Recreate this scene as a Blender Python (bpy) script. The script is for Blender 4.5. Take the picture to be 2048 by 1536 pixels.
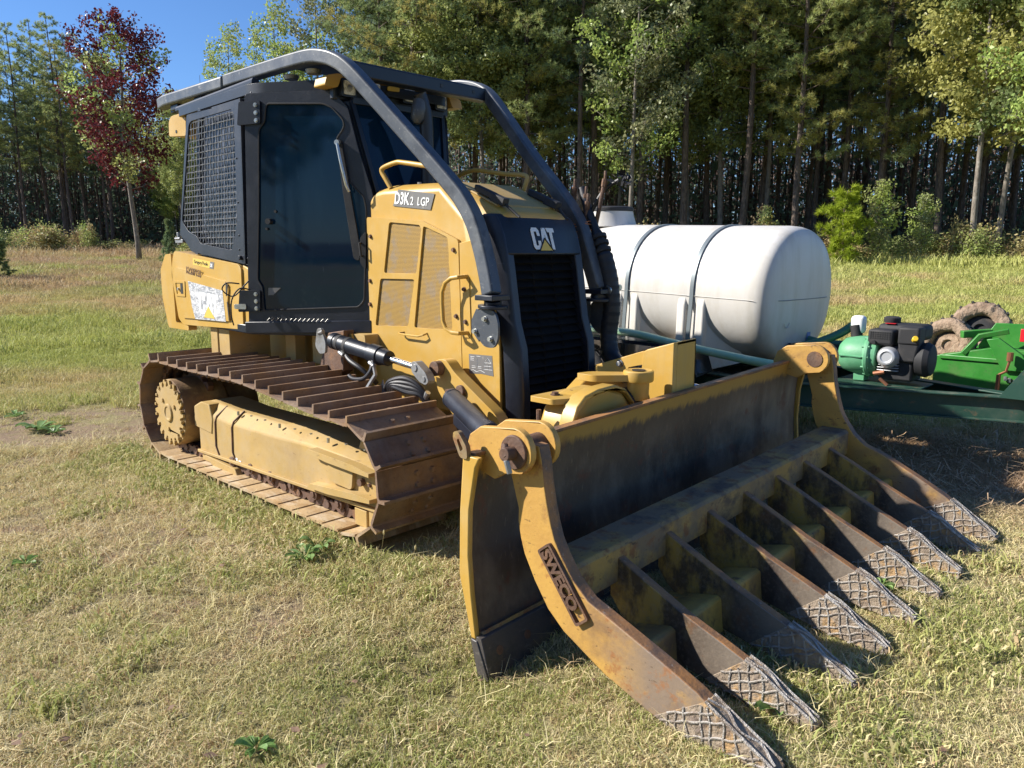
import bpy, bmesh, math, random
import numpy as np
from mathutils import Vector, Matrix, Euler, noise as mnoise
from mathutils.geometry import tessellate_polygon
PI = math.pi
R = math.radians
random.seed(7)
SC = bpy.context.scene
COL = SC.collection
for o in list(bpy.data.objects):
    bpy.data.objects.remove(o)

# ------------------------------------------------------------------ camera, sky, sun, exposure
cam_d = bpy.data.cameras.new('camera')
cam_d.sensor_width = 36.0
cam_d.lens = 36.0 * 1538 / 2048
cam_d.clip_end = 2000
cam_d.clip_start = 0.05
cam = bpy.data.objects.new('camera', cam_d)
COL.objects.link(cam)
_yaw = R(46.0)
_p = math.atan(263 / 1538)
_vh = Vector((-math.cos(_yaw), math.sin(_yaw), 0))
_rt = Vector((math.sin(_yaw), math.cos(_yaw), 0))
_F = math.cos(_p) * _vh - math.sin(_p) * Vector((0, 0, 1))
_U = math.sin(_p) * _vh + math.cos(_p) * Vector((0, 0, 1))
_m = Matrix(((_rt.x, _U.x, -_F.x, 4.52), (_rt.y, _U.y, -_F.y, -3.51), (_rt.z, _U.z, -_F.z, 1.6), (0, 0, 0, 1)))
cam.matrix_world = _m
SC.camera = cam

SUN_AZ, SUN_EL = R(40.0), R(34.0)      # direction the light travels, height of the sun
w = bpy.data.worlds.new('World')
SC.world = w
w.use_nodes = True
nt = w.node_tree
bg = nt.nodes['Background']
sky = nt.nodes.new('ShaderNodeTexSky')
sky.sky_type = 'NISHITA'
sky.sun_disc = False
sky.sun_elevation = SUN_EL
sky.sun_rotation = R(230.0)
sky.air_density = 1.0
sky.dust_density = 0.05
sky.ozone_density = 5.0
tint = nt.nodes.new('ShaderNodeMix'); tint.data_type = 'RGBA'; tint.blend_type = 'MULTIPLY'
tint.inputs[0].default_value = 1.0; tint.inputs[7].default_value = (0.74, 0.92, 1.16, 1)     # clear dry autumn blue
nt.links.new(sky.outputs[0], tint.inputs[6])
nt.links.new(tint.outputs[2], bg.inputs['Color'])
bg.inputs['Strength'].default_value = 0.070
sun_d = bpy.data.lights.new('sun', 'SUN')
sun_d.energy = 4.8
sun_d.angle = R(0.55)
sun_d.color = (1.0, 0.95, 0.87)
sun = bpy.data.objects.new('sun', sun_d)
COL.objects.link(sun)
_d = Vector((math.cos(SUN_AZ) * math.cos(SUN_EL), math.sin(SUN_AZ) * math.cos(SUN_EL), -math.sin(SUN_EL)))
sun.rotation_euler = _d.to_track_quat('-Z', 'Y').to_euler()
SC.view_settings.view_transform = 'Standard'
SC.view_settings.look = 'None'
SC.view_settings.gamma = 1.0
SC.view_settings.use_curve_mapping = False
SC.view_settings.exposure = 0.92

# ------------------------------------------------------------------ helpers
def rgb(h):
    v = [int(h[i:i + 2], 16) / 255 for i in (0, 2, 4)]
    return tuple((c / 12.92 if c <= 0.04045 else ((c + 0.055) / 1.055) ** 2.4) for c in v) + (1,)

class MB:
    def __init__(s):
        s.v, s.f = [], []
    def add(s, vs, fs):
        n = len(s.v)
        s.v += [tuple(p) for p in vs]
        s.f += [tuple(i + n for i in f) for f in fs]
        return s
    def box(s, a, b, rot=None, at=None):
        x0, y0, z0 = a; x1, y1, z1 = b
        vs = [Vector(p) for p in ((x0,y0,z0),(x1,y0,z0),(x1,y1,z0),(x0,y1,z0),(x0,y0,z1),(x1,y0,z1),(x1,y1,z1),(x0,y1,z1))]
        if rot is not None:
            vs = [rot @ p for p in vs]
        if at is not None:
            vs = [p + Vector(at) for p in vs]
        return s.add(vs, [(0,3,2,1),(4,5,6,7),(0,1,5,4),(1,2,6,5),(2,3,7,6),(3,0,4,7)])
    def cyl(s, p0, p1, r0, r1=None, n=20, caps=True, a0=0.0):
        p0, p1 = Vector(p0), Vector(p1)
        r1 = r0 if r1 is None else r1
        q = (p1 - p0).normalized().to_track_quat('Z', 'Y')
        vs = []
        for p, r in ((p0, r0), (p1, r1)):
            for k in range(n):
                t = a0 + 2 * PI * k / n
                vs.append(p + q @ Vector((r * math.cos(t), r * math.sin(t), 0)))
        fs = [(k, (k + 1) % n, n + (k + 1) % n, n + k) for k in range(n)]
        if caps:
            fs += [tuple(range(n - 1, -1, -1)), tuple(range(n, 2 * n))]
        return s.add(vs, fs)
    def tube(s, pts, r, n=10, caps=True, square=False, up=None):
        pts = [Vector(p) for p in pts]
        rs = r if isinstance(r, (list, tuple)) else [r] * len(pts)
        if square: n = 4
        vs = []
        prev = None
        for i, p in enumerate(pts):
            a = pts[max(i - 1, 0)]; b = pts[min(i + 1, len(pts) - 1)]
            t = (b - a).normalized()
            if prev is None:
                u = Vector(up) if up is not None else (Vector((0, 0, 1)) if abs(t.z) < 0.9 else Vector((0, 1, 0)))
            else:
                u = prev
            u = (u - t * u.dot(t)).normalized()
            prev = u
            w_ = t.cross(u)
            for k in range(n):
                an = 2 * PI * k / n + (PI / 4 if square else 0)
                vs.append(p + (u * math.cos(an) + w_ * math.sin(an)) * rs[i])
        fs = []
        for i in range(len(pts) - 1):
            for k in range(n):
                fs.append((i * n + k, i * n + (k + 1) % n, (i + 1) * n + (k + 1) % n, (i + 1) * n + k))
        if caps:
            fs += [tuple(range(n - 1, -1, -1)), tuple(range((len(pts) - 1) * n, len(pts) * n))]
        return s.add(vs, fs)
    def prism(s, poly, P, t0, t1, holes=()):
        loops = [list(poly)] + [list(h) for h in holes]
        flat = [p for l in loops for p in l]
        N = len(flat)
        vs = [P(a, b, t0) for a, b in flat] + [P(a, b, t1) for a, b in flat]
        tris = tessellate_polygon([[Vector((a, b, 0)) for a, b in l] for l in loops])
        fs = [tuple(t) for t in tris] + [tuple(i + N for i in reversed(t)) for t in tris]
        o = 0
        for l in loops:
            m = len(l)
            for k in range(m):
                fs.append((o + k, o + (k + 1) % m, N + o + (k + 1) % m, N + o + k))
            o += m
        return s.add(vs, fs)
    def lathe(s, prof, c, ax, n=32, ref=None):
        ax = Vector(ax).normalized()
        q = ax.to_track_quat('Z', 'Y')
        vs = []
        for h, r in prof:
            for k in range(n):
                t = 2 * PI * k / n
                vs.append(Vector(c) + q @ Vector((max(r, 1e-4) * math.cos(t), max(r, 1e-4) * math.sin(t), h)))
        fs = []
        for i in range(len(prof) - 1):
            for k in range(n):
                fs.append((i * n + k, i * n + (k + 1) % n, (i + 1) * n + (k + 1) % n, (i + 1) * n + k))
        fs += [tuple(range(n - 1, -1, -1)), tuple(range((len(prof) - 1) * n, len(prof) * n))]
        return s.add(vs, fs)
    def hexbolt(s, p, n_, r=0.012, h=0.01):
        p, n_ = Vector(p), Vector(n_).normalized()
        s.cyl(p, p + n_ * h * 0.3, r * 1.35, n=12)
        return s.cyl(p + n_ * h * 0.3, p + n_ * h, r, n=6)
    def mesh(s, name, m=None):
        me = bpy.data.meshes.new(name)
        me.from_pydata([tuple(p) for p in s.v], [], s.f)
        bm = bmesh.new(); bm.from_mesh(me)
        bmesh.ops.recalc_face_normals(bm, faces=bm.faces)
        bm.to_mesh(me); bm.free()
        if m is not None:
            for mm in (m if isinstance(m, (list, tuple)) else [m]):
                me.materials.append(mm)
        return me
    def build(s, name, m, parent=None, bev=0.0, smooth=35, seg=2, label=None):
        me = s.mesh(name, m)
        o = bpy.data.objects.new(name, me)
        COL.objects.link(o)
        finish(o, bev, smooth, seg)
        if parent is not None:
            setpar(o, parent)
        if label: o['label'] = label
        return o

def finish(o, bev=0.0, smooth=35, seg=2):
    me = o.data
    if smooth:
        me.shade_smooth()
        try:
            me.set_sharp_from_angle(angle=R(smooth))
        except Exception:
            pass
    if bev:
        md = o.modifiers.new('bevel', 'BEVEL')
        md.width = bev; md.segments = seg; md.limit_method = 'ANGLE'; md.angle_limit = R(40)
        md.harden_normals = False

def wm(p):
    return p.matrix_basis.copy() if p.parent is None else wm(p.parent) @ p.matrix_parent_inverse @ p.matrix_basis

def setpar(o, parent):
    o.parent = parent
    o.matrix_parent_inverse = wm(parent).inverted()

def thing(name, label, cat, loc=(0, 0, 0), rz=0.0, group=None):
    o = bpy.data.objects.new(name, None)
    o.empty_display_size = 0.2
    COL.objects.link(o)
    o.location = loc; o.rotation_euler = (0, 0, rz)
    return tag(o, label, cat, group)

def tag(o, label, cat, group=None, kind=None):
    if label: o['label'] = label
    if cat: o['category'] = cat
    if group: o['group'] = group
    if kind: o['kind'] = kind
    return o

def copy_tree(o, parent=None):
    c = o.copy(); COL.objects.link(c)
    if parent is not None: c.parent = parent
    for ch in list(o.children):
        copy_tree(ch, c)
    return c

def arc(c, r, a0, a1, n):
    return [(c[0] + r * math.cos(R(a0 + (a1 - a0) * i / n)), c[1] + r * math.sin(R(a0 + (a1 - a0) * i / n))) for i in range(n + 1)]

def rounded(poly, r, n=4):
    out = []
    m = len(poly)
    for i in range(m):
        p = Vector(poly[i]); a = Vector(poly[i - 1]); b = Vector(poly[(i + 1) % m])
        u = (a - p); v = (b - p)
        rr = min(r, u.length * 0.45, v.length * 0.45)
        s_, e_ = p + u.normalized() * rr, p + v.normalized() * rr
        for k in range(n + 1):
            t = k / n
            q = s_ * (1 - t) ** 2 + p * 2 * t * (1 - t) + e_ * t * t
            out.append((q.x, q.y))
    return out

def smoothpts(pts, n=6):
    P_ = [Vector(p) for p in pts]
    out = []
    for i in range(len(P_) - 1):
        p0 = P_[max(i - 1, 0)]; p1 = P_[i]; p2 = P_[i + 1]; p3 = P_[min(i + 2, len(P_) - 1)]
        for k in range(n):
            t = k / n
            out.append(0.5 * ((2 * p1) + (p2 - p0) * t + (2 * p0 - 5 * p1 + 4 * p2 - p3) * t * t + (3 * p1 - p0 - 3 * p2 + p3) * t ** 3))
    out.append(P_[-1])
    return out

# ------------------------------------------------------------------ materials
def newmat(name):
    m = bpy.data.materials.new(name); m.use_nodes = True
    return m, m.node_tree, m.node_tree.nodes['Principled BSDF']

def node(t, typ, **kw):
    n = t.nodes.new(typ)
    for k, v in kw.items():
        setattr(n, k, v)
    return n

def nmask(t, scale, lo, hi, detail=5, rough=0.6, stretch=(1, 1, 1), local=False, off=0.0, dist=0.0):
    if local:
        src = node(t, 'ShaderNodeTexCoord').outputs['Object']
    else:
        src = node(t, 'ShaderNodeNewGeometry').outputs['Position']
    mp = node(t, 'ShaderNodeMapping')
    mp.inputs['Scale'].default_value = stretch
    mp.inputs['Location'].default_value = (off, off * 0.7, off * 1.3)
    t.links.new(src, mp.inputs[0])
    n = node(t, 'ShaderNodeTexNoise')
    n.inputs['Scale'].default_value = scale
    n.inputs['Detail'].default_value = detail
    n.inputs['Roughness'].default_value = rough
    n.inputs['Distortion'].default_value = dist
    t.links.new(mp.outputs[0], n.inputs['Vector'])
    mr = node(t, 'ShaderNodeMapRange')
    mr.inputs['From Min'].default_value = lo
    mr.inputs['From Max'].default_value = hi
    t.links.new(n.outputs['Fac'], mr.inputs['Value'])
    return mr.outputs[0], n.outputs['Fac']

def upmask(t, lo=0.4, hi=0.95, amt=1.0):
    g = node(t, 'ShaderNodeNewGeometry')
    s_ = node(t, 'ShaderNodeSeparateXYZ'); t.links.new(g.outputs['Normal'], s_.inputs[0])
    mr = node(t, 'ShaderNodeMapRange'); mr.inputs['From Min'].default_value = lo; mr.inputs['From Max'].default_value = hi
    mr.inputs['To Max'].default_value = amt
    t.links.new(s_.outputs['Z'], mr.inputs['Value'])
    return mr.outputs[0]

def zmask(t, lo, hi, axis='Z'):
    g = node(t, 'ShaderNodeNewGeometry')
    s_ = node(t, 'ShaderNodeSeparateXYZ'); t.links.new(g.outputs['Position'], s_.inputs[0])
    mr = node(t, 'ShaderNodeMapRange'); mr.inputs['From Min'].default_value = lo; mr.inputs['From Max'].default_value = hi
    t.links.new(s_.outputs[axis], mr.inputs['Value'])
    return mr.outputs[0]

def mul(t, a, b):
    n = node(t, 'ShaderNodeMath', operation='MULTIPLY')
    for i, x in enumerate((a, b)):
        if isinstance(x, (int, float)): n.inputs[i].default_value = x
        else: t.links.new(x, n.inputs[i])
    return n.outputs[0]

def mixc(t, fac, a, b):
    n = node(t, 'ShaderNodeMix', data_type='RGBA')
    if isinstance(fac, (int, float)): n.inputs[0].default_value = fac
    else: t.links.new(fac, n.inputs[0])
    for idx, x in ((6, a), (7, b)):
        if isinstance(x, tuple): n.inputs[idx].default_value = x
        else: t.links.new(x, n.inputs[idx])
    return n.outputs[2]

def mixf(t, fac, a, b):
    n = node(t, 'ShaderNodeMix', data_type='FLOAT')
    t.links.new(fac, n.inputs[0])
    for idx, x in ((2, a), (3, b)):
        if isinstance(x, (int, float)): n.inputs[idx].default_value = x
        else: t.links.new(x, n.inputs[idx])
    return n.outputs[0]

def surf(name, base, layers=(), rough=0.5, metal=0.0, bump=0.0, bscale=60, coat=0.0, spec=0.5, bdist=0.01):
    """layers: (colour, scale, lo, hi, extra dict) blended over the base one after another"""
    m, t, p = newmat(name)
    c = base
    r = rough
    for L in layers:
        col, sc, lo, hi = L[:4]
        ex = L[4] if len(L) > 4 else {}
        k, _ = nmask(t, sc, lo, hi, ex.get('detail', 6), ex.get('nr', 0.65), ex.get('stretch', (1, 1, 1)), ex.get('local', False), ex.get('off', 0.0), ex.get('dist', 0.0))
        if 'amt' in ex: k = mul(t, k, ex['amt'])
        if ex.get('up'): k = mul(t, k, upmask(t, *ex['up']))
        if ex.get('z'): k = mul(t, k, zmask(t, *ex['z']))
        if ex.get('x'): k = mul(t, k, zmask(t, *ex['x'], axis='X'))
        if ex.get('y'): k = mul(t, k, zmask(t, *ex['y'], axis='Y'))
        if ex.get('rag'):       # a ragged scuffed border: height plus stretched noise
            z0_, z1_, am_, sc_, st_ = ex['rag']
            _, nf_ = nmask(t, sc_, 0, 1, 7, 0.7, st_, off=ex.get('off', 0.0))
            a_ = node(t, 'ShaderNodeMath', operation='MULTIPLY_ADD'); a_.inputs[1].default_value = am_; a_.inputs[2].default_value = -am_ / 2
            t.links.new(nf_, a_.inputs[0])
            ge_ = node(t, 'ShaderNodeNewGeometry'); sx_ = node(t, 'ShaderNodeSeparateXYZ'); t.links.new(ge_.outputs['Position'], sx_.inputs[0])
            yy_ = node(t, 'ShaderNodeMath', operation='MULTIPLY_ADD'); yy_.inputs[1].default_value = -0.031; t.links.new(sx_.outputs['Y'], yy_.inputs[0]); t.links.new(sx_.outputs['Z'], yy_.inputs[2])
            ad_ = node(t, 'ShaderNodeMath', operation='ADD'); t.links.new(a_.outputs[0], ad_.inputs[0]); t.links.new(yy_.outputs[0], ad_.inputs[1])
            mr_ = node(t, 'ShaderNodeMapRange'); mr_.inputs['From Min'].default_value = z0_; mr_.inputs['From Max'].default_value = z1_
            t.links.new(ad_.outputs[0], mr_.inputs['Value'])
            k = mul(t, mr_.outputs[0], ex.get('amt', 1.0))
        c = mixc(t, k, c, col)
        if 'rough' in ex:
            r = mixf(t, k, r, ex['rough'])
    if isinstance(c, tuple): p.inputs['Base Color'].default_value = c
    else: t.links.new(c, p.inputs['Base Color'])
    if isinstance(r, (int, float)): p.inputs['Roughness'].default_value = r
    else: t.links.new(r, p.inputs['Roughness'])
    p.inputs['Metallic'].default_value = metal
    p.inputs['Coat Weight'].default_value = coat
    p.inputs['Specular IOR Level'].default_value = spec
    if bump:
        _, f = nmask(t, bscale, 0, 1, 5, 0.6)
        b = node(t, 'ShaderNodeBump'); b.inputs['Strength'].default_value = bump; b.inputs['Distance'].default_value = bdist
        t.links.new(f, b.inputs['Height']); t.links.new(b.outputs[0], p.inputs['Normal'])
    return m

YEL = (0.50, 0.30, 0.058, 1)
DUST = (0.50, 0.37, 0.17, 1)
RUST = (0.20, 0.085, 0.035, 1)
RUST2 = (0.36, 0.15, 0.045, 1)
SOIL = (0.11, 0.075, 0.045, 1)
M = {}
M['yellow'] = surf('yellow_paint', YEL, [((0.47, 0.28, 0.052, 1), 2.2, 0.4, 0.7), (DUST, 5, 0.45, 0.75, {'amt': 0.45, 'rough': 0.75}), ((0.25, 0.14, 0.05, 1), 38, 0.70, 0.76, {'amt': 0.55}), ((0.35, 0.25, 0.12, 1), 3.0, 0.55, 0.85, {'stretch': (6, 6, 0.6), 'amt': 0.4}), ((0.20, 0.12, 0.05, 1), 1.7, 0.56, 0.75, {'amt': 0.25, 'z': (1.1, 0.7)})], rough=0.4, bump=0.05, bscale=25)
M['yellow_frame'] = surf('yellow_dusty_paint', (0.435, 0.285, 0.092, 1), [((0.301, 0.201, 0.092, 1), 1.8, 0.50, 0.72, {'amt': 0.6, 'stretch': (1, 1, 2.5), 'off': 17}), ((0.201, 0.126, 0.059, 1), 5, 0.55, 0.75, {'amt': 0.6, 'z': (0.30, 0.10), 'off': 4}), ((0.368, 0.243, 0.075, 1), 3, 0.42, 0.7), ((0.419, 0.318, 0.184, 1), 7, 0.42, 0.75, {'amt': 0.6, 'rough': 0.9}), ((0.134, 0.075, 0.033, 1), 30, 0.68, 0.74, {'amt': 0.7}), ((0.234, 0.142, 0.067, 1), 2.5, 0.58, 0.8, {'amt': 0.5}), ((0.167, 0.092, 0.042, 1), 14, 0.62, 0.7, {'amt':0.5, 'stretch': (1,1,3)})], rough=0.7, bump=0.12, bscale=30)
M['yellow_worn'] = surf('yellow_worn_paint', (0.32, 0.215, 0.075, 1), [((0.17, 0.125, 0.080, 1), 2.5, 0.33, 0.52, {'amt': 0.9, 'stretch': (2.5, 0.8, 1), 'rough': 0.8}), ((0.40, 0.25, 0.055, 1), 3, 0.52, 0.62, {'amt': 0.7, 'off': 12}), (RUST, 11, 0.54, 0.64, {'amt': 0.85, 'rough': 0.9}), ((0.06, 0.045, 0.04, 1), 5, 0.52, 0.64, {'amt': 0.85, 'off': 7, 'stretch': (1, 1, 1.6)}), ((0.05, 0.035, 0.03, 1), 30, 0.62, 0.68, {'amt': 0.8, 'stretch': (3, 0.6, 1)})], rough=0.6, bump=0.2, bscale=40)
M['rust'] = surf('rusty_steel', (0.135, 0.07, 0.04, 1), [((0.085, 0.045, 0.03, 1), 6, 0.4, 0.65), ((0.26, 0.12, 0.045, 1), 9, 0.53, 0.68, {'amt': 0.7}), ((0.24, 0.17, 0.12, 1), 5, 0.5, 0.8, {'amt': 0.45, 'off': 4}), ((0.05,0.03,0.025,1), 40, 0.58, 0.7, {'amt': 0.6})], rough=0.68, bump=0.35, bscale=70)
M['shoe_in'] = surf('track_shoe_steel', (0.19, 0.105, 0.055, 1), [((0.12, 0.07, 0.045, 1), 5, 0.4, 0.65), ((0.36, 0.27, 0.20, 1), 4, 0.36, 0.66, {'amt': 0.55, 'off': 15}), ((0.32, 0.18, 0.07, 1), 6, 0.50, 0.68, {'amt': 0.6}), ((0.46, 0.32, 0.16, 1), 3, 0.25, 0.5, {'amt': 0.9, 'off': 3, 'z': (0.16, 0.06)}), ((0.30, 0.17, 0.06, 1), 6, 0.50, 0.64, {'amt': 0.7, 'off': 31, 'z': (0.16, 0.06)}), ((0.56, 0.47, 0.34, 1), 4, 0.52, 0.66, {'amt': 0.7, 'off': 41, 'z': (0.16, 0.06), 'stretch': (1, 3, 1)}), ((0.05, 0.03, 0.02, 1), 45, 0.6, 0.7, {'amt': 0.6}), ((0.24,0.20,0.17,1), 3, 0.5, 0.8, {'amt':0.4, 'stretch':(1,8,1), 'off':9})], rough=0.6, bump=0.3, bscale=60)
M['black'] = surf('black_paint', (0.006, 0.009, 0.017, 1), [((0.026, 0.033, 0.059, 1), 3, 0.5, 0.8, {'amt': 0.6}), ((0.084, 0.096, 0.144, 1), 30, 0.66, 0.74, {'amt': 0.4, 'stretch': (1, 1, 4)})], rough=0.42, bump=0.05, bscale=40)
M['dkgrey'] = surf('dark_grey_paint', (0.011, 0.013, 0.022, 1), [((0.034, 0.038, 0.054, 1), 4, 0.48, 0.75, {'amt': 0.55, 'rough': 0.6}), ((0.075, 0.079, 0.104, 1), 22, 0.64, 0.72, {'amt': 0.5, 'stretch': (0.5, 0.5, 3)}), ((0.068, 0.071, 0.094, 1), 45, 0.66, 0.72, {'amt': 0.5, 'off': 3})], rough=0.4, bump=0.08, bscale=50)
M['sweep'] = surf('scratched_grey_pipe', (0.058, 0.065, 0.078, 1), [((0.156, 0.163, 0.166, 1), 3, 0.45, 0.7, {'amt': 0.75, 'rough': 0.55}), ((0.335, 0.325, 0.301, 1), 16, 0.62, 0.72, {'amt': 0.6, 'stretch': (1, 3, 1)}), ((0.377, 0.356, 0.323, 1), 55, 0.64, 0.70, {'amt': 0.55, 'off': 5}), ((0.021, 0.023, 0.030, 1), 7, 0.55, 0.7, {'amt': 0.7, 'off': 11})], rough=0.4, bump=0.06, bscale=60)
M['rubber'] = surf('black_rubber', (0.018, 0.018, 0.02, 1), [((0.09, 0.08, 0.07, 1), 8, 0.5, 0.8, {'amt': 0.5})], rough=0.7)
M['hose_black'] = surf('black_hydraulic_hose', (0.014, 0.014, 0.018, 1), [((0.06, 0.055, 0.05, 1), 6, 0.5, 0.8, {'amt': 0.4})], rough=0.5, bump=0.1, bscale=150)
M['chrome'] = surf('chrome_rod', (0.75, 0.75, 0.76, 1), rough=0.12, metal=1.0)
M['steel'] = surf('grey_steel', (0.30, 0.30, 0.30, 1), [((0.16, 0.15, 0.14, 1), 9, 0.45, 0.7)], rough=0.45, metal=0.5, bump=0.1)
M['zinc'] = surf('zinc_fitting', (0.55, 0.55, 0.53, 1), [((0.3, 0.28, 0.24, 1), 20, 0.5, 0.7)], rough=0.35, metal=0.8)
M['mould'] = surf('worn_blade_face', (0.40, 0.24, 0.055, 1), [((0.085, 0.060, 0.042, 1), 3, 0, 1, {'rag': (0.80, 0.765, 0.16, 7, (1, 2.2, 0.5)), 'off': 2, 'rough': 0.5}), ((0.17, 0.13, 0.095, 1), 3.5, 0.46, 0.60, {'amt': 0.75, 'z': (0.80, 0.6), 'stretch': (1, 1, 0.6)}), ((0.26, 0.21, 0.15, 1), 4, 0.30, 0.55, {'amt': 0.8, 'y': (0.2, 1.1), 'z': (0.85, 0.7), 'off': 5, 'stretch': (1, 2, 0.4)}), ((0.014, 0.014, 0.018, 1), 1.6, 0.47, 0.56, {'off': 9, 'amt': 0.6, 'z': (0.78, 0.5), 'rough': 0.35}), ((0.13, 0.05, 0.03, 1), 8, 0.58, 0.66, {'amt': 0.7, 'z': (0.85, 0.7)}), ((0.26, 0.20, 0.13, 1), 26, 0.60, 0.70, {'amt': 0.5, 'stretch': (1, 2, 0.5), 'z': (0.85, 0.7)})], rough=0.5, bump=0.15, bscale=30)
M['tine'] = surf('worn_tine_steel', (0.10, 0.075, 0.055, 1), [((0.40, 0.25, 0.055, 1), 4, 0.33, 0.48, {'x': (3.12, 3.0), 'amt': 0.95}), ((0.045, 0.032, 0.028, 1), 5, 0.44, 0.58, {'amt': 0.9, 'stretch': (2, 2, 1)}), ((0.22, 0.18, 0.14, 1), 3, 0.3, 0.5, {'x': (3.10, 3.28), 'amt': 0.75}), ((0.17, 0.08, 0.035, 1), 9, 0.56, 0.66, {'amt': 0.7, 'off': 2}), ((0.26, 0.21, 0.16, 1), 60, 0.5, 0.75, {'amt': 0.5})], rough=0.5, bump=0.18, bscale=80)
M['edge_steel'] = surf('worn_cutting_edge', (0.075, 0.066, 0.06, 1), [((0.20, 0.14, 0.07, 1), 5, 0.52, 0.66, {'amt': 0.6}), ((0.03, 0.028, 0.03, 1), 7, 0.48, 0.62, {'amt': 0.8}), ((0.24, 0.21, 0.18, 1), 30, 0.60, 0.70, {'amt': 0.5, 'stretch': (1, 0.4, 1)})], rough=0.42, bump=0.2, bscale=50)
M['tine_yellow'] = surf('worn_tine_paint', (0.52, 0.30, 0.07, 1), [((0.42, 0.23, 0.06, 1), 3, 0.42, 0.7), ((0.24, 0.15, 0.09, 1), 4, 0.40, 0.60, {'amt': 0.9, 'x': (2.75, 3.0), 'stretch': (1, 1, 1.5)}), ((0.22, 0.165, 0.125, 1), 9, 0.25, 0.5, {'amt': 0.95, 'x': (2.95, 3.15)}), ((0.30, 0.12, 0.04, 1), 11, 0.58, 0.66, {'amt': 0.75}), ((0.08, 0.045, 0.03, 1), 22, 0.62, 0.68, {'amt': 0.85, 'stretch': (1, 1, 2.5)}), ((0.14, 0.08, 0.045, 1), 2.6, 0.58, 0.7, {'amt': 0.7, 'off': 13})], rough=0.5, bump=0.18, bscale=50)
M['tine_edge'] = surf('tine_top_edge', (0.24, 0.12, 0.05, 1), [((0.12, 0.075, 0.05, 1), 8, 0.45, 0.6), ((0.36, 0.165, 0.05, 1), 5, 0.48, 0.62, {'amt': 0.8}), ((0.36,0.31,0.26,1), 50, 0.6, 0.72, {'amt': 0.6})], rough=0.6, bump=0.3, bscale=60)
M['tine_tip'] = surf('tine_tip_steel', (0.30, 0.235, 0.17, 1), [((0.42, 0.25, 0.10, 1), 14, 0.52, 0.62, {'amt': 0.8}), ((0.15, 0.11, 0.09, 1), 17, 0.52, 0.66, {'amt': 0.85, 'off': 4})], rough=0.85, bump=1.0, bscale=32, bdist=0.02)
M['weld'] = surf('hardface_weld', (0.451, 0.416, 0.374, 1), [((0.246, 0.192, 0.148, 1), 22, 0.45, 0.62)], rough=0.42, metal=0.35, bump=0.9, bscale=140)
M['white_ink'] = surf('white_lettering', (0.75, 0.75, 0.73, 1), [((0.03, 0.03, 0.035, 1), 26, 0.60, 0.66, {'amt': 0.9})], rough=0.5)
M['white_sticker'] = surf('white_sticker', (0.78, 0.78, 0.76, 1), rough=0.5)
M['decal_grey'] = surf('grey_decal_film', (0.15, 0.145, 0.14, 1), [((0.42, 0.38, 0.3, 1), 30, 0.6, 0.7, {'amt': 0.6})], rough=0.5)
M['decal_yel'] = surf('yellow_sticker_film', (0.66, 0.46, 0.08, 1), rough=0.5)
M['ink_brown'] = surf('brown_ink', (0.14, 0.07, 0.025, 1), rough=0.6)
M['ink_dark'] = surf('dark_ink', (0.02, 0.02, 0.02, 1), rough=0.5)
M['film'] = surf('shredded_white_film', (0.60, 0.60, 0.61, 1), [((0.22, 0.23, 0.25, 1), 13, 0.46, 0.58, {'stretch': (1, 1, 2.5), 'dist': 1.5}), ((0.8, 0.8, 0.8, 1), 4, 0.5, 0.6), ((0.36, 0.37, 0.4, 1), 40, 0.55, 0.6, {'dist': 2.0, 'off': 4}), ((0.72, 0.25, 0.16, 1), 4, 0.60, 0.72, {'off': 2.5, 'amt': 0.5})], rough=0.45, bump=0.4, bscale=50)
def glass(name, tint, rough=0.04, t_=0.0):
    m, t, p = newmat(name)
    p.inputs['Base Color'].default_value = tint
    p.inputs['Transmission Weight'].default_value = t_
    p.inputs['IOR'].default_value = 1.5
    k, _ = nmask(t, 2.0, 0.45, 0.7, 6, 0.7, (3, 3, 0.6))
    mr = mixf(t, k, rough, 0.16)
    t.links.new(mr, p.inputs['Roughness'])
    return m
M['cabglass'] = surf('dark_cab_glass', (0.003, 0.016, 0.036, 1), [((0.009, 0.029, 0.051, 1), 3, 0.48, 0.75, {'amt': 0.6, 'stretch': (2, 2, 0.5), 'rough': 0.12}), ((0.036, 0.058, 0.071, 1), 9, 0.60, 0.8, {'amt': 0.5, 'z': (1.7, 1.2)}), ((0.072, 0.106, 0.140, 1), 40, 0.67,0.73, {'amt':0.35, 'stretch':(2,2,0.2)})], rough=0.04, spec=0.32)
M['lens'] = surf('lamp_lens', (0.75, 0.73, 0.66, 1), [((0.35, 0.33, 0.28, 1), 40, 0.45, 0.6)], rough=0.12, coat=0.5)
M['grillein'] = surf('radiator_core', (0.006, 0.006, 0.007, 1), rough=0.8)
M['mesh_back'] = surf('cab_rear_glass', (0.02, 0.025, 0.035, 1), [((0.09, 0.10, 0.13, 1), 5, 0.45, 0.65, {'stretch': (4, 4, 0.3)})], rough=0.25)
M['copper'] = surf('copper_wire', (0.35, 0.15, 0.08, 1), rough=0.4, metal=0.6)
# ------------------------------------------------------------------ the bulldozer
dz = thing('bulldozer', 'yellow crawler bulldozer with black cab, dark brush guard pipes and wide rusty tracks', 'bulldozer', (0, 0, 0))
XZ = lambda y: (lambda a, b, t: (a, t, b))
def PY(a, b, t): return (a, t, b)          # polygon in x,z, thickness in y
def PX(a, b, t): return (t, a, b)          # polygon in y,z, thickness in x
def PZ(a, b, t): return (a, b, t)

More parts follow.
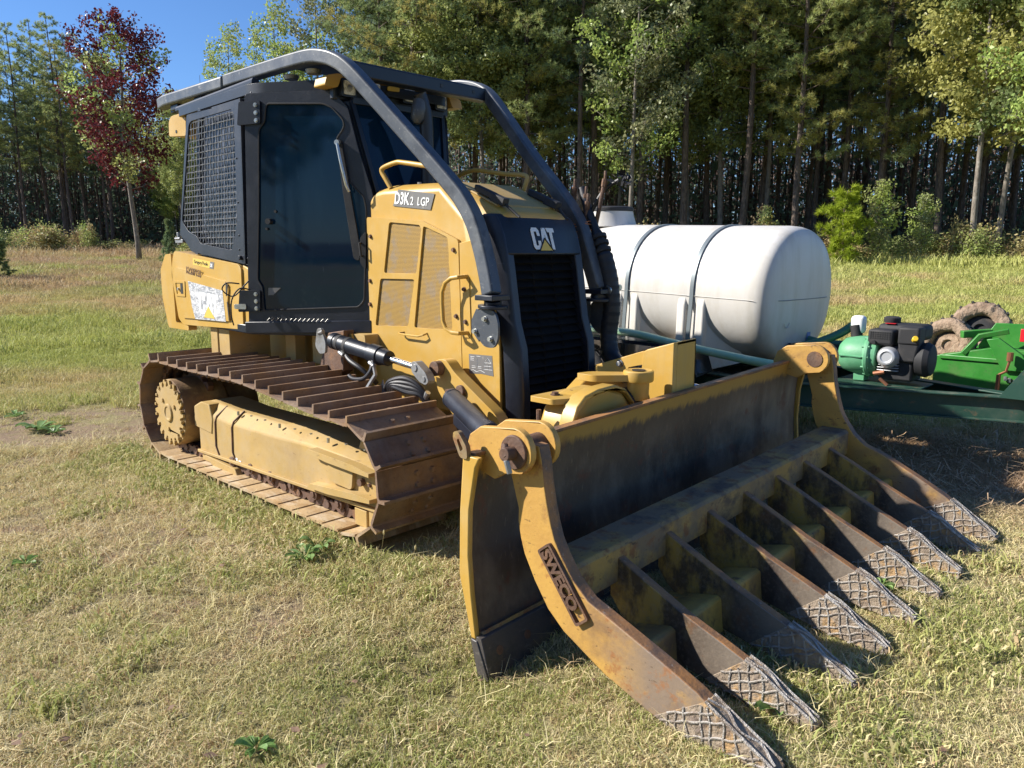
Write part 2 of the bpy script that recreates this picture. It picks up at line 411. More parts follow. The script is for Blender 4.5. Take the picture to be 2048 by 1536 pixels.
# ---- tracks
M['drum'] = surf('rusty_yellow_drum', (0.34, 0.21, 0.08, 1), [((0.17, 0.10, 0.055, 1), 4, 0.38, 0.56, {'amt': 0.9}), ((0.45, 0.32, 0.14, 1), 7, 0.54, 0.66, {'amt': 0.7, 'off': 6})], rough=0.8, bump=0.3, bscale=40)
def track_path():
    pts = [(x, 0.045) for x in np.linspace(-1.50, 0.98, 12)]
    pts += [(p[0], p[1]) for p in arc((0.985, 0.36), 0.315, -80, 82, 12)]
    pts += [(0.80, 0.675), (0.60, 0.695), (0.45, 0.71), (0.31, 0.722), (0.14, 0.737), (0.0, 0.752), (-0.2, 0.765), (-0.45, 0.770), (-0.75, 0.765), (-1.0, 0.762), (-1.25, 0.768), (-1.45, 0.772)]
    pts += [(p[0], p[1]) for p in arc((-1.53, 0.41), 0.362, 92, 262, 14)]
    return pts
def resample(pts, n):
    P_ = [Vector((a, b)) for a, b in pts] + [Vector(pts[0])]
    L = [0]
    for i in range(1, len(P_)): L.append(L[-1] + (P_[i] - P_[i - 1]).length)
    out = []
    for k in range(n):
        s_ = L[-1] * k / n
        for i in range(1, len(P_)):
            if L[i] >= s_:
                t = (s_ - L[i - 1]) / (L[i] - L[i - 1])
                out.append(P_[i - 1].lerp(P_[i], t)); break
    return out, L[-1]
NSH = 43
tp, tl = resample(track_path(), NSH)
pitch = tl / NSH
# shoe mesh: x along the track, y across, z outwards
sh = MB()
hw = 0.3175
prof = [(-pitch * 0.52, 0.010), (-pitch * 0.52, -0.004), (pitch * 0.30, -0.004), (pitch * 0.40, 0.002), (pitch * 0.50, 0.002), (pitch * 0.50, 0.062), (pitch * 0.405, 0.062), (pitch * 0.385, 0.024), (pitch * 0.34, 0.014)]
prof = [(-a, b) for a, b in prof]
sh.prism(prof, lambda a, b, t: (a, t, b), -hw, hw)
for sx in (-0.035, 0.03):
    for sy in (-0.055, 0.055):
        sh.cyl((sx, sy, 0.008), (sx, sy, 0.026), 0.019, 0.012, n=10)
shoe_me = sh.mesh('track_shoe', M['shoe_in'])
shoe_me.shade_smooth(); shoe_me.set_sharp_from_angle(angle=R(30))
lk = MB()
for sy in (-0.15, -0.07, 0.07, 0.15):
    lk.prism([(-0.085, -0.01), (-0.085, -0.05), (-0.05, -0.075), (0.0, -0.062), (0.05, -0.078), (0.09, -0.05), (0.09, -0.01), (0.03, -0.006), (0.0, -0.03), (-0.03, -0.006)], lambda a, b, t: (a, t, b), sy - 0.012, sy + 0.012)
lk.cyl((-0.078, -0.175, -0.042), (-0.078, 0.175, -0.042), 0.022, n=10)
link_me = lk.mesh('track_link', M['rust'])
for side, yc in ((-1, -0.885), (1, 0.885)):
    tr = bpy.data.objects.new('track', None); COL.objects.link(tr); tr.parent = dz
    for k in range(NSH):
        a = tp[k - 1]; b = tp[(k + 1) % NSH]
        d = (b - a).normalized()
        # outward normal (path runs forward along the ground, so outside is to the right of travel)
        nx, nz = d.y, -d.x
        Mx = Matrix(((d.x, 0, nx, tp[k].x), (0, 1, 0, yc), (d.y, 0, nz, tp[k].y), (0, 0, 0, 1)))
        for nm, me in (('track_shoe', shoe_me), ('track_link', link_me)):
            o = bpy.data.objects.new(nm, me); COL.objects.link(o)
            o.matrix_world = Mx
            o.parent = tr
    # idler and sprocket
    iy = yc
    idl = MB(); idl.lathe([(-0.07, 0.12), (-0.07, 0.22), (-0.035, 0.235), (-0.035, 0.262), (0.035, 0.262), (0.035, 0.235), (0.07, 0.22), (0.07, 0.12)], (0.985, iy, 0.36), (0, 1, 0), 36)
    idl.build('idler_wheel', M['yellow_frame'], dz, 0.004)
    spk = MB()
    pl = []
    for k in range(44):
        r_ = 0.30 if (k // 2) % 2 == 0 else 0.245
        pl.append((-1.53 + r_ * math.cos(2 * PI * k / 44), 0.41 + r_ * math.sin(2 * PI * k / 44)))
    spk.prism(pl, PY, iy - 0.025, iy + 0.025)
    spk.build('sprocket', M['rust'], dz, 0.004)
    # final drive drum
    fd = MB()
    s_ = side
    fx, fz = -1.50, 0.365
    fd.lathe([(0.0, 0.262), (0.02, 0.263), (0.35, 0.262), (0.37, 0.24), (0.62, 0.235)], (fx, s_ * 1.12, fz), (0, -s_, 0), 40)
    fdo = fd.build('final_drive', M['drum'], dz, 0.004)
    cv = MB()
    pl = []
    for k in range(72):
        r_ = 0.262 if k % 4 in (0, 1) else 0.205
        pl.append((fx + r_ * math.cos(2 * PI * k / 72), fz + r_ * math.sin(2 * PI * k / 72)))
    cv.prism(pl, PY, s_ * 1.122, s_ * 1.138)
    cv.lathe([(0.0, 0.075), (0.012, 0.068), (0.013, 0.052), (0.006, 0.046)], (fx, s_ * 1.139, fz), (0, s_, 0), 24)
    for k in range(18):
        t = 2 * PI * (k + 0.5 + 0.5) / 18
        cv.cyl((fx + 0.235 * math.cos(t + 0.17), s_ * 1.118, fz + 0.235 * math.sin(t + 0.17)), (fx + 0.235 * math.cos(t + 0.17), s_ * 1.148, fz + 0.235 * math.sin(t + 0.17)), 0.0135, n=8)
    for t in (0.5, 2.4, 4.6):
        cv.cyl((fx + 0.13 * math.cos(t), s_ * 1.13, fz + 0.13 * math.sin(t)), (fx + 0.13 * math.cos(t), s_ * 1.15, fz + 0.13 * math.sin(t)), 0.018, n=8)
    cv.build('drive_cover', M['yellow_frame'], fdo, 0.002)
    # track frame: lofted box with chamfered top
    yo, yi = s_ * 1.065, s_ * 0.74
    st = [(-1.14, 0.12, 0.40, 0.46), (-1.06, 0.10, 0.43, 0.505), (-0.90, 0.10, 0.42, 0.50), (-0.65, 0.11, 0.405, 0.485), (0.0, 0.125, 0.415, 0.485), (0.38, 0.135, 0.43, 0.485), (0.75, 0.145, 0.425, 0.46), (1.10, 0.155, 0.405, 0.425), (1.15, 0.16, 0.36, 0.38), (1.165, 0.165, 0.24, 0.25)]
    fm = MB()
    vs = []
    for x, zb, zs, zt in st:
        vs += [(x, yi, zb), (x, yo, zb), (x, yo, zs), (x, yo - s_ * 0.075, zt), (x, yi, zt)]
    fs = []
    for i in range(len(st) - 1):
        for k in range(5):
            fs.append((i * 5 + k, i * 5 + (k + 1) % 5, (i + 1) * 5 + (k + 1) % 5, (i + 1) * 5 + k))
    fs += [(0, 1, 2, 3, 4), tuple((len(st) - 1) * 5 + k for k in (4, 3, 2, 1, 0))]
    fm.add(vs, fs)
    tf = fm.build('track_frame', M['yellow_frame'], dz, 0.014, seg=3)
    # bottom ledge, recoil strips and guards
    g = MB()
    g.box((0, 0, -0.010), (2.31, 0.03, 0.012), Matrix.Rotation(-0.026, 3, 'Y'), (-1.14, (s_ * 1.088 if s_ < 0 else 1.058), 0.118))
    g.build('frame_ledge', M['yellow_frame'], tf, 0.004)
    for zz, sl in ((0.40, -0.018), (0.215, 0.035)):
        g = MB()
        pr = [(-0.32, -0.006), (-0.28, 0.022), (0.17, 0.026), (0.33, 0.012), (0.33, -0.010), (0.16, -0.014), (-0.1, -0.018)]
        g.prism(pr, lambda a, b, t: (0.79 + a, t, zz + b + a * sl * 2), s_ * 1.062, s_ * 1.125)
        g.build('guard_rib', M['yellow_frame'], tf, 0.008, seg=3)
    g = MB()
    g.prism(rounded([(0.66, 0.26), (0.66, 0.385), (0.92, 0.375), (0.90, 0.25)], 0.03), PY, s_ * 1.062, s_ * 1.09)
    g.build('cover_plate', M['yellow_frame'], tf, 0.004)
    g = MB(); g.cyl((0.985, s_ * 1.06, 0.315), (0.985, s_ * 1.095, 0.315), 0.022, n=14)
    for zb in (0.24, 0.31):
        g.hexbolt((1.05, s_ * 1.066, zb), (0, s_, 0), 0.01, 0.012)
    g.build('tension_port', M['rust'], tf)
    g = MB()       # weld seam ridges across the frame near the rear
    for x0 in (-0.86, -0.60):
        g.tube([(x0 + 0.06, s_ * 1.069, 0.115), (x0, s_ * 1.069, 0.2), (x0 + 0.01, s_ * 1.069, 0.38), (x0 + 0.03, s_ * 1.062, 0.425), (x0 + 0.05, s_ * 0.985, 0.494)], 0.007, n=6)
    g.build('weld_seam', M['rust'], tf)
    g = MB(); g.prism([(-1.20, 0.30), (-1.19, 0.455), (-1.08, 0.50), (-0.93, 0.50), (-0.885, 0.40), (-0.91, 0.28)], PY, s_ * 1.072, s_ * 0.80)
    g.build('pivot_cover', M['yellow_frame'], tf, 0.012, seg=3)
    # front and rear guides under the ledge
    g = MB()
    g.box((0.90, s_ * 1.075 if s_ < 0 else 1.0, 0.045), (1.02, s_ * 1.0 if s_ < 0 else 1.075, 0.15))
    g.box((1.04, s_ * 1.075 if s_ < 0 else 1.0, 0.06), (1.16, s_ * 1.0 if s_ < 0 else 1.075, 0.165))
    g.box((-1.10, s_ * 1.07 if s_ < 0 else 0.98, 0.05), (-0.94, s_ * 0.98 if s_ < 0 else 1.07, 0.11))
    g.build('roller_guard', M['yellow_frame'], tf, 0.006)
    g = MB(); g.prism([(-1.02, 0.105), (-0.86, 0.03), (-0.62, -0.0), (-0.50, 0.03), (-0.55, 0.09)], PY, s_ * 1.04, s_ * 1.09)
    g.build('rock_guard', M['yellow_frame'], tf, 0.006)
    for k in range(6):
        x = -0.62 + 0.27 * k
        g = MB()
        g.lathe([(-0.12, 0.05), (-0.12, 0.075), (-0.09, 0.075), (-0.085, 0.062), (0.085, 0.062), (0.09, 0.075), (0.12, 0.075), (0.12, 0.05)], (x, s_ * 0.93, 0.125), (0, 1, 0), 20)
        g.cyl((x, s_ * 0.95, 0.125), (x, s_ * 1.075, 0.125), 0.038, n=16)
        g.cyl((x, s_ * 1.07, 0.125), (x, s_ * 1.085, 0.125), 0.02, n=8)
        g.build('track_roller', M['rust'], tf, 0.003)
    g = MB()
    for k in range(9):
        xx = -0.55 + k * 0.19
        g.cyl((xx, s_ * 1.035, 0.49 - 0.02 * (k % 3 == 0)), (xx, s_ * 1.035, 0.497), 0.009, n=6)
    if s_ < 0:
        g.build('top_bolt', M['zinc'], tf)
    # small number plates on the frame side
    if s_ < 0:
        g = MB(); g.box((-0.565, -1.0685, 0.128), (-0.535, -1.066, 0.165)); g.box((-0.52, -1.0685, 0.120), (-0.485, -1.066, 0.155))
        g.build('white_marker', M['white_sticker'], tf)

# ---- chassis behind and under the cab
g = MB()
g.prism([(-1.85, 0.45), (-1.95, 1.0), (-1.1, 1.02), (0.42, 1.08), (1.2, 0.95), (1.35, 0.62), (1.0, 0.40), (-1.2, 0.38)], PY, -0.34, 0.34)
g.build('main_frame', M['yellow'], dz, 0.01)
for a_, b_ in (((-1.42, -0.80, 0.74), (-1.30, -0.76, 1.03)), ((-1.30, -0.79, 0.76), (-1.12, -0.45, 1.03)), ((-0.80, -0.50, 0.70), (-0.66, -0.41, 1.04)), ((-0.42, -0.50, 0.80), (0.02, -0.41, 1.04)), ((-0.10, -0.52, 0.62), (-0.03, -0.411, 0.799))):
    g = MB(); g.box(a_, b_); g.build('cab_support', M['yellow_frame'], dz, 0.006)
g = MB()
g.prism(rounded([(0.06, 0.93), (0.06, 1.05), (0.24, 1.055), (0.25, 0.92)], 0.02), PY, -0.50, -0.364)
g.build('step_box', M['yellow_frame'], dz, 0.008)
g = MB(); g.prism([(0.08, 1.05), (0.11, 1.055), (0.165, 0.945), (0.14, 0.93)], PY, -0.52, -0.502)
g.build('step_strap', M['yellow'], dz, 0.003)

# ---- hood (tapers towards the grille)
HA = Vector((0.135, -0.362)); HB = Vector((1.45, -0.362))
hu = (HB - HA).normalized(); hn = Vector((hu.y, -hu.x))
def PH(u, z, t):   # hood side plane: u along, z up, t outwards
    q = HA + hu * u + hn * t
    return (q.x, q.y, z)
def PHm(u, z, t):
    x, y, zz = PH(u, z, t)
    return (x, -y, zz)
# cross sections along x: half width, shoulder height, chamfer half width, crown height
hs = [(0.145, 0.361, 1.93, 0.34, 1.975), (0.215, 0.361, 1.985, 0.325, 2.025), (0.30, 0.361, 1.995, 0.315, 2.04), (0.86, 0.361, 1.985, 0.30, 2.03), (1.065, 0.361, 1.80, 0.295, 1.955), (1.30, 0.358, 1.70, 0.29, 1.852), (1.335, 0.355, 1.675, 0.29, 1.825)]
vs = []
for x, hwid, zs, cw, zc in hs:
    xo = 0.0
    sec = [(-hwid - 0.0, 0.60), (-hwid, zs), (-cw, zc - 0.02), (-cw + 0.06, zc), (cw - 0.06, zc), (cw, zc - 0.02), (hwid, zs), (hwid, 0.60)]
    vs += [(x, y, z) for y, z in sec]
g = MB(); fs = []
for i in range(len(hs) - 1):
    for k in range(8):
        fs.append((i * 8 + k, i * 8 + (k + 1) % 8, (i + 1) * 8 + (k + 1) % 8, (i + 1) * 8 + k))
fs += [tuple(range(8)), tuple((len(hs) - 1) * 8 + k for k in range(7, -1, -1))]
g.add(vs, fs)
hood = g.build('hood', M['yellow'], dz, 0.018, seg=3)
# front side panel + rear door panel on each side (with openings for the screens)
scrA = rounded([(0.252, 1.796), (0.562, 1.770), (0.579, 1.745), (0.521, 1.466), (0.181, 1.466)], 0.022)
scrB = rounded([(0.139, 1.428), (0.501, 1.432), (0.426, 1.125), (0.069, 1.108)], 0.022)
scrC = rounded([(0.598, 1.762), (0.629, 1.754), (0.827, 1.690), (0.858, 1.132), (0.488, 1.122)], 0.022)
M['screen'] = None
m, t, p = newmat('perforated_screen')
tc = node(t, 'ShaderNodeTexCoord')
def perforate(t, sc, r):
    mp = node(t, 'ShaderNodeMapping'); mp.inputs['Scale'].default_value = (sc, sc, sc)
    t.links.new(tc.outputs['UV'], mp.inputs[0])
    v = node(t, 'ShaderNodeTexVoronoi'); v.inputs['Scale'].default_value = 1.0; v.inputs['Randomness'].default_value = 0.0; v.voronoi_dimensions = '2D'
    t.links.new(mp.outputs[0], v.inputs['Vector'])
    lt = node(t, 'ShaderNodeMath', operation='LESS_THAN'); lt.inputs[1].default_value = r
    t.links.new(v.outputs['Distance'], lt.inputs[0])
    return lt.outputs[0]
k = perforate(t, 125, 0.36)
c0 = mixc(t, nmask(t, 9, 0.5, 0.62, off=3)[0], YEL, (0.42, 0.30, 0.16, 1))
c1 = mixc(t, k, c0, (0.045, 0.028, 0.012, 1))
t.links.new(c1, p.inputs['Base Color']); p.inputs['Roughness'].default_value = 0.55
bpn = node(t, 'ShaderNodeBump'); bpn.inputs['Strength'].default_value = 0.6; bpn.inputs['Distance'].default_value = 0.003; bpn.invert = True
t.links.new(k, bpn.inputs['Height']); t.links.new(bpn.outputs[0], p.inputs['Normal'])
M['screen'] = m
def panel(Pf, side):
    g = MB()
    g.prism(rounded([(0.006, 1.071), (0.006, 1.835), (0.580, 1.796), (0.920, 1.673), (0.948, 0.688), (0.382, 0.685), (0.130, 0.759)], 0.02), Pf, 0.002, 0.022, holes=[scrA, scrB, scrC])
    dp = g.build('engine_door', M['yellow'], dz, 0.004)
    for s_ in (scrA, scrB, scrC):
        g = MB()
        cx = sum(a for a, b in s_) / len(s_); cz = sum(b for a, b in s_) / len(s_)
        g.add([Pf(a, b, 0.010) for a, b in s_], [tuple(range(len(s_)))])
        me = g.mesh('vent_screen', M['screen'])
        uv = me.uv_layers.new(name='UVMap')
        for li in me.loops:
            a, b = s_[li.vertex_index]
            uv.data[li.index].uv = (a, b)
        o = bpy.data.objects.new('vent_screen', me); COL.objects.link(o); setpar(o, dp)
    g = MB()
    g.prism([(0.956, 0.647), (0.948, 0.688), (0.932, 1.296), (0.927, 1.656), (1.141, 1.690), (1.205, 1.450), (1.263, 1.120), (1.274, 0.661)], Pf, 0.002, 0.020)
    fp = g.build('side_panel', M['yellow'], dz, 0.004)
    # bracket strip with bolts and a grab handle
    g = MB(); g.prism([(0.956, 1.468), (1.015, 1.459), (1.030, 1.095), (0.968, 1.094)], Pf, 0.0205, 0.026)
    g.build('handle_plate', M['yellow'], fp, 0.002)
    g = MB()
    gp = [(0.995, 1.460, 0.022), (0.983, 1.456, 0.09), (0.942, 1.450, 0.10), (0.888, 1.422, 0.10), (0.858, 1.366, 0.10), (0.856, 1.295, 0.10), (0.863, 1.193, 0.10), (0.885, 1.148, 0.10), (0.942, 1.128, 0.10), (0.987, 1.126, 0.09), (1.003, 1.125, 0.022)]
    g.tube([PH(*q) if side < 0 else PHm(*q) for q in gp], 0.0130, n=10)
    g.build('grab_handle', M['yellow'], fp)
    g = MB()
    nv = (hn.x, hn.y * (1 if side < 0 else -1), 0)
    for q in ((0.881, 1.615, 0.022), (0.897, 1.219, 0.022), (0.975, 1.384, 0.026), (0.985, 1.190, 0.026), (0.916, 0.836, 0.022), (0.047, 1.706, 0.022), (0.028, 1.410, 0.022), (0.021, 1.251, 0.022)):
        g.hexbolt(Pf(*q), nv, 0.011, 0.014)
    g.build('panel_bolt', M['rust'], fp)
    g = MB()
    g.tube([Pf(0.382, 1.085, 0.022), Pf(0.364, 1.080, 0.05), Pf(0.382, 1.076, 0.058), Pf(0.568, 1.074, 0.058), Pf(0.611, 1.085, 0.05), Pf(0.617, 1.094, 0.022)], 0.0065, n=8)
    g.build('door_pull', M['yellow'], dp)
    return dp, fp
dpan, fpan = panel(PH, -1)
panel(PHm, 1)

# text helper: flat lettering laid on a plane
def text(s, size, Pf, u0, v0, t, mat, parent, name='lettering', bold=0.0, sx=1.0, shear=0.0, depth=0.001, rot=0.0, space=1.0):
    cu = bpy.data.curves.new(name, 'FONT'); cu.body = s; cu.size = size; cu.extrude = depth; cu.offset = bold; cu.shear = shear; cu.space_character = space
    cu.resolution_u = 3
    ob = bpy.data.objects.new('tmp', cu); COL.objects.link(ob)
    dg = bpy.context.evaluated_depsgraph_get()
    me = bpy.data.meshes.new_from_object(ob.evaluated_get(dg))
    bpy.data.objects.remove(ob)
    cr, sr = math.cos(rot), math.sin(rot)
    for v in me.vertices:
        a, b, c = v.co.x * sx, v.co.y, v.co.z
        a, b = a * cr - b * sr, a * sr + b * cr
        v.co = Pf(u0 + a, v0 + b, t + c)
    me.materials.clear(); me.materials.append(mat)
    o = bpy.data.objects.new(name, me); COL.objects.link(o)
    if parent: setpar(o, parent)
    return o
def block_cat(size, Pf, u0, v0, t, mat, parent, depth=0.001, sx=1.0, rot=0.0):
    C_ = [(0.0, 0.12), (0.10, 0.0), (0.42, 0.0), (0.52, 0.12), (0.52, 0.40), (0.34, 0.40), (0.34, 0.18), (0.18, 0.18), (0.18, 0.82), (0.34, 0.82), (0.34, 0.62), (0.52, 0.62), (0.52, 0.88), (0.42, 1.0), (0.10, 1.0), (0.0, 0.88)]
    A_ = [(0.56, 0.0), (0.74, 0.0), (0.78, 0.22), (0.94, 0.22), (0.98, 0.0), (1.16, 0.0), (0.98, 1.0), (0.74, 1.0)]
    Ah = [(0.81, 0.38), (0.91, 0.38), (0.86, 0.72)]
    T_ = [(1.04, 1.0), (1.56, 1.0), (1.56, 0.80), (1.40, 0.80), (1.40, 0.0), (1.22, 0.0), (1.22, 0.80), (1.10, 0.80)]
    cr, sr = math.cos(rot), math.sin(rot)
    def Q(a, b, tt):
        a, b = a * size * sx, b * size
        return Pf(u0 + a * cr - b * sr, v0 + a * sr + b * cr, tt)
    for L_, H_ in ((C_, []), (A_, [Ah]), (T_, [])):
        g = MB(); g.prism(L_, Q, t, t + depth, holes=H_); g.build('letter', mat, parent, smooth=None)
g = MB()
def PC(u, z, t):
    # chamfered upper side of the hood: follow the shoulder plane
    sx_ = 0.375 + u
    f = (z - 1.885) / (2.0 - 1.885)
    return None
# shoulder plane for the model decal (between shoulder line and crown line at the rear of the hood)
q0 = Vector((0.375, -0.532, 1.885)); q1 = Vector((0.80, -0.459, 1.862)); q2 = Vector((0.375, -0.40, 2.0))
eu = (q1 - q0).normalized(); en = eu.cross((q2 - q0)).normalized()
if en.y > 0: en = -en
ev = en.cross(eu).normalized()
if ev.z < 0: ev = -ev
def PS(u, v, t): return tuple(q0 + eu * u + ev * v + en * t)
g.prism([(0.331, 1.999), (0.691, 1.954), (0.650, 1.859), (0.275, 1.898)], PH, 0.003, 0.0045)
dec = g.build('model_decal', M['decal_grey'], hood)
text('D3K', 0.104, PH, 0.290, 1.912, 0.006, M['white_sticker'], dec, bold=0.0025, sx=0.76, rot=-0.08, shear=0.1)
text('2  LGP', 0.072, PH, 0.452, 1.898, 0.006, M['white_ink'], dec, sx=0.92, rot=-0.08, shear=0.1, bold=0.001)
# load chart decal on the side panel
g = MB(); g.prism([(1.004, 0.998), (1.203, 1.004), (1.215, 0.884), (1.106, 0.888), (1.008, 0.879)], PH, 0.0205, 0.0215)
ch = g.build('chart_decal', M['decal_grey'], fpan)
g = MB()
lines = [((1.018, 0.984), (1.054, 0.985)), ((1.018, 0.974), (1.048, 0.974)), ((1.018, 0.963), (1.050, 0.964)), ((1.071, 0.990), (1.106, 0.991)), ((1.077, 0.985), (1.077, 0.925)), ((1.141, 0.957), (1.167, 0.988)), ((1.167, 0.988), (1.195, 0.959)), ((1.141, 0.957), (1.195, 0.959)), ((1.144, 0.952), (1.141, 0.917)), ((1.193, 0.953), (1.195, 0.918)), ((1.136, 0.937), (1.199, 0.939)), ((1.136, 0.917), (1.205, 0.919)), ((1.030, 0.928), (1.062, 0.929)), ((1.030, 0.918), (1.062, 0.919)), ((1.083, 0.930), (1.112, 0.931)), ((1.083, 0.920), (1.112, 0.921)), ((1.018, 0.898), (1.042, 0.906)), ((1.042, 0.906), (1.071, 0.896)), ((1.071, 0.896), (1.106, 0.908)), ((1.106, 0.908), (1.141, 0.897)), ((1.170, 0.988), (1.170, 0.918))]
for a, b in lines:
    g.tube([PH(a[0], a[1], 0.0218), PH(b[0], b[1], 0.0218)], 0.0011, n=4)
g.build('chart_lines', M['white_ink'], ch)
# hood top details: seam ridge, hinges, straps, rail
g = MB(); g.prism([(0.90, -0.27), (0.90, 0.27), (1.26, 0.26), (1.26, -0.26)], lambda a, b, t: (a, b, (2.018 - (a - 0.90) * 0.43) + t), 0.0, 0.014)
ht = g.build('top_cover', M['yellow_frame'], hood, 0.006)
g = MB()
for y in (-0.18, 0.0, 0.18):
    g.hexbolt((1.24, y, 1.872), (0.4, 0, 1), 0.010, 0.012)
g.build('cover_bolt', M['rust'], ht)
for s_ in (-1, 1):
    g = MB()
    g.tube([(1.06, s_ * 0.235, 1.985), (1.14, s_ * 0.235, 1.955), (1.22, s_ * 0.235, 1.925)], 0.028, square=True, up=(0, 0, 1))
    g.tube([(1.20, s_ * 0.235, 1.925), (1.31, s_ * 0.235, 1.885)], 0.034, square=True, up=(0, 0, 1))
    g.build('rubber_latch', M['rubber'], hood, 0.006)
    g = MB(); g.tube([(1.31, s_ * 0.235, 1.872), (1.36, s_ * 0.22, 1.83), (1.40, s_ * 0.215, 1.80)], 0.008, n=6)
    g.build('latch_strap', M['rubber'], hood)
for s_ in (-1, 1):
    g = MB()
    rp = [(0.34, s_ * 0.325, 2.015), (0.30, s_ * 0.335, 2.075), (0.265, s_ * 0.34, 2.125), (0.285, s_ * 0.34, 2.15), (0.42, s_ * 0.34, 2.172), (0.50, s_ * 0.34, 2.165), (0.75, s_ * 0.34, 2.125), (0.88, s_ * 0.34, 2.112), (0.93, s_ * 0.34, 2.10), (0.945, s_ * 0.335, 2.075), (0.91, s_ * 0.325, 1.985)]
    g.tube(smoothpts(rp, 4), 0.0155, n=12)
    g.build('hood_rail', M['yellow'], dz)
g = MB(); g.cyl((0.42, -0.15, 2.035), (0.42, -0.15, 2.06), 0.014, n=8)
g.build('cap_nipple', M['steel'], hood)

# ---- front grille: black surround and slats, leaning back
def gx(z):
    pts = [(0.55, 1.555), (0.78, 1.55), (1.05, 1.53), (1.20, 1.48), (1.58, 1.42), (1.70, 1.385), (1.78, 1.35), (1.83, 1.31)]
    for (z0, x0), (z1, x1) in zip(pts, pts[1:]):
        if z <= z1:
            return x0 + (x1 - x0) * (z - z0) / (z1 - z0)
    return pts[-1][1]
for s_ in (-1, 1):
    vs = []; zs = [0.55, 0.80, 1.05, 1.20, 1.35, 1.50, 1.60, 1.70, 1.77, 1.815]
    for z in zs:
        x = gx(z)
        xs = x - 0.105 if z < 1.6 else x - 0.105 + (z - 1.6) * 0.1
        yo = 0.362 if z > 1.5 else 0.368
        vs += [(x - 0.004, s_ * 0.275, z), (x, s_ * 0.335, z), (x - 0.022, s_ * 0.357, z), (xs, s_ * (yo + 0.014), z), (xs, s_ * 0.28, z)]
    fs = []
    for i in range(len(zs) - 1):
        for k in range(5):
            fs.append((i * 5 + k, i * 5 + (k + 1) % 5, (i + 1) * 5 + (k + 1) % 5, (i + 1) * 5 + k))
    fs += [(0, 1, 2, 3, 4), tuple((len(zs) - 1) * 5 + k for k in (4, 3, 2, 1, 0))]
    g = MB(); g.add(vs, fs)
    g.build('grille_post', M['dkgrey'], dz, 0.006)
g = MB()
vs = []; zs = [1.585, 1.65, 1.72, 1.775, 1.808, 1.822]
for z in zs:
    x = gx(z)
    vs += [(x - 0.09, -0.355, z), (x - 0.02, -0.350, z), (x + 0.002, -0.32, z), (x + 0.004, 0.0, z), (x + 0.002, 0.32, z), (x - 0.02, 0.350, z), (x - 0.09, 0.355, z)]
fs = []
for i in range(len(zs) - 1):
    for k in range(7):
        fs.append((i * 7 + k, i * 7 + (k + 1) % 7, (i + 1) * 7 + (k + 1) % 7, (i + 1) * 7 + k))
fs += [tuple(range(7)), tuple((len(zs) - 1) * 7 + k for k in range(6, -1, -1))]
g.add(vs, fs)
gh = g.build('grille_header', M['black'], dz, 0.012, seg=3)
g = MB()
zz_ = [0.55, 0.80, 1.05, 1.20, 1.40, 1.60]
g.add([(gx(z) - 0.08, sy * 0.29, z) for z in zz_ for sy in (-1, 1)], [(2 * i, 2 * i + 1, 2 * i + 3, 2 * i + 2) for i in range(5)])
g.build('radiator_core', M['grillein'], dz)
z = 0.60
M['slat'] = surf('grille_slat_paint', (0.0045, 0.0045, 0.005, 1), [((0.016, 0.015, 0.014, 1), 8, 0.5, 0.7, {'amt': 0.6})], rough=0.8, spec=0.15)
while z < 1.58:
    x = gx(z) - 0.035
    g = MB()
    g.add([(x, -0.276, z), (x, 0.276, z), (x - 0.035, 0.276, z + 0.036), (x - 0.035, -0.276, z + 0.036), (x - 0.004, -0.276, z - 0.003), (x - 0.004, 0.276, z - 0.003), (x - 0.04, 0.276, z + 0.032), (x - 0.04, -0.276, z + 0.032)],
          [(0, 1, 2, 3), (4, 7, 6, 5), (0, 4, 5, 1), (3, 2, 6, 7)])
    g.build('grille_slat', M['slat'], dz)
    z += 0.047
g = MB()
for y in (-0.09, 0.09):
    g.tube([(gx(zz) - 0.045, y, zz) for zz in (0.56, 0.8, 1.05, 1.2, 1.4, 1.58)], 0.006, n=4)
g.build('slat_stay', M['slat'], dz)
def PG(a, b, t):   # header face
    return (gx(b) + 0.004 + t, a, b)
block_cat(0.128, PG, -0.104, 1.618, 0.004, M['white_ink'], gh, 0.002, 1.04)
g = MB(); g.prism([(-0.055, 1.612), (0.052, 1.612), (-0.001, 1.675)], PG, 0.007, 0.009)
g.build('logo_triangle', M['decal_yel'], gh)
g = MB()
for a, b in (((-0.066, 1.606), (-0.001, 1.685)), ((-0.001, 1.685), (0.064, 1.606))):
    g.tube([PG(a[0], a[1], 0.009), PG(b[0], b[1], 0.009)], 0.004, n=4)
g.build('logo_outline', M['ink_dark'], gh)

M['wire'] = surf('wire_mesh_paint', (0.10, 0.105, 0.12, 1), [((0.28, 0.28, 0.28, 1), 30, 0.5, 0.7)], rough=0.4)
# ---- cab
DA = Vector((-0.665, -0.862)); DB = Vector((0.135, -0.362))
du = (DB - DA).normalized(); dn = Vector((du.y, -du.x))
if dn.y > 0: dn = -dn
def PD(u, z, t):
    q = DA + du * u + dn * t
    return (q.x, q.y, z)
door_out = [(0.011, 1.075), (0.077, 2.664), (0.696, 2.664), (0.821, 2.555), (0.886, 2.288), (0.983, 1.983), (0.937, 1.087)]
glass_in = [(0.246, 2.592), (0.647, 2.577), (0.713, 2.549), (0.786, 2.473), (0.795, 2.428), (0.771, 2.390), (0.738, 2.353), (0.740, 2.307), (0.763, 2.193), (0.796, 2.092), (0.917, 1.968), (0.932, 1.882), (0.897, 1.277), (0.855, 1.229), (0.136, 1.195), (0.131, 1.363), (0.099, 1.408), (0.135, 1.858), (0.169, 2.425), (0.216, 2.476), (0.229, 2.569)]
glass_in = rounded(glass_in, 0.02, 3)
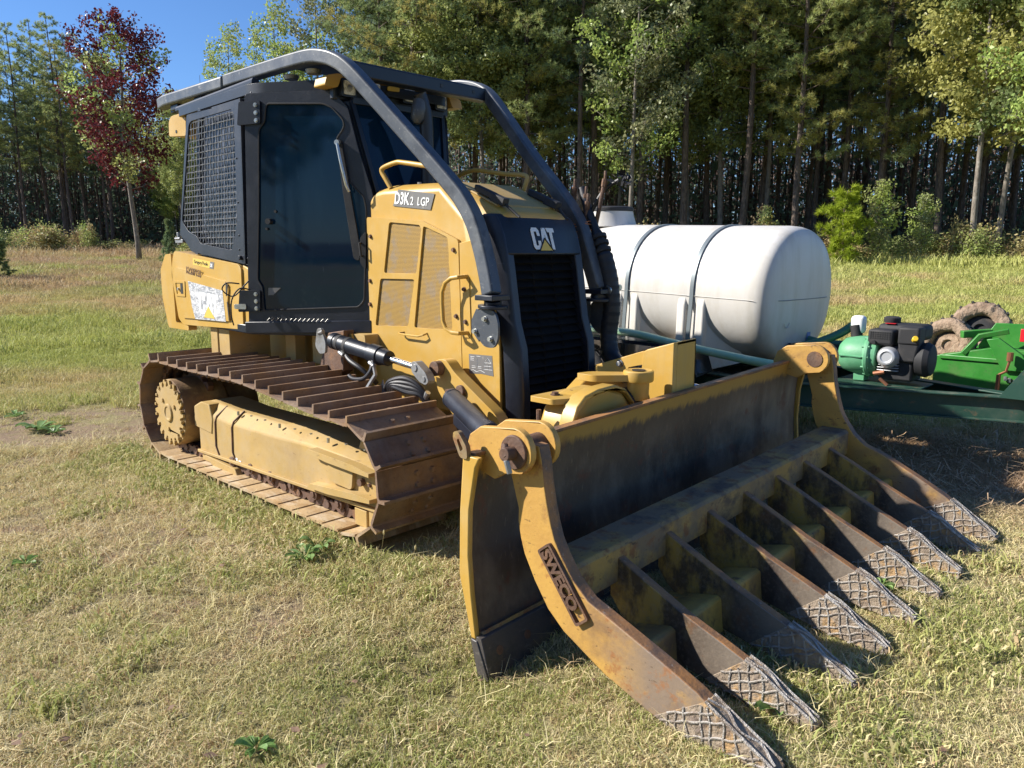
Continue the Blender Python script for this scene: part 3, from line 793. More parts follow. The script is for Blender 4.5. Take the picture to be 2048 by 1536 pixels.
# cab shell: pillars, roof, floor
g = MB()
g.prism([(0.002, 1.059), (0.094, 2.680), (0.169, 2.678), (0.094, 1.060)], PD, -0.10, -0.022)
g.build('cab_pillar', M['black'], dz, 0.006); g = MB()
g.prism([(0.950, 1.071), (1.005, 1.991), (0.833, 2.597), (0.775, 2.598), (0.941, 1.970), (0.886, 1.070)], PD, -0.08, -0.022)
cab = g.build('cab_pillar', M['black'], dz, 0.006)
roof = MB()
rpoly = [(-1.85, -0.76), (-0.60, -0.80), (-0.50, -0.77), (0.02, -0.44), (0.04, 0.44), (-0.50, 0.77), (-0.60, 0.80), (-1.85, 0.76)]
roof.prism(rounded(rpoly, 0.06), PZ, 2.665, 2.73)
roof.build('cab_roof', M['black'], dz, 0.02, seg=3)
fl = MB()
fl.prism([(-1.75, -0.80), (-0.66, -0.85), (0.135, -0.36), (0.135, 0.36), (-0.66, 0.85), (-1.75, 0.80)], PZ, 1.02, 1.085)
fl.build('cab_floor', M['black'], dz, 0.008)
g = MB()
g.prism([(-0.007, 1.031), (-0.005, 1.113), (0.952, 1.140), (0.952, 1.055)], PD, -0.01, 0.035)
sill = g.build('door_sill', M['dkgrey'], dz, 0.005)
g = MB()
for k in range(14):
    u = 0.17 + k * 0.034
    g.tube([PD(u, 1.125, 0.037), PD(u + 0.018, 1.142, 0.037), PD(u + 0.022, 1.144, 0.037)], 0.0015, n=4)
g.build('sill_tread', M['zinc'], sill)
g = MB(); g.prism(rounded(door_out, 0.03), PD, -0.02, 0.012, holes=[glass_in])
door = g.build('cab_door', M['dkgrey'], dz, 0.005)
g = MB(); g.add([PD(a, b, 0.002) for a, b in glass_in], [tuple(range(len(glass_in)))])
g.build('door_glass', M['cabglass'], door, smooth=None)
g = MB()   # rubber seal round the glass
ring = [PD(a, b, 0.013) for a, b in glass_in]
g.tube(ring + [ring[0]], 0.006, n=6)
g.build('glass_seal', M['rubber'], door)
g = MB()
g.prism(rounded([(0.743, 2.344), (0.775, 2.338), (0.886, 1.621), (0.875, 1.542), (0.836, 1.558), (0.775, 2.004)], 0.02), PD, 0.012, 0.03)
g.build('handle_pod', M['rubber'], door, 0.004)
g = MB()
g.tube([PD(0.756, 2.314, 0.03), PD(0.758, 2.314, 0.055), PD(0.780, 2.205, 0.062), PD(0.814, 2.046, 0.062), PD(0.825, 2.003, 0.04)], 0.010, n=8)
g.cyl(PD(0.757, 2.320, 0.03), PD(0.757, 2.320, 0.062), 0.017, n=14)
g.build('door_handle', M['zinc'], door)
g = MB()
g.prism(rounded([(0.932, 1.743), (0.886, 1.695), (0.880, 1.600), (0.882, 1.526), (0.921, 1.484)], 0.02), PD, 0.012, 0.03)
g.tube([PD(0.891, 1.664, 0.03), PD(0.891, 1.664, 0.05), PD(0.899, 1.579, 0.05), PD(0.899, 1.579, 0.03)], 0.008, n=8)
g.build('latch_plate', M['rubber'], door, 0.003)
g = MB(); g.prism([(0.174, 1.354), (0.270, 1.355), (0.209, 1.304), (0.170, 1.303)], PD, 0.0025, 0.0035)
g.build('glass_sticker', M['decal_grey'], door)
g = MB(); g.cyl(PD(0.215, 1.812, 0.002), PD(0.215, 1.812, 0.04), 0.02, n=14); g.cyl(PD(0.192, 1.762, 0.002), PD(0.192, 1.762, 0.02), 0.009, n=10); g.cyl(PD(0.261, 1.880, 0.002), PD(0.261, 1.880, 0.014), 0.010, n=10)
g.build('glass_knob', M['rubber'], door)
for (zz, nm) in ((2.533, 'door_hinge'), (1.26, 'door_hinge')):
    g = MB()
    o_ = 0.0 if zz > 2 else -0.075
    g.prism(rounded([(0.02 + o_, zz - 0.078), (0.04 + o_, zz + 0.075), (0.20 + o_, zz + 0.078), (0.192 + o_, zz - 0.07)], 0.012), PD, 0.012, 0.032)
    hg = g.build(nm, M['black'], door, 0.003)
    g = MB()
    for dz_ in (-0.05, 0.0, 0.05):
        g.hexbolt(PD(0.165 + o_, zz + dz_, 0.032), (dn.x, dn.y, 0), 0.011, 0.010)
    g.build('hinge_bolt', M['zinc'], hg)
# wires at the lower hinge
g = MB()
g.tube(smoothpts([PD(-0.021, 1.383, 0.05), PD(-0.091, 1.388, 0.10), PD(-0.126, 1.339, 0.10), PD(-0.056, 1.296, 0.08), PD(0.025, 1.373, 0.06), PD(0.048, 1.405, 0.04)], 5), 0.005, n=6)
g.tube(smoothpts([PD(0.060, 1.341, 0.05), PD(0.002, 1.351, 0.09), PD(-0.056, 1.275, 0.10), PD(-0.074, 1.166, 0.09), PD(-0.079, 1.090, 0.06)], 5), 0.005, n=6)
g.build('door_wire', M['rubber'], door)
g = MB(); g.prism(rounded([(-0.079, 1.204), (-0.079, 1.237), (0.013, 1.241), (0.013, 1.202)], 0.01), PD, 0.034, 0.040)
g.build('hinge_tab', M['zinc'], door, 0.002)
# windscreen between the front pillars (both sides mirrored), rear part of the cab
pl = [PD(0.833, 2.597, -0.03), PD(0.996, 1.991, -0.03), PD(0.941, 1.071, -0.03)]
mr_ = [(x, -y, z) for x, y, z in pl]
g = MB(); g.add([pl[0], pl[1], mr_[1], mr_[0]], [(0, 1, 2, 3)]); 
g.build('windscreen', M['cabglass'], dz, smooth=None)
g = MB()
g.tube([pl[0], pl[1]], 0.022, square=True); g.tube([mr_[0], mr_[1]], 0.022, square=True)
g.tube([pl[0], mr_[0]], 0.03, square=True); g.tube([pl[1], mr_[1]], 0.02, square=True)
g.add([pl[1], pl[2], mr_[2], mr_[1]], [(0, 1, 2, 3)])
g.build('windscreen_frame', M['black'], dz, 0.003)
# far door (mirror) and rear glass
def mir(P): return lambda a, b, t: (P(a, b, t)[0], -P(a, b, t)[1], b)
g = MB(); g.prism(rounded(door_out, 0.03), mir(PD), -0.02, 0.012, holes=[glass_in]); fdr = g.build('cab_door', M['dkgrey'], dz, 0.005)
g = MB(); g.add([mir(PD)(a, b, 0.002) for a, b in glass_in], [tuple(range(len(glass_in)))]); g.build('door_glass', M['cabglass'], fdr, smooth=None)
g = MB()
for s_ in (-1, 1):
    g.add([(-1.70, s_ * 0.77, 1.5), (-0.68, s_ * 0.80, 1.5), (-0.60, s_ * 0.77, 2.66), (-1.40, s_ * 0.75, 2.66)], [(0, 1, 2, 3)])
g.add([(-1.70, -0.77, 1.2), (-1.70, 0.77, 1.2), (-1.40, 0.75, 2.66), (-1.40, -0.75, 2.66)], [(0, 1, 2, 3)])
g.build('rear_glass', M['mesh_back'], dz, smooth=None)
for s_ in (-1, 1):
    for q_ in ([(-0.655, s_ * 0.805, 1.07), (-0.595, s_ * 0.77, 2.68)], [(-1.68, s_ * 0.77, 1.10), (-1.42, s_ * 0.75, 2.68)]):
        g = MB(); g.tube(q_, 0.034, square=True); g.build('cab_post', M['black'], dz, 0.004)
# seat behind the glass is not visible; rear side guard with woven mesh
GY = -1.0
gout = rounded([(-1.493, 2.629), (-0.655, 2.638), (-0.714, 1.518), (-1.571, 1.607), (-1.660, 1.679), (-1.762, 1.738), (-1.738, 1.829)], 0.015)
gin = rounded([(-1.422, 2.578), (-0.772, 2.585), (-0.740, 2.541), (-0.788, 1.829), (-0.793, 1.802), (-0.890, 1.614), (-1.401, 1.668), (-1.454, 1.722), (-1.600, 1.763), (-1.682, 1.827), (-1.705, 1.854), (-1.470, 2.557)], 0.03)
def inside(p, poly):
    x, y = p; c = False
    for i in range(len(poly)):
        x0, y0 = poly[i - 1]; x1, y1 = poly[i]
        if (y0 > y) != (y1 > y) and x < (x1 - x0) * (y - y0) / (y1 - y0) + x0: c = not c
    return c
for s_ in (-1, 1):
    g = MB(); g.prism(gout, PY, s_ * 0.84, s_ * 0.825, holes=[gin])
    g.prism([(-0.655, 2.638), (-0.644, 2.638), (-0.702, 1.518), (-0.713, 1.518)], PY, s_ * 0.84, s_ * 0.77)
    gd = g.build('side_guard', M['dkgrey'], dz, 0.003)
    g = MB()
    x = -1.78
    while x < -0.70:
        run = []
        z = 1.60
        while z < 2.60:
            sl = x + (z - 2.0) * 0.12
            if inside((sl, z), gin): run.append((sl, s_ * 0.83 + 0.002 * math.sin(z * PI / 0.045 + x * 60), z))
            z += 0.0106
        if len(run) > 3: g.tube(run, 0.0042, n=5, caps=False)
        x += 0.045
    z = 1.62
    while z < 2.60:
        run = []
        x = -1.78
        while x < -0.70:
            zz = z
            if inside((x, zz), gin): run.append((x, s_ * 0.83 - 0.002 * math.sin(x * PI / 0.045 + z * 60), zz))
            x += 0.0106
        if len(run) > 3: g.tube(run, 0.0042, n=5, caps=False)
        z += 0.045
    g.build('wire_mesh', M['wire'], gd)
    g = MB()
    g.tube([(-0.655, s_ * 0.825, 2.55), (-0.58, s_ * 0.80, 2.56)], 0.045, square=True)
    g.tube([(-0.735, s_ * 0.82, 1.56), (-0.64, s_ * 0.80, 1.56)], 0.02, n=8)
    g.cyl((-0.757, s_ * 0.84, 1.563), (-0.757, s_ * 0.86, 1.563), 0.016, n=12)
    for zz in (2.25, 1.95, 1.72, 1.62):
        g.cyl((-0.73 - (2.4 - zz) * 0.06, s_ * 0.835, zz), (-0.73 - (2.4 - zz) * 0.06, s_ * 0.846, zz), 0.007, n=8)
    g.build('guard_fixing', M['dkgrey'], gd, 0.003)
    g = MB()
    g.box((-1.84, -0.02, -0.014), (-1.70, 0.03, 0.014), at=(0, s_ * 0.83, 1.69)); g.cyl((-1.81, s_ * 0.83, 1.66), (-1.81, s_ * 0.83, 1.76), 0.016, n=8); g.cyl((-1.83, s_ * 0.85, 1.71), (-1.74, s_ * 0.85, 1.71), 0.010, n=8)
    g.build('guard_latch', M['steel'], gd, 0.002)

# ---- yellow rear body
for s_ in (-1, 1):
    g = MB()
    body = [(-1.905, 1.613), (-0.820, 1.518), (-0.772, 1.494), (-0.788, 1.044), (-1.820, 1.014), (-1.905, 1.063), (-1.983, 1.424), (-1.948, 1.536)]
    vs = []
    n = len(body)
    for (a, b) in body: vs.append((a, s_ * (0.84 - (0.03 if b > 1.5 else 0.0)), b))
    g.prism(rounded(body, 0.035), PY, s_ * 0.84, s_ * 0.46)
    bd = g.build('rear_body', M['yellow'], dz, 0.022, seg=3)
    g = MB()
    g.prism([(-0.788, 1.044), (-0.772, 1.494), (-0.777, 1.515), (-0.607, 1.462), (-0.602, 1.042)], PY, s_ * 0.825, s_ * 0.50)
    g.build('front_filler', M['yellow'], bd, 0.01)
    g = MB()
    pd_ = rounded([(-1.884, 1.483), (-1.011, 1.387), (-0.958, 1.345), (-0.996, 1.217), (-0.974, 1.095), (-1.799, 1.073), (-1.852, 1.175), (-1.932, 1.387)], 0.02)
    g.prism(pd_, PY, s_ * 0.84, s_ * 0.852)
    bdoor = g.build('body_door', M['yellow'], bd, 0.0, smooth=None)
    g = MB(); g.prism(rounded([(-1.905, 1.371), (-1.698, 1.374), (-1.708, 1.247), (-1.884, 1.247)], 0.01), PY, s_ * 0.852, s_ * 0.858, holes=[rounded([(-1.878, 1.355), (-1.730, 1.357), (-1.735, 1.265), (-1.862, 1.265)], 0.008)])
    lt = g.build('latch_frame', M['yellow'], bdoor, 0.002)
    g = MB(); g.box((-1.793, s_ * 0.8525, 1.27), (-1.751, s_ * 0.8545, 1.351))
    g.build('latch_slot', M['ink_dark'], bdoor); g = MB(); g.cyl((-1.825, s_ * 0.852, 1.307), (-1.825, s_ * 0.866, 1.307), 0.012, n=12); g.build('latch_lock', M['zinc'], bdoor)
    g = MB(); g.prism([(-0.996, 1.387), (-0.964, 1.361), (-0.990, 1.281), (-1.003, 1.281)], PY, s_ * 0.8525, s_ * 0.854); g.prism([(-0.996, 1.238), (-0.980, 1.238), (-0.969, 1.100), (-0.982, 1.100)], PY, s_ * 0.8525, s_ * 0.854)
    g.build('door_gap', M['ink_dark'], bdoor)
    # rear fuel tank body
    g = MB()
    g.prism(rounded([(-2.203, 1.451), (-2.086, 1.584), (-1.969, 1.591), (-1.964, 1.026), (-1.724, 1.010), (-1.724, 0.972), (-2.118, 0.972), (-2.203, 1.217)], 0.02), PY, s_ * 0.77, s_ * 0.84)
    g.prism(rounded([(-2.203, 1.451), (-2.086, 1.584), (-1.974, 1.589), (-1.974, 1.015), (-2.118, 0.972), (-2.203, 1.217)], 0.02), PY, s_ * 0.40, s_ * 0.77)
    g.build('rear_door', M['yellow'], dz, 0.012, seg=3)
g = MB(); g.prism([(-2.203, 1.451), (-2.086, 1.584), (-1.884, 1.600), (-1.884, 0.983), (-2.118, 0.972), (-2.203, 1.217)], PY, -0.41, 0.41)
g.build('fuel_tank', M['yellow'], dz, 0.02, seg=3)
def PB(a, b, t): return (a, -0.852 - t, b)
bdn = [o for o in bpy.data.objects if o.name.startswith('body_door') and 'latch' not in o.name][0]
g = MB(); g.prism([(-1.645, 1.376), (-1.056, 1.319), (-1.032, 1.088), (-1.554, 1.078), (-1.601, 1.175)], PB, 0.0008, 0.0018)
film = g.build('peeling_decal', M['film'], bdn)
block_cat(0.17, PB, -1.47, 1.13, 0.0022, M['white_sticker'], film, 0.001, 1.25, -0.06)
g = MB(); g.prism([(-1.394, 1.10), (-1.203, 1.10), (-1.304, 1.19)], PB, 0.0035, 0.0045); g.build('logo_triangle', M['decal_yel'], film)
text('KL207155', 0.075, PB, -1.665, 1.440, 0.0022, M['ink_brown'], bdn, rot=-0.115, sx=0.86, bold=0.0015)
def PB0(a, b, t): return (a, -0.84 - t, b)
g = MB(); g.prism([(-1.551, 1.557), (-1.251, 1.532), (-1.272, 1.481), (-1.559, 1.506)], PB0, 0.0008, 0.0018)
dlr = g.build('dealer_sticker', M['decal_yel'], bd)
g = MB(); g.prism([(-1.251, 1.532), (-1.187, 1.526), (-1.208, 1.476), (-1.272, 1.481)], PB0, 0.0009, 0.0019); g.build('sticker_end', M['decal_grey'], dlr)
text('Gregory Poole', 0.040, PB0, -1.535, 1.519, 0.0022, M['ink_dark'], dlr, rot=-0.085, sx=1.0)
block_cat(0.026, PB0, -1.255, 1.492, 0.0022, M['white_sticker'], dlr, 0.001, 0.95, -0.085)
# ---- brush guard pipes (sweeps)
near = [(-1.22, -0.63, 2.862), (-0.8, -0.63, 2.86), (-0.3, -0.63, 2.855), (-0.05, -0.63, 2.845), (0.10, -0.628, 2.818), (0.20, -0.622, 2.785), (0.30, -0.61, 2.73), (0.45, -0.583, 2.60), (0.82, -0.51, 2.25), (1.12, -0.475, 1.975), (1.22, -0.468, 1.87), (1.30, -0.467, 1.75), (1.36, -0.467, 1.60), (1.41, -0.475, 1.46), (1.44, -0.483, 1.365)]
for s_ in (-1, 1):
    g = MB()
    pts = smoothpts([(x, s_ * -y, z) for x, y, z in near], 5)
    pts = [p for p in pts if p.x < 0.4] + [p for p in pts if p.x >= 0.4]
    g.tube(pts, 0.062, square=True, up=(0, 0, 1))
    sw = g.build('guard_pipe', M['sweep'], dz, 0.017, seg=3, smooth=50)
    g = MB()
    pts = [(-1.24, s_ * 0.63, 2.855), (-1.8, s_ * 0.63, 2.858), (-2.30, s_ * 0.635, 2.86), (-2.42, s_ * 0.635, 2.845)]
    g.tube(pts, 0.066, square=True, up=(0, 0, 1))
    g.build('rear_guard_pipe', M['sweep'], sw, 0.017, seg=3, smooth=50)
    for xx, yy, zz in ((-0.88, 0.62, 2.80), (-0.42, 0.62, 2.795), (-0.14, 0.62, 2.79)):
        g = MB(); g.cyl((xx, s_ * (yy - 0.05), zz), (xx, s_ * (yy - 0.05), zz - 0.03), 0.055, 0.045, n=18)
        g.build('rubber_mount', M['steel'], sw, 0.004)
    for xx, yy, zz in ((-1.32, 0.63, 2.80), (-1.70, 0.63, 2.80), (-2.15, 0.63, 2.80), (-1.08, 0.63, 2.805)):
        g = MB(); g.box((xx - 0.07, s_ * yy - 0.02, zz - 0.03), (xx + 0.07, s_ * yy + 0.02, zz + 0.01))
        g.build('pipe_lug', M['black'], sw, 0.004)
    # foot: flange plates and bracket
    g = MB()
    g.box((-0.075, -0.07, -0.018), (0.065, 0.07, 0.012), at=(1.45, s_ * 0.485, 1.355))
    g.lathe([(0, 0.085), (0.02, 0.085)], (1.44, s_ * 0.475, 1.29), (0.05, 0, 1), 24)
    g.cyl((1.44, s_ * 0.475, 1.30), (1.45, s_ * 0.485, 1.34), 0.05, n=16)
    fl_ = g.build('pipe_flange', M['dkgrey'], sw, 0.004)
    g = MB()
    br = rounded([(1.37, 1.285), (1.50, 1.285), (1.53, 1.22), (1.53, 1.13), (1.50, 1.075), (1.42, 1.075), (1.36, 1.13), (1.33, 1.20)], 0.03)
    g.prism(br, PY, s_ * 0.525, s_ * 0.51)
    g.prism([(1.34, 1.285), (1.36, 1.285), (1.36, 1.10), (1.30, 1.16), (1.30, 1.22)], PY, s_ * 0.51, s_ * 0.385)
    g.build('pipe_bracket', M['sweep'], sw, 0.003)
    g = MB()
    for a, b in ((1.475, 1.125), (1.35, 1.16), (1.43, 1.235)):
        g.hexbolt((a, s_ * 0.525, b), (0, s_, 0), 0.013, 0.02)
    g.build('bracket_bolt', M['zinc'], fl_)
for x, hy, z in ((-2.30, 0.60, 2.81), (-1.30, 0.60, 2.81), (0.27, 0.60, 2.728)):
    g = MB(); g.box((x - 0.045, -hy, z - 0.045), (x + 0.045, hy, z + 0.045))
    cm_ = g.build('canopy_crossbar', M['black'], dz, 0.01)
g = MB(); g.add([(-0.35, -0.60, 2.83), (0.22, -0.58, 2.80), (0.22, 0.58, 2.80), (-0.35, 0.60, 2.83), (-0.35, -0.60, 2.82), (0.22, -0.58, 2.79), (0.22, 0.58, 2.79), (-0.35, 0.60, 2.82)], [(0, 1, 2, 3), (7, 6, 5, 4), (0, 4, 5, 1), (1, 5, 6, 2), (2, 6, 7, 3), (3, 7, 4, 0)])
g.build('canopy_plate', M['black'], dz)
g = MB()
for y in (0.15, 0.45): g.cyl((0.3155, y, 2.73), (0.3175, y, 2.73), 0.014, n=10)
g.build('crossbar_hole', M['ink_dark'], cm_)
g = MB(); g.tube([(-1.95, -0.70, 2.735), (-0.60, -0.74, 2.755)], 0.03, n=10)
g.build('roof_rail', M['black'], dz, 0.004)
# yellow roof ends (rear corner cap and front visor)
g = MB()
g.prism(rounded([(-2.06, 2.70), (-1.78, 2.70), (-1.80, 2.52), (-2.12, 2.545), (-2.11, 2.66)], 0.03), PY, -0.72, -0.30)
g.build('roof_corner_cap', M['yellow'], dz, 0.012, seg=3)
g = MB(); g.cyl((-1.97, -0.724, 2.57), (-1.97, -0.722, 2.57), 0.014, n=8); g.build('cap_hole', M['ink_dark'], dz)
g = MB()
g.prism(rounded([(-0.60, 2.665), (-0.58, 2.73), (-0.50, 2.752), (0.50, 2.752), (0.58, 2.73), (0.60, 2.665), (0.50, 2.665), (0.47, 2.735), (-0.47, 2.735), (-0.50, 2.665)], 0.015), PX, -0.10, 0.03)
g.build('roof_visor', M['yellow'], dz, 0.006)
g = MB()
g.box((-0.12, -0.50, 2.60), (-0.02, 0.50, 2.734))
g.build('visor_back', M['black'], dz, 0.01)
for y, z, sl in ((-0.405, 2.676, 'work_lamp'), (-0.20, 2.69, 'work_lamp'), (0.10, 2.70, 'work_lamp'), (0.40, 2.69, 'work_lamp')):
    g = MB(); g.prism(rounded([(y - 0.058, z - 0.058), (y + 0.058, z - 0.058), (y + 0.058, z + 0.058), (y - 0.058, z + 0.058)], 0.014), PX, -0.03, 0.02)
    lp = g.build('work_lamp', M['black'], dz, 0.005)
    g = MB(); g.prism(rounded([(y - 0.044, z - 0.044), (y + 0.044, z - 0.044), (y + 0.044, z + 0.044), (y - 0.044, z + 0.044)], 0.012), PX, 0.021, 0.027)
    ln = g.build('lamp_lens', M['lens'], lp, 0.003)
    g = MB(); g.lathe([(0, 0.022), (0.004, 0.015)], (0.0275, y, z), (1, 0, 0), 16); g.build('bulb_cap', M['steel'], lp)
g = MB(); g.prism(rounded([(-0.10, 2.70), (0.0, 2.705), (0.0, 2.735), (-0.10, 2.73)], 0.01), PX, 0.031, 0.04); g.build('marker_tab', M['decal_yel'], dz, 0.003)
# exhaust stack with cut elbow in front of the windscreen, and a tube up the far side
g = MB()
g.tube(smoothpts([(0.30, 0.02, 1.98), (0.30, 0.02, 2.30), (0.30, 0.015, 2.50), (0.295, -0.01, 2.60), (0.29, -0.03, 2.655)], 5), [0.046] * 20 + [0.05], n=18)
g.build('exhaust_stack', M['dkgrey'], dz)
g = MB(); g.lathe([(0.0, 0.02), (0.03, 0.045), (0.10, 0.052), (0.17, 0.045), (0.20, 0.0)], (0.29, -0.06, 2.46), (0.0, 0.25, 1), 18)
g.build('exhaust_elbow', M['sweep'], dz)

# ---- lift cylinder, links and hoses on each side
for s_ in (-1, 1):
    y = s_ * 0.63
    a = Vector((0.0, y, 1.02)); b = Vector((1.05, s_ * 0.60, 0.90)); d = (b - a).normalized()
    P_ = lambda t, a=a, d=d: a + d * t
    g = MB()
    g.cyl(P_(0.06), P_(0.11), 0.056, n=24); g.cyl(P_(0.11), P_(0.50), 0.052, n=24); g.cyl(P_(0.48), P_(0.58), 0.062, n=24); g.cyl(P_(0.58), P_(0.66), 0.055, 0.048, n=24)
    lc = g.build('lift_cylinder', M['black'], dz, 0.004)
    g = MB()
    for t in (0.13, 0.22): g.cyl(P_(t), P_(t + 0.03), 0.0545, n=24)
    g.build('cylinder_band', M['rubber'], lc)
    g = MB(); g.cyl(P_(0.62), P_(0.98), 0.020, n=16); g.build('piston_rod', M['chrome'], lc)
    g = MB()
    g.prism(rounded([(0.93, 0.955), (0.965, 0.965), (1.06, 0.905), (1.09, 0.855), (1.06, 0.83), (1.0, 0.845), (0.93, 0.90)], 0.02), PY, y - s_ * 0.025, y + s_ * 0.03)
    g.cyl((0.965, y + s_ * 0.02, 0.925), (0.965, y + s_ * 0.036, 0.925), 0.022, n=16); g.cyl((1.045, y + s_ * 0.02, 0.865), (1.045, y + s_ * 0.036, 0.865), 0.016, n=16)
    g.build('rod_end', M['steel'], lc, 0.004)
    g = MB()
    g.prism(rounded([(-0.05, 1.09), (0.0, 1.10), (0.05, 1.0), (0.04, 0.93), (-0.03, 0.92), (-0.08, 0.97)], 0.02), PY, y + s_ * 0.035, y + s_ * 0.055)
    g.cyl((-0.03, y + s_ * 0.05, 1.06), (0.02, y + s_ * 0.05, 1.075), 0.015, n=8)
    g.build('pivot_guard', M['steel'], lc, 0.004)
    g = MB(); g.prism([(-0.10, 1.05), (0.09, 1.08), (0.07, 0.80), (-0.16, 0.66), (-0.30, 0.68)], PY, s_ * 0.565, s_ * 0.48); g.build('trunnion_bracket', M['rust'], dz, 0.006)
    # dozer lift arm (bell-shaped yellow arm) down to the push frame
    g = MB()
    g.prism(rounded([(0.98, 0.96), (1.08, 0.975), (1.16, 0.90), (1.50, 0.70), (1.62, 0.55), (1.50, 0.42), (1.18, 0.60), (1.0, 0.78)], 0.04), PY, s_ * 0.44, s_ * 0.52)
    la = g.build('lift_arm', M['yellow'], dz, 0.01)
    g = MB()
    g.cyl((1.03, s_ * 0.44, 0.915), (1.03, s_ * 0.57, 0.915), 0.045, n=20); g.build('arm_pin', M['rust'], la, 0.004); g = MB(); g.cyl((1.22, s_ * 0.44, 0.80), (1.22, s_ * 0.54, 0.80), 0.035, n=18)
    g.build('arm_pin', M['rust'], la, 0.004)
    g = MB(); g.prism(rounded([(1.20, 0.82), (1.245, 0.83), (1.42, 0.70), (1.41, 0.64), (1.34, 0.62), (1.21, 0.76)], 0.02), PY, s_ * 0.60, s_ * 0.635)
    g.cyl((1.235, s_ * 0.63, 0.79), (1.235, s_ * 0.65, 0.79), 0.022, n=14)
    g.build('arm_link', M['rust'], la, 0.006)
    # push arm of the blade frame (inside the tracks)
    g = MB()
    g.prism([(0.0, 0.35), (0.0, 0.55), (1.35, 0.62), (2.0, 0.62), (2.0, 0.30), (1.3, 0.28)], PY, s_ * 0.52, s_ * 0.40)
    g.build('push_arm', M['yellow_worn'], dz, 0.012)
    # angle cylinder
    a2 = Vector((1.30, s_ * 0.665, 0.785)); b2 = Vector((2.22, s_ * 1.10, 0.68)); d2 = (b2 - a2).normalized()
    g = MB(); g.cyl(a2, a2 + d2 * 0.62, 0.055, n=24); g.cyl(a2 + d2 * 0.0, a2 + d2 * 0.02, 0.058, n=24); g.cyl(a2 + d2 * 0.60, a2 + d2 * 0.66, 0.062, n=24)
    ac = g.build('angle_cylinder', M['dkgrey'], dz, 0.004)
    g = MB(); g.cyl(a2 + d2 * 0.64, b2, 0.026, n=16); g.build('piston_rod', M['chrome'], ac)
    g = MB(); g.box((0.16, -0.04, -0.1), (0.55, 0.02, -0.035), at=a2, rot=d2.to_track_quat('X', 'Z').to_matrix()); g.build('cylinder_guard', M['dkgrey'], ac, 0.006)
    g = MB(); g.cyl(a2 + d2 * 0.38 + Vector((0, 0, 0.0)), a2 + d2 * 0.50, 0.0562, n=24); 
    g2 = MB(); q_ = d2.to_track_quat('Z', 'Y')
    vv = []
    for t in (0.40, 0.53):
        for an in (2.7, 2.95, 3.2, 3.45):
            v_ = a2 + d2 * t + q_ @ Vector((0.0563 * math.cos(an + (1.2 if s_ < 0 else 0)), 0.0563 * math.sin(an + (1.2 if s_ < 0 else 0)), 0)); vv.append(v_)
    g2.add(vv, [(0, 1, 5, 4), (1, 2, 6, 5), (2, 3, 7, 6)])
    g2.build('cylinder_sticker', M['white_sticker'], ac)
# hoses around the lift cylinder
g = MB()
for k in range(4):
    o_ = k * 0.028
    g.tube(smoothpts([(0.60 + o_, -0.60, 0.74), (0.66 + o_ * 0.5, -0.62, 0.80 - o_ * 0.3), (0.78 + o_ * 0.3, -0.60, 0.835 - o_), (0.88 + o_ * 0.2, -0.57, 0.80 - o_ * 0.7), (0.93, -0.54, 0.72 - o_ * 0.5), (0.94, -0.50, 0.62)], 5), 0.017, n=10)
hz_ = g.build('hydraulic_hose', M['hose_black'], dz)
g = MB()
g.tube(smoothpts([(0.20, -0.63, 0.935), (0.28, -0.65, 0.90), (0.38, -0.64, 0.86), (0.44, -0.60, 0.80), (0.44, -0.56, 0.76)], 5), 0.016, n=10)
g.tube(smoothpts([(0.50, -0.63, 0.90), (0.50, -0.65, 0.85), (0.44, -0.66, 0.80), (0.30, -0.64, 0.78), (0.22, -0.62, 0.79)], 5), 0.014, n=10)
g.build('hydraulic_hose', M['hose_black'], dz)
g = MB()
g.cyl((0.15, -0.64, 0.945), (0.21, -0.65, 0.93), 0.016, n=8); g.cyl((0.50, -0.65, 0.91), (0.56, -0.66, 0.895), 0.015, n=8); g.cyl((0.91, -0.55, 0.70), (0.95, -0.55, 0.76), 0.018, n=8)
g.build('hose_fitting', M['zinc'], hz_)
g = MB(); g.tube([(0.54, -0.66, 0.95), (0.57, -0.66, 0.84), (0.48, -0.70, 0.70)], 0.014, square=True); g.prism([(0.50, -0.1), (0.62, -0.1), (0.56, 0.02)], lambda a, b, t: (a, -0.6 + t, 0.78 + b), 0.0, 0.01)
g.build('hose_clamp', M['steel'], hz_, 0.002)

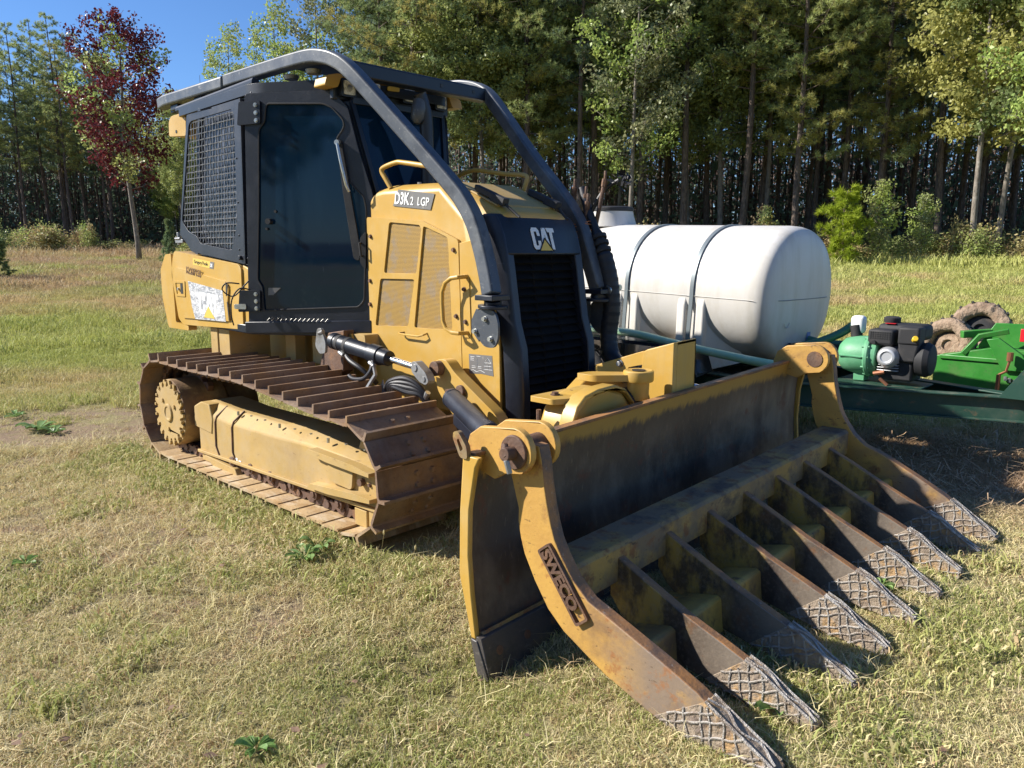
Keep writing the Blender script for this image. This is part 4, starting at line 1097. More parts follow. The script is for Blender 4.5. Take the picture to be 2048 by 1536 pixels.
# hose bundle on the far side of the grille, tied to the guard pipe
g = MB()
bp = [(1.20, 0.60, 2.02), (1.28, 0.575, 1.86), (1.36, 0.56, 1.72), (1.43, 0.55, 1.58), (1.48, 0.55, 1.42), (1.50, 0.55, 1.25), (1.49, 0.54, 1.05), (1.56, 0.50, 0.92), (1.75, 0.40, 0.88), (1.95, 0.28, 0.90)]
g.tube(smoothpts(bp, 6), [0.030] * 12 + [0.038] * 6 + [0.056] * 31 + [0.045] * 6, n=14)
hb = g.build('hose_bundle', M['hose_black'], dz)
sp = smoothpts(bp, 10)
g = MB()
for i in range(22, 68, 3):
    p = sp[i]; t_ = (sp[i + 1] - sp[i - 1]).normalized()
    g.cyl(p - t_ * 0.012, p + t_ * 0.012, 0.0585, 0.0565, n=14)
g.build('spiral_wrap', M['rubber'], hb)
g = MB()
for k, (dx, dy, top, lean) in enumerate(((-0.05, 0.0, 1.98, (-0.03, -0.0)), (0.0, 0.02, 1.93, (0.0, 0.0)), (0.06, 0.04, 2.02, (0.08, 0.0)), (0.02, -0.01, 1.88, (0.02, 0)))):
    b0 = Vector((1.24 + dx, 0.56 + dy, 1.70)); b1 = Vector((1.24 + dx + lean[0], 0.56 + dy, top))
    g.tube([b0, b1], 0.015, n=8); g.tube([b1, b1 + Vector((0.01, 0, 0.05))], 0.020, n=6); g.tube([b1 + Vector((0.01, 0, 0.05)), b1 + Vector((0.012, 0, 0.10))], 0.010, n=8)
g.build('quick_coupler', M['rust'], hb, 0.002)
g = MB(); g.tube(smoothpts([(1.26, 0.58, 1.80), (1.34, 0.60, 1.95), (1.40, 0.62, 2.02), (1.47, 0.64, 2.06)], 5), 0.014, n=8)
random.seed(3)
vs = []; 
for k in range(26):
    a0 = random.uniform(0, 6.28); r_ = random.uniform(0.01, 0.055); c_ = Vector((1.49 + r_ * math.cos(a0), 0.65 + r_ * math.sin(a0), 2.07 + random.uniform(-0.05, 0.04)))
    u_ = Vector((random.uniform(-1, 1), random.uniform(-1, 1), random.uniform(-1, 1))).normalized() * 0.035; v_ = Vector((random.uniform(-1, 1), random.uniform(-1, 1), random.uniform(-1, 1))).normalized() * 0.03
    g.add([c_, c_ + u_, c_ + u_ + v_, c_ + v_], [(0, 1, 2, 3)])
g.build('bagged_hose_end', M['hose_black'], hb)
g = MB()
for k in range(6):
    zc = 1.80 - k * 0.018
    g.tube([(1.235 + 0.085 * math.cos(t) + (k * 0.008), 0.51 + 0.10 * math.sin(t), zc + 0.02 * math.sin(t + k)) for t in np.linspace(0, 2 * PI, 18)], 0.0035, n=5)
g.build('tie_wire', M['copper'], hb)
g = MB(); g.cyl((1.50, 0.50, 1.36), (1.50, 0.60, 1.375), 0.03, n=12); g.cyl((1.47, 0.60, 1.375), (1.53, 0.60, 1.375), 0.02, n=8); g.build('hose_coupling', M['zinc'], hb)

# ---- blade with its push frame: everything tilted slightly (the near end sits lower)
TL = 0.031
def TY(x, y, z): return (x, y, z + TL * y)
def BP(y): return None
def PYt(a, b, t): return (a, t, b + TL * t)
W = 1.53
face = [(2.385, 0.868), (2.362, 0.78), (2.350, 0.66), (2.345, 0.54), (2.347, 0.42), (2.358, 0.30), (2.378, 0.19), (2.402, 0.10)]
back = [(a - 0.028, b) for a, b in face]
g = MB(); g.prism(face + back[::-1], PYt, -W + 0.03, W - 0.03)
bl = g.build('blade', M['mould'], dz, 0.004, smooth=60)
g = MB(); g.prism([(2.335, 0.868), (2.392, 0.872), (2.390, 0.856), (2.335, 0.85)], PYt, -W + 0.02, W - 0.02); g.build('blade_lip', M['tine_edge'], bl, 0.003)
for s_ in (-1, 1):
    g = MB()
    ep = [(2.337, 0.862), (2.316, 0.63), (2.308, 0.364), (2.378, 0.10), (2.405, 0.10), (2.378, 0.285), (2.364, 0.447), (2.371, 0.643), (2.408, 0.82), (2.43, 0.862)]
    g.prism(ep, PYt, s_ * (W - 0.025), s_ * W)
    g.build('end_plate', M['yellow'], bl, 0.006)
    g = MB()   # lifting eye on the outer corner
    g.prism(rounded([(2.330, 0.85), (2.288, 0.925), (2.292, 0.95), (2.320, 0.955), (2.368, 0.90), (2.372, 0.85)], 0.014), PYt, s_ * (W - 0.014), s_ * (W + 0.008), holes=[rounded([(2.332, 0.875), (2.312, 0.918), (2.322, 0.928), (2.348, 0.888)], 0.005)])
    g.build('lifting_eye', M['yellow_worn'], bl, 0.004)
    g = MB()   # stiffener behind the corner
    g.prism([(2.34, 0.862), (2.28, 0.80), (2.29, 0.55), (2.34, 0.60)], PYt, s_ * (W - 0.06), s_ * (W - 0.3)); g.build('corner_stiffener', M['yellow'], bl, 0.006)
for s_ in (-1, 1):
    g = MB(); g.prism([(2.376, 0.099), (2.412, 0.099), (2.482, -0.055), (2.425, -0.075)], PYt, s_ * (W - 0.03), s_ * (W + 0.004)); g.build('end_bit', M['edge_steel'], bl, 0.004)
n_e = 6
for k in range(n_e):
    y0 = -W + 2 * W * k / n_e + 0.003; y1 = -W + 2 * W * (k + 1) / n_e - 0.003
    g = MB(); g.prism([(2.404, 0.115), (2.432, 0.112), (2.485, -0.055), (2.455, -0.065), (2.395, 0.09)], PYt, y0, y1)
    ce = g.build('cutting_edge', M['edge_steel'], bl, 0.004)
    g = MB()
    for j in range(3):
        yy = y0 + (y1 - y0) * (j + 0.5) / 3
        g.lathe([(0, 0.021), (0.004, 0.019)], TY(2.452, yy, 0.04), (0.95, 0, 0.3), 12)
    g.build('edge_bolt', M['rust'], ce)
g = MB(); g.prism([(2.385, 0.115), (2.412, 0.128), (2.418, 0.112), (2.40, 0.10)], PYt, -W + 0.03, W - 0.03); g.build('edge_seam', M['yellow_worn'], bl, 0.002)
# trunnion tower, C frame nose and their pins behind the blade
g = MB()
g.prism([(2.13, 0.79), (2.155, 1.07), (2.18, 1.085), (2.345, 1.135), (2.345, 0.60), (2.13, 0.60)], PYt, -0.035, 0.0)
g.prism([(2.32, 1.128), (2.345, 1.135), (2.345, 0.60), (2.32, 0.60)], PYt, -0.001, 0.19)
g.prism([(2.345, 1.135), (2.13, 1.06), (2.13, 1.04), (2.345, 1.115)], PYt, -0.001, 0.19)
g.prism([(2.13, 0.79), (2.155, 1.07), (2.345, 1.13), (2.345, 0.60), (2.13, 0.60)], PYt, 0.175, 0.19)
g.build('tilt_tower', M['yellow'], bl, 0.004)
g = MB()
g.prism([(1.82, 0.95), (1.84, 0.965), (2.155, 1.075), (2.155, 1.0), (2.06, 0.975), (2.05, 0.955), (1.93, 0.92), (1.92, 0.935), (1.83, 0.915)], PYt, -0.03, 0.0)
g.prism([(1.82, 0.962), (2.155, 1.075), (2.155, 1.068), (1.82, 0.955)], PYt, -0.03, 0.12)
g.build('tilt_arm', M['yellow'], bl, 0.004)
g = MB(); g.hexbolt(PYt(2.0, 0.99, -0.03), (0, -1, 0), 0.016, 0.022); g.cyl((1.86, 0.04, 0.88), (2.16, 0.04, 0.93), 0.034, n=16); g.cyl((1.84, 0.04, 0.877), (1.90, 0.04, 0.885), 0.044, n=16)
g.build('tilt_cylinder', M['steel'], bl, 0.003)
g = MB(); g.prism([(1.94, 0.915), (1.97, 0.915), (1.985, 0.84), (1.955, 0.84)], PYt, -0.03, -0.01); g.prism([(2.07, 0.95), (2.10, 0.95), (2.11, 0.87), (2.08, 0.87)], PYt, -0.03, -0.01)
g.build('clamp_strap', M['yellow'], bl, 0.002)
# C frame nose: arched casting
g = MB()
arch = [(-0.78, 0.62), (-0.775, 0.78), (-0.74, 0.86), (-0.68, 0.905), (-0.58, 0.925), (-0.45, 0.93), (-0.36, 0.90), (-0.28, 0.82), (-0.16, 0.74), (-0.1, 0.60)]
g.prism(arch, PX, 2.06, 2.26)
cf = g.build('c_frame_nose', M['yellow'], dz, 0.02, seg=3)
g = MB()
ar2 = [(y, z) for y, z in arch[:8]]
out = [(y - 0.0, z + 0.03) for y, z in ar2]
g.prism([(-0.80, 0.60)] + [(y - 0.012, z + 0.025) for y, z in arch[1:8]] + arch[1:8][::-1] + [(-0.77, 0.60)], PX, 2.20, 2.285)
g.build('arch_rib', M['yellow'], cf, 0.008)
g = MB(); g.prism(rounded([(2.02, -0.80), (2.02, -0.50), (2.16, -0.46), (2.21, -0.72), (2.17, -0.80)], 0.02), PZ, 0.885, 0.912)
tpl = g.build('top_plate', M['yellow'], cf, 0.006)
g = MB(); g.hexbolt((2.10, -0.70, 0.912), (0, 0, 1), 0.018, 0.016); g.hexbolt((2.11, -0.58, 0.912), (0, 0, 1), 0.014, 0.012); g.cyl((2.11, -0.83, 0.60), (2.11, -0.83, 0.86), 0.012, n=8); g.build('plate_bolt', M['rust'], tpl)
g = MB()
g.lathe([(0, 0.075), (0.01, 0.08), (0.055, 0.08), (0.06, 0.07), (0.055, 0.04)], (2.235, -0.19, 0.935), (0, 0, 1), 28)
g.lathe([(0, 0.055), (0.10, 0.058)], (2.235, -0.19, 0.84), (0, 0, 1), 24)
g.prism(rounded([(1.98, -0.40), (2.0, -0.30), (2.20, -0.14), (2.24, -0.25), (2.10, -0.40)], 0.03), PZ, 0.94, 0.975)
g.build('pin_boss', M['yellow'], cf, 0.006)
g = MB(); g.lathe([(0, 0.036), (0.003, 0.036)], (2.235, -0.19, 0.993), (0, 0, 1), 20); g.build('boss_bore', M['ink_dark'], cf)
g = MB(); g.prism([(-0.42, 0.70), (-0.42, 0.86), (-0.30, 0.93), (0.20, 0.93), (0.35, 0.85), (0.42, 0.70)], PX, 1.90, 1.98); g.build('c_frame_cross', M['yellow'], cf, 0.01)
g = MB(); g.cyl((2.16, -0.36, 0.80), (2.2, -0.12, 0.84), 0.075, n=20); g.build('ball_housing', M['rubber'], cf, 0.006)

# ------------------------------------------------------------------ the rake hung on the blade
rk = thing('rake_attachment', 'worn yellow nine tooth root rake pinned to the front of the bulldozer blade', 'rake', (2.8, 0, 0))
def ears(s_):
    # two ear plates and a pin at each top corner of the blade
    for k, (y0, y1) in enumerate(((1.425, 1.455), (1.285, 1.315))):
        g = MB()
        ear = [(2.29, 0.80), (2.275, 0.86), (2.30, 0.925)] + [(2.36, 0.965)] + [(p[0], p[1]) for p in arc((2.545, 0.895), 0.092, 105, -60, 10)] + [(2.50, 0.80), (2.44, 0.765)]
        g.prism(ear, PYt, s_ * y0, s_ * y1)
        g.build('pivot_ear', M['tine_yellow'], rk, 0.006)
    g = MB()
    c = TY(2.55, s_ * 1.455, 0.895)
    g.lathe([(0, 0.068), (0.012, 0.066), (0.013, 0.0)], c, (0, s_, 0), 30)
    d_ = g.build('pin_disc', M['rust'], rk, 0.003)
    g = MB()
    g.cyl((c[0], c[1] + s_ * 0.012, c[2]), (c[0], c[1] + s_ * 0.06, c[2]), 0.027, n=16)
    g.cyl((c[0] - 0.025, c[1] + s_ * 0.03, c[2] + 0.03), (c[0] + 0.01, c[1] + s_ * 0.05, c[2] - 0.01), 0.014, n=10)
    g.build('keeper_pin', M['rust'], d_, 0.003)
    g = MB(); g.cyl((c[0] + 0.008, c[1] + s_ * 0.055, c[2] - 0.02), (c[0] + 0.022, c[1] + s_ * 0.05, c[2] - 0.07), 0.0115, n=8)
    g.build('keeper_bolt', M['steel'], d_, 0.001)
    g = MB(); g.cyl(TY(2.55, s_ * 1.28, 0.895), TY(2.55, s_ * 1.45, 0.895), 0.05, n=20); g.build('hinge_pin', M['rust'], rk)
ears(-1); ears(1)
# outer tines
fe = [(2.63, 0.92), (2.645, 0.86), (2.655, 0.78), (2.672, 0.70), (2.69, 0.63), (2.71, 0.57), (2.745, 0.51), (2.80, 0.435), (2.875, 0.375), (2.99, 0.335), (3.19, 0.25), (3.34, 0.18), (3.40, 0.14), (3.52, 0.07), (3.625, 0.01)]
be = [(2.47, 0.93), (2.475, 0.80), (2.50, 0.72), (2.522, 0.65), (2.520, 0.60), (2.535, 0.53), (2.555, 0.47), (2.61, 0.375), (2.68, 0.28), (2.76, 0.215), (2.86, 0.165), (2.95, 0.12), (3.16, 0.04), (3.34, -0.005), (3.52, -0.02), (3.60, -0.018)]
def grid_welds(g, poly, y, sgn, x0):
    # hardfacing beads: two families of lines clipped to the worn tip
    for fam, (ang, n_) in enumerate(((0.36, 7), (1.68, 7))):
        ca, sa = math.cos(ang), math.sin(ang)
        for k in range(-2, n_ + 8):
            if fam == 0:
                o0 = (x0 - 0.02, 0.132 - 0.043 * k + random.uniform(-0.006, 0.006)); ca, sa = math.cos(ang + random.uniform(-0.07, 0.07)), math.sin(ang + random.uniform(-0.07, 0.07))
            else:
                o0 = (x0 - 0.16 + 0.045 * k + random.uniform(-0.008, 0.008), 0.0); ca, sa = math.cos(ang + random.uniform(-0.1, 0.1)), math.sin(ang + random.uniform(-0.1, 0.1))
            run = []
            ph = random.uniform(0, 6)
            for j in range(-60, 90):
                t_ = j * 0.006
                q = (o0[0] + ca * t_, o0[1] + sa * t_)
                if inside(q, poly):
                    run.append((q[0] + 0.003 * math.sin(j * 0.33 + ph), y + sgn * 0.001, q[1] + 0.003 * math.sin(j * 0.41 + ph)))
                elif len(run) > 3:
                    g.tube(run[::2], 0.0042, n=5); run = []
                else: run = []
            if len(run) > 3: g.tube(run[::2], 0.0042, n=5)
random.seed(11)
def tine(y, topc, botc, mat_face, th, outer):
    poly = topc + botc[::-1]
    g = MB()
    g.prism(poly, lambda a, b, t: (a, t, b), y - th, y + th)
    nv = len(poly)
    tn = g.build('tine', [mat_face, M['tine_edge'], M['tine_tip']], rk, 0.005, smooth=30)
    for f in tn.data.polygons:
        c = f.center; n_ = f.normal
        if abs(n_.y) < 0.5:
            f.material_index = 1
    cut = MB()
    tipx = 3.37 if outer else 3.34
    tp_ = [q for q in topc if q[0] > tipx]; bt_ = [q for q in botc if q[0] > tipx - 0.12]
    def zt(x, cv):
        for (a, b), (c, d) in zip(cv, cv[1:]):
            if a <= x <= c: return b + (d - b) * (x - a) / (c - a)
        return cv[-1][1]
    bk = 0.20 if outer else 0.16
    bt_ = [q for q in botc if q[0] > tipx - bk]
    tipp = [(tipx, zt(tipx, topc) + 0.002)] + [(a, b + 0.003) for a, b in tp_] + [(a + 0.003, b) for a, b in bt_[::-1]] + [(tipx - bk, zt(tipx - bk, botc))]
    cut.prism(tipp, lambda a, b, t: (a, t, b), y - th - 0.002, y + th + 0.002)
    tip = cut.build('tine_tip', M['tine_tip'], tn, 0.004)
    w_ = MB()
    grid_welds(w_, tipp, y - th - 0.002, -1, tipx - 0.03)
    # beads over the top edge
    t_ = tipx
    run1 = [(q, y + 0.5 * th * math.sin(q * 50), zt(q, topc) + 0.005) for q in np.arange(tipx, topc[-1][0] - 0.01, 0.012)]
    w_.tube(run1, 0.006, n=5)
    w_.tube([(a, y - th, zt(a, topc) + 0.004) for a in np.arange(tipx, topc[-1][0] - 0.01, 0.02)], 0.006, n=5)
    w_.tube([(a, y + th, zt(a, topc) + 0.004) for a in np.arange(tipx, topc[-1][0] - 0.01, 0.02)], 0.006, n=5)
    w_.build('weld_bead', M['weld'], tn, smooth=60)
    return tn
zsh = lambda pts, y: [(a, b + (TL * y if a < 3.0 else TL * y * max(0, (3.6 - a) / 0.6))) for a, b in pts]
for s_ in (-1, 1):
    tn = tine(s_ * 1.375, zsh(fe, s_ * 1.375), zsh(be, s_ * 1.375), M['tine_yellow'], 0.030, True)
    if s_ < 0:
        t1 = tn
it = [(2.735, 0.425), (2.90, 0.352), (3.10, 0.258), (3.25, 0.198), (3.40, 0.135), (3.50, 0.07), (3.615, 0.008)]
ib = [(2.735, 0.24), (2.79, 0.17), (2.87, 0.115), (2.95, 0.085), (3.06, 0.06), (3.20, 0.028), (3.35, 0.0), (3.54, -0.02), (3.60, -0.018)]
for k in range(-3, 4):
    y = k * 0.352
    tine(y, zsh([(a, b) for a, b in it], y), zsh(ib, y), M['tine'], 0.022, False)
M['spacer'] = surf('spacer_paint', (0.46, 0.29, 0.065, 1), [((0.30, 0.19, 0.06, 1), 5, 0.45, 0.65), ((0.12, 0.085, 0.06, 1), 4, 0.48, 0.60, {'amt': 0.85, 'z': (0.20, 0.14)}), ((0.06, 0.045, 0.035, 1), 9, 0.56, 0.66, {'amt': 0.8})], rough=0.6, bump=0.15)
# beam: top plate and front plate, per bay spacers
g = MB(); g.prism([(2.60, 0.462), (2.755, 0.462), (2.775, 0.445), (2.765, 0.435), (2.60, 0.442)], PYt, -1.345, 1.345)
g.prism([(2.745, 0.450), (2.772, 0.448), (2.772, 0.305), (2.745, 0.295)], PYt, -1.344, 1.344)
bm_ = g.build('rake_beam', M['yellow_worn'], rk, 0.005)
g = MB(); g.prism([(2.60, 0.455), (2.615, 0.455), (2.64, 0.32), (2.62, 0.31)], PYt, -1.344, 1.344); g.build('beam_back', M['tine'], rk, 0.004)
ys = [-1.375] + [k * 0.352 for k in range(-3, 4)] + [1.375]
for a, b in zip(ys, ys[1:]):
    y0 = a + (0.031 if a < -1.3 else 0.018); y1 = b - (0.031 if b > 1.3 else 0.018)
    g = MB()
    g.prism([(2.865, 0.150), (2.88, 0.165), (3.03, 0.205), (3.05, 0.195), (3.065, 0.05), (3.045, 0.045), (3.025, 0.18), (2.885, 0.14)], PYt, y0, y1)
    r_ = 0.05
    # small triangular fillets where the spacer meets the tines
    for yy_, sg_ in ((y0, 1), (y1, -1)): g.prism([(2.80, 0.15), (2.89, 0.15), (2.89, 0.135), (2.80, 0.135)], lambda a, b, t: (a, t, b + TL * t), yy_, yy_ + sg_ * 0.035)
    g.build('tine_spacer', M['spacer'], rk, 0.006)
# foundry style maker plate on the near outer tine
ax = Vector((0.205, -0.255)).normalized()
o0 = Vector((2.628, 0.545 + TL * -1.375))
pth = [Vector((2.640, 0.510)), Vector((2.662, 0.455)), Vector((2.705, 0.385)), Vector((2.76, 0.32)), Vector((2.83, 0.262))]
PO = Vector((2.665, 0.492)); PE = Vector((2.862, 0.245))
ex = (PE - PO).normalized(); ey = Vector((-ex.y, ex.x))
if ey.x < 0: ey = -ey
def PT(a, b, t):
    q = PO + ex * a + ey * b
    return (q.x, -1.405 - t, q.y)
Lp = (PE - PO).length
g = MB()
g.prism(rounded([(0, -0.037), (Lp, -0.037), (Lp, 0.037), (0, 0.037)], 0.012), PT, 0.0, 0.016, holes=[rounded([(0.010, -0.027), (Lp - 0.010, -0.027), (Lp - 0.010, 0.027), (0.010, 0.027)], 0.006)])
pf_ = g.build('maker_plate', M['rust'], t1, 0.002)
text('SWECO', 0.068, PT, 0.016, -0.025, 0.009, M['rust'], t1, name='raised_lettering', bold=0.003, sx=1.02, depth=0.007)
# ------------------------------------------------------------------ white tank on its trailer
M['poly'] = surf('white_polyethylene', (0.624, 0.601, 0.568, 1), [((0.572, 0.531, 0.460, 1), 2.5, 0.45, 0.8, {'amt': 0.5}), ((0.500, 0.384, 0.254, 1), 3, 0.35, 0.65, {'amt': 0.8, 'z': (1.0, 0.6)}), ((0.500, 0.465, 0.392, 1), 2.0, 0.45, 0.65, {'amt': 0.6, 'stretch': (3, 3, 0.5), 'off': 4}), ((0.312, 0.272, 0.216, 1), 34, 0.68, 0.74, {'amt': 0.3})], rough=0.42, bump=0.04, bscale=6, bdist=0.05)
_p = M['poly'].node_tree.nodes['Principled BSDF']
_p.inputs['Subsurface Weight'].default_value = 0.12; _p.inputs['Subsurface Radius'].default_value = (0.05, 0.045, 0.04)
M['strap'] = surf('galvanised_band', (0.17, 0.20, 0.215, 1), [((0.30, 0.32, 0.33, 1), 8, 0.5, 0.8, {'amt': 0.5})], rough=0.45, metal=0.3)
M['dkgreen'] = surf('dark_green_steel', (0.018, 0.06, 0.042, 1), [((0.09, 0.12, 0.09, 1), 4, 0.5, 0.75, {'amt': 0.6, 'rough': 0.7}), ((0.14, 0.09, 0.05, 1), 16, 0.6, 0.68, {'amt': 0.6}), ((0.28, 0.27, 0.2, 1), 7, 0.5, 0.75, {'amt': 0.5, 'up': (0.5, 0.9)})], rough=0.45, bump=0.08, bscale=40)
M['green'] = surf('bright_green_paint', (0.030, 0.192, 0.025, 1), [((0.136, 0.160, 0.072, 1), 6, 0.5, 0.7, {'amt': 0.5, 'off': 8}), ((0.043, 0.040, 0.036, 1), 25, 0.62, 0.7, {'amt': 0.6}), ((0.085, 0.304, 0.063, 1), 4, 0.45, 0.7, {'amt': 0.5}), ((0.255, 0.232, 0.135, 1), 9, 0.56, 0.72, {'amt': 0.5, 'up': (0.2, 0.9), 'rough': 0.8})], rough=0.38)
M['pumpgreen'] = surf('pale_green_casting', (0.10, 0.32, 0.16, 1), [((0.16, 0.38, 0.22, 1), 6, 0.45, 0.7)], rough=0.5, bump=0.1)
M['hosegreen'] = surf('green_suction_hose', (0.326, 0.547, 0.342, 1), [((0.551, 0.644, 0.427, 1), 5, 0.45, 0.7, {'amt': 0.6})], rough=0.35)
M['hosegreen2'] = surf('dark_green_hose', (0.04, 0.17, 0.10, 1), [((0.10, 0.2, 0.12, 1), 6, 0.5, 0.7, {'amt': 0.5})], rough=0.4)
M['blackgloss'] = surf('black_fender_paint', (0.012, 0.013, 0.015, 1), [((0.15, 0.14, 0.13, 1), 5, 0.5, 0.75, {'amt': 0.4, 'rough': 0.6})], rough=0.22)
M['mud'] = surf('mud_caked_tyre', (0.33, 0.24, 0.165, 1), [((0.22, 0.15, 0.10, 1), 12, 0.45, 0.6), ((0.05, 0.045, 0.04, 1), 9, 0.62, 0.68, {'amt': 0.9})], rough=0.95, bump=1.0, bscale=22, bdist=0.03)
M['tyre'] = surf('black_tyre', (0.02, 0.02, 0.021, 1), [((0.12, 0.10, 0.08, 1), 10, 0.5, 0.7, {'amt': 0.6})], rough=0.8, bump=0.2)
M['red'] = surf('red_reflector', (0.6, 0.02, 0.03, 1), rough=0.3)
M['silver'] = surf('cast_aluminium', (0.45, 0.46, 0.47, 1), rough=0.4, metal=0.4)
M['blue'] = surf('blue_sticker_film', (0.10, 0.18, 0.45, 1), rough=0.5)
M['yel_pl'] = surf('yellow_plastic', (0.75, 0.50, 0.03, 1), rough=0.4)

tank = thing('water_tank', 'large white polyethylene leg tank with grey steel bands lying behind the blade', 'tank', (0.3, 3.23, 0.5))
E0 = Vector((1.60, 3.225, 1.225)); EX = Vector((-0.9982, 0.05, 0.030)).normalized()
EY = Vector((0, 0, 1)).cross(EX).normalized(); EZ = EX.cross(EY)
if EZ.z < 0: EZ = -EZ
def TK(l, a, b): return E0 + EX * l + EY * a + EZ * b
def ell(l, ry, rz, n=56, pw=2.15):
    out = []
    for k in range(n):
        t = 2 * PI * k / n
        c, s_ = math.cos(t), math.sin(t)
        out.append(TK(l, ry * math.copysign(abs(c) ** (2 / pw), c), rz * math.copysign(abs(s_) ** (2 / pw), s_)))
    return out
RY, RZ = 0.655, 0.605
prof_ = [(-0.045, 0.02), (-0.043, 0.25), (-0.034, 0.5), (-0.018, 0.72), (0.0, 0.86), (0.02, 0.925), (0.05, 0.965), (0.10, 0.99), (0.17, 1.0)]
LT = 3.15
straps = [0.71, 1.45, 2.20, 2.85]
st_ = list(prof_)
l = 0.25
while l < LT - 0.2:
    st_.append((l, 1.0)); l += 0.06
st_ += [(LT - a, b) for a, b in prof_[::-1]]
vs = []; fs = []
n = 56
for l, f in st_:
    d_ = 0.0
    for sl in straps: d_ += 0.012 * math.exp(-((l - sl) / 0.035) ** 2)
    vs += ell(l, RY * f - d_, RZ * f - d_)
for i in range(len(st_) - 1):
    for k in range(n): fs.append((i * n + k, i * n + (k + 1) % n, (i + 1) * n + (k + 1) % n, (i + 1) * n + k))
fs += [tuple(range(n)), tuple((len(st_) - 1) * n + k for k in range(n - 1, -1, -1))]
g = MB(); g.add(vs, fs)
tb = g.build('tank_body', M['poly'], tank, smooth=70)
# moulded legs and recessed arches
for s_ in (-1, 1):
    for sl in straps:
        g = MB()
        for o_ in (-0.10, 0.10):
            prf = [(s_ * 0.645, -0.02), (s_ * 0.668, -0.12), (s_ * 0.668, -0.70), (s_ * 0.30, -0.70), (s_ * 0.25, -0.45), (s_ * 0.45, -0.2)]
            w0 = 0.045
            vs = [TK(sl + o_ - w0, a, b) for a, b in prf] + [TK(sl + o_ + w0, a, b) for a, b in prf]
            m_ = len(prf)
            g.add(vs, [tuple(range(m_)), tuple(range(2 * m_ - 1, m_ - 1, -1))] + [(k, (k + 1) % m_, m_ + (k + 1) % m_, m_ + k) for k in range(m_)])
        prf = [(s_ * 0.62, -0.10), (s_ * 0.645, -0.70), (s_ * 0.30, -0.70), (s_ * 0.25, -0.45)]
        vs = [TK(sl - 0.07, a, b) for a, b in prf] + [TK(sl + 0.07, a, b) for a, b in prf]
        g.add(vs, [(0, 1, 2, 3), (7, 6, 5, 4)] + [(k, (k + 1) % 4, 4 + (k + 1) % 4, 4 + k) for k in range(4)])
        g.build('tank_leg', M['poly'], tank, 0.018, seg=3)
        # flared skirts between leg and belly
        g = MB()
        for dr in (-1, 1):
            g.add([TK(sl + dr * 0.14, s_ * 0.60, -0.22), TK(sl + dr * 0.14, s_ * 0.62, -0.70), TK(sl + dr * 0.42, s_ * 0.30, -0.60), TK(sl + dr * 0.14, s_ * 0.30, -0.70), TK(sl + dr * 0.14, s_ * 0.35, -0.40)], [(0, 1, 2), (1, 3, 2), (0, 2, 4), (4, 2, 3)])
        g.build('leg_skirt', M['poly'], tank, 0.0, smooth=60)
    g = MB(); g.tube([TK(l_, s_ * 0.657, -0.03) for l_ in np.linspace(0.1, LT - 0.1, 12)], 0.003, n=4); g.build('mould_seam', M['poly'], tb)
g = MB(); g.tube([TK(-0.046 + 0.17 * abs(a / 0.62) ** 6, a, -0.03) for a in np.linspace(-0.62, 0.62, 25)], 0.003, n=4); g.build('mould_seam', M['strap'], tb)
for sl in straps:
    g = MB()
    pts = []
    for t in np.linspace(-0.05, PI + 0.05, 40):
        c, s2 = math.cos(t), math.sin(t)
        pts.append((RY * math.copysign(abs(c) ** (2 / 2.15), c), RZ * math.copysign(abs(s2) ** (2 / 2.15), s2)))
    pts = [(0.672, -0.68), (0.672, -0.35)] + pts + [(-0.672, -0.35), (-0.672, -0.68)]
    vs = []
    for a, b in pts:
        q = Vector((a, b)).normalized() if b > 0 else Vector((math.copysign(1, a), 0))
        for o_, h_ in ((-0.019, -0.006), (-0.019, 0.010), (0.019, 0.010), (0.019, -0.006)):
            vs.append(TK(sl + o_, a + q.x * h_, b + q.y * h_))
    fs = []
    for i in range(len(pts) - 1):
        for k in range(4): fs.append((i * 4 + k, i * 4 + (k + 1) % 4, (i + 1) * 4 + (k + 1) % 4, (i + 1) * 4 + k))
    g.add(vs, fs); g.build('steel_band', M['strap'], tank, smooth=40)
g = MB(); c = TK(2.25, 0, RZ - 0.03)
g.lathe([(0, 0.30), (0.05, 0.285), (0.13, 0.26), (0.17, 0.255)], c, (0, 0, 1), 32); nk = g.build('fill_neck', M['poly'], tank, 0.008)
g = MB(); g.lathe([(0.165, 0.262), (0.20, 0.262), (0.215, 0.24), (0.22, 0.0)], c, (0, 0, 1), 32); g.build('lid', M['rubber'], nk, 0.004)
g = MB(); g.add([TK(-0.032, -0.17, -0.43), TK(-0.032, -0.10, -0.43), TK(-0.030, -0.10, -0.335), TK(-0.030, -0.17, -0.335)], [(0, 1, 2, 3)])
lb = g.build('tank_label', M['blue'], tank)
for cz, cy in ((0.02, 0.32),):
    g = MB(); g.tube([TK(-0.036, 0.30 + 0.05 * math.cos(t), -0.22 + 0.05 * math.sin(t)) for t in np.linspace(3.3, 6.1, 10)], 0.004, n=4); g.build('moulded_mark', M['poly'], tank)

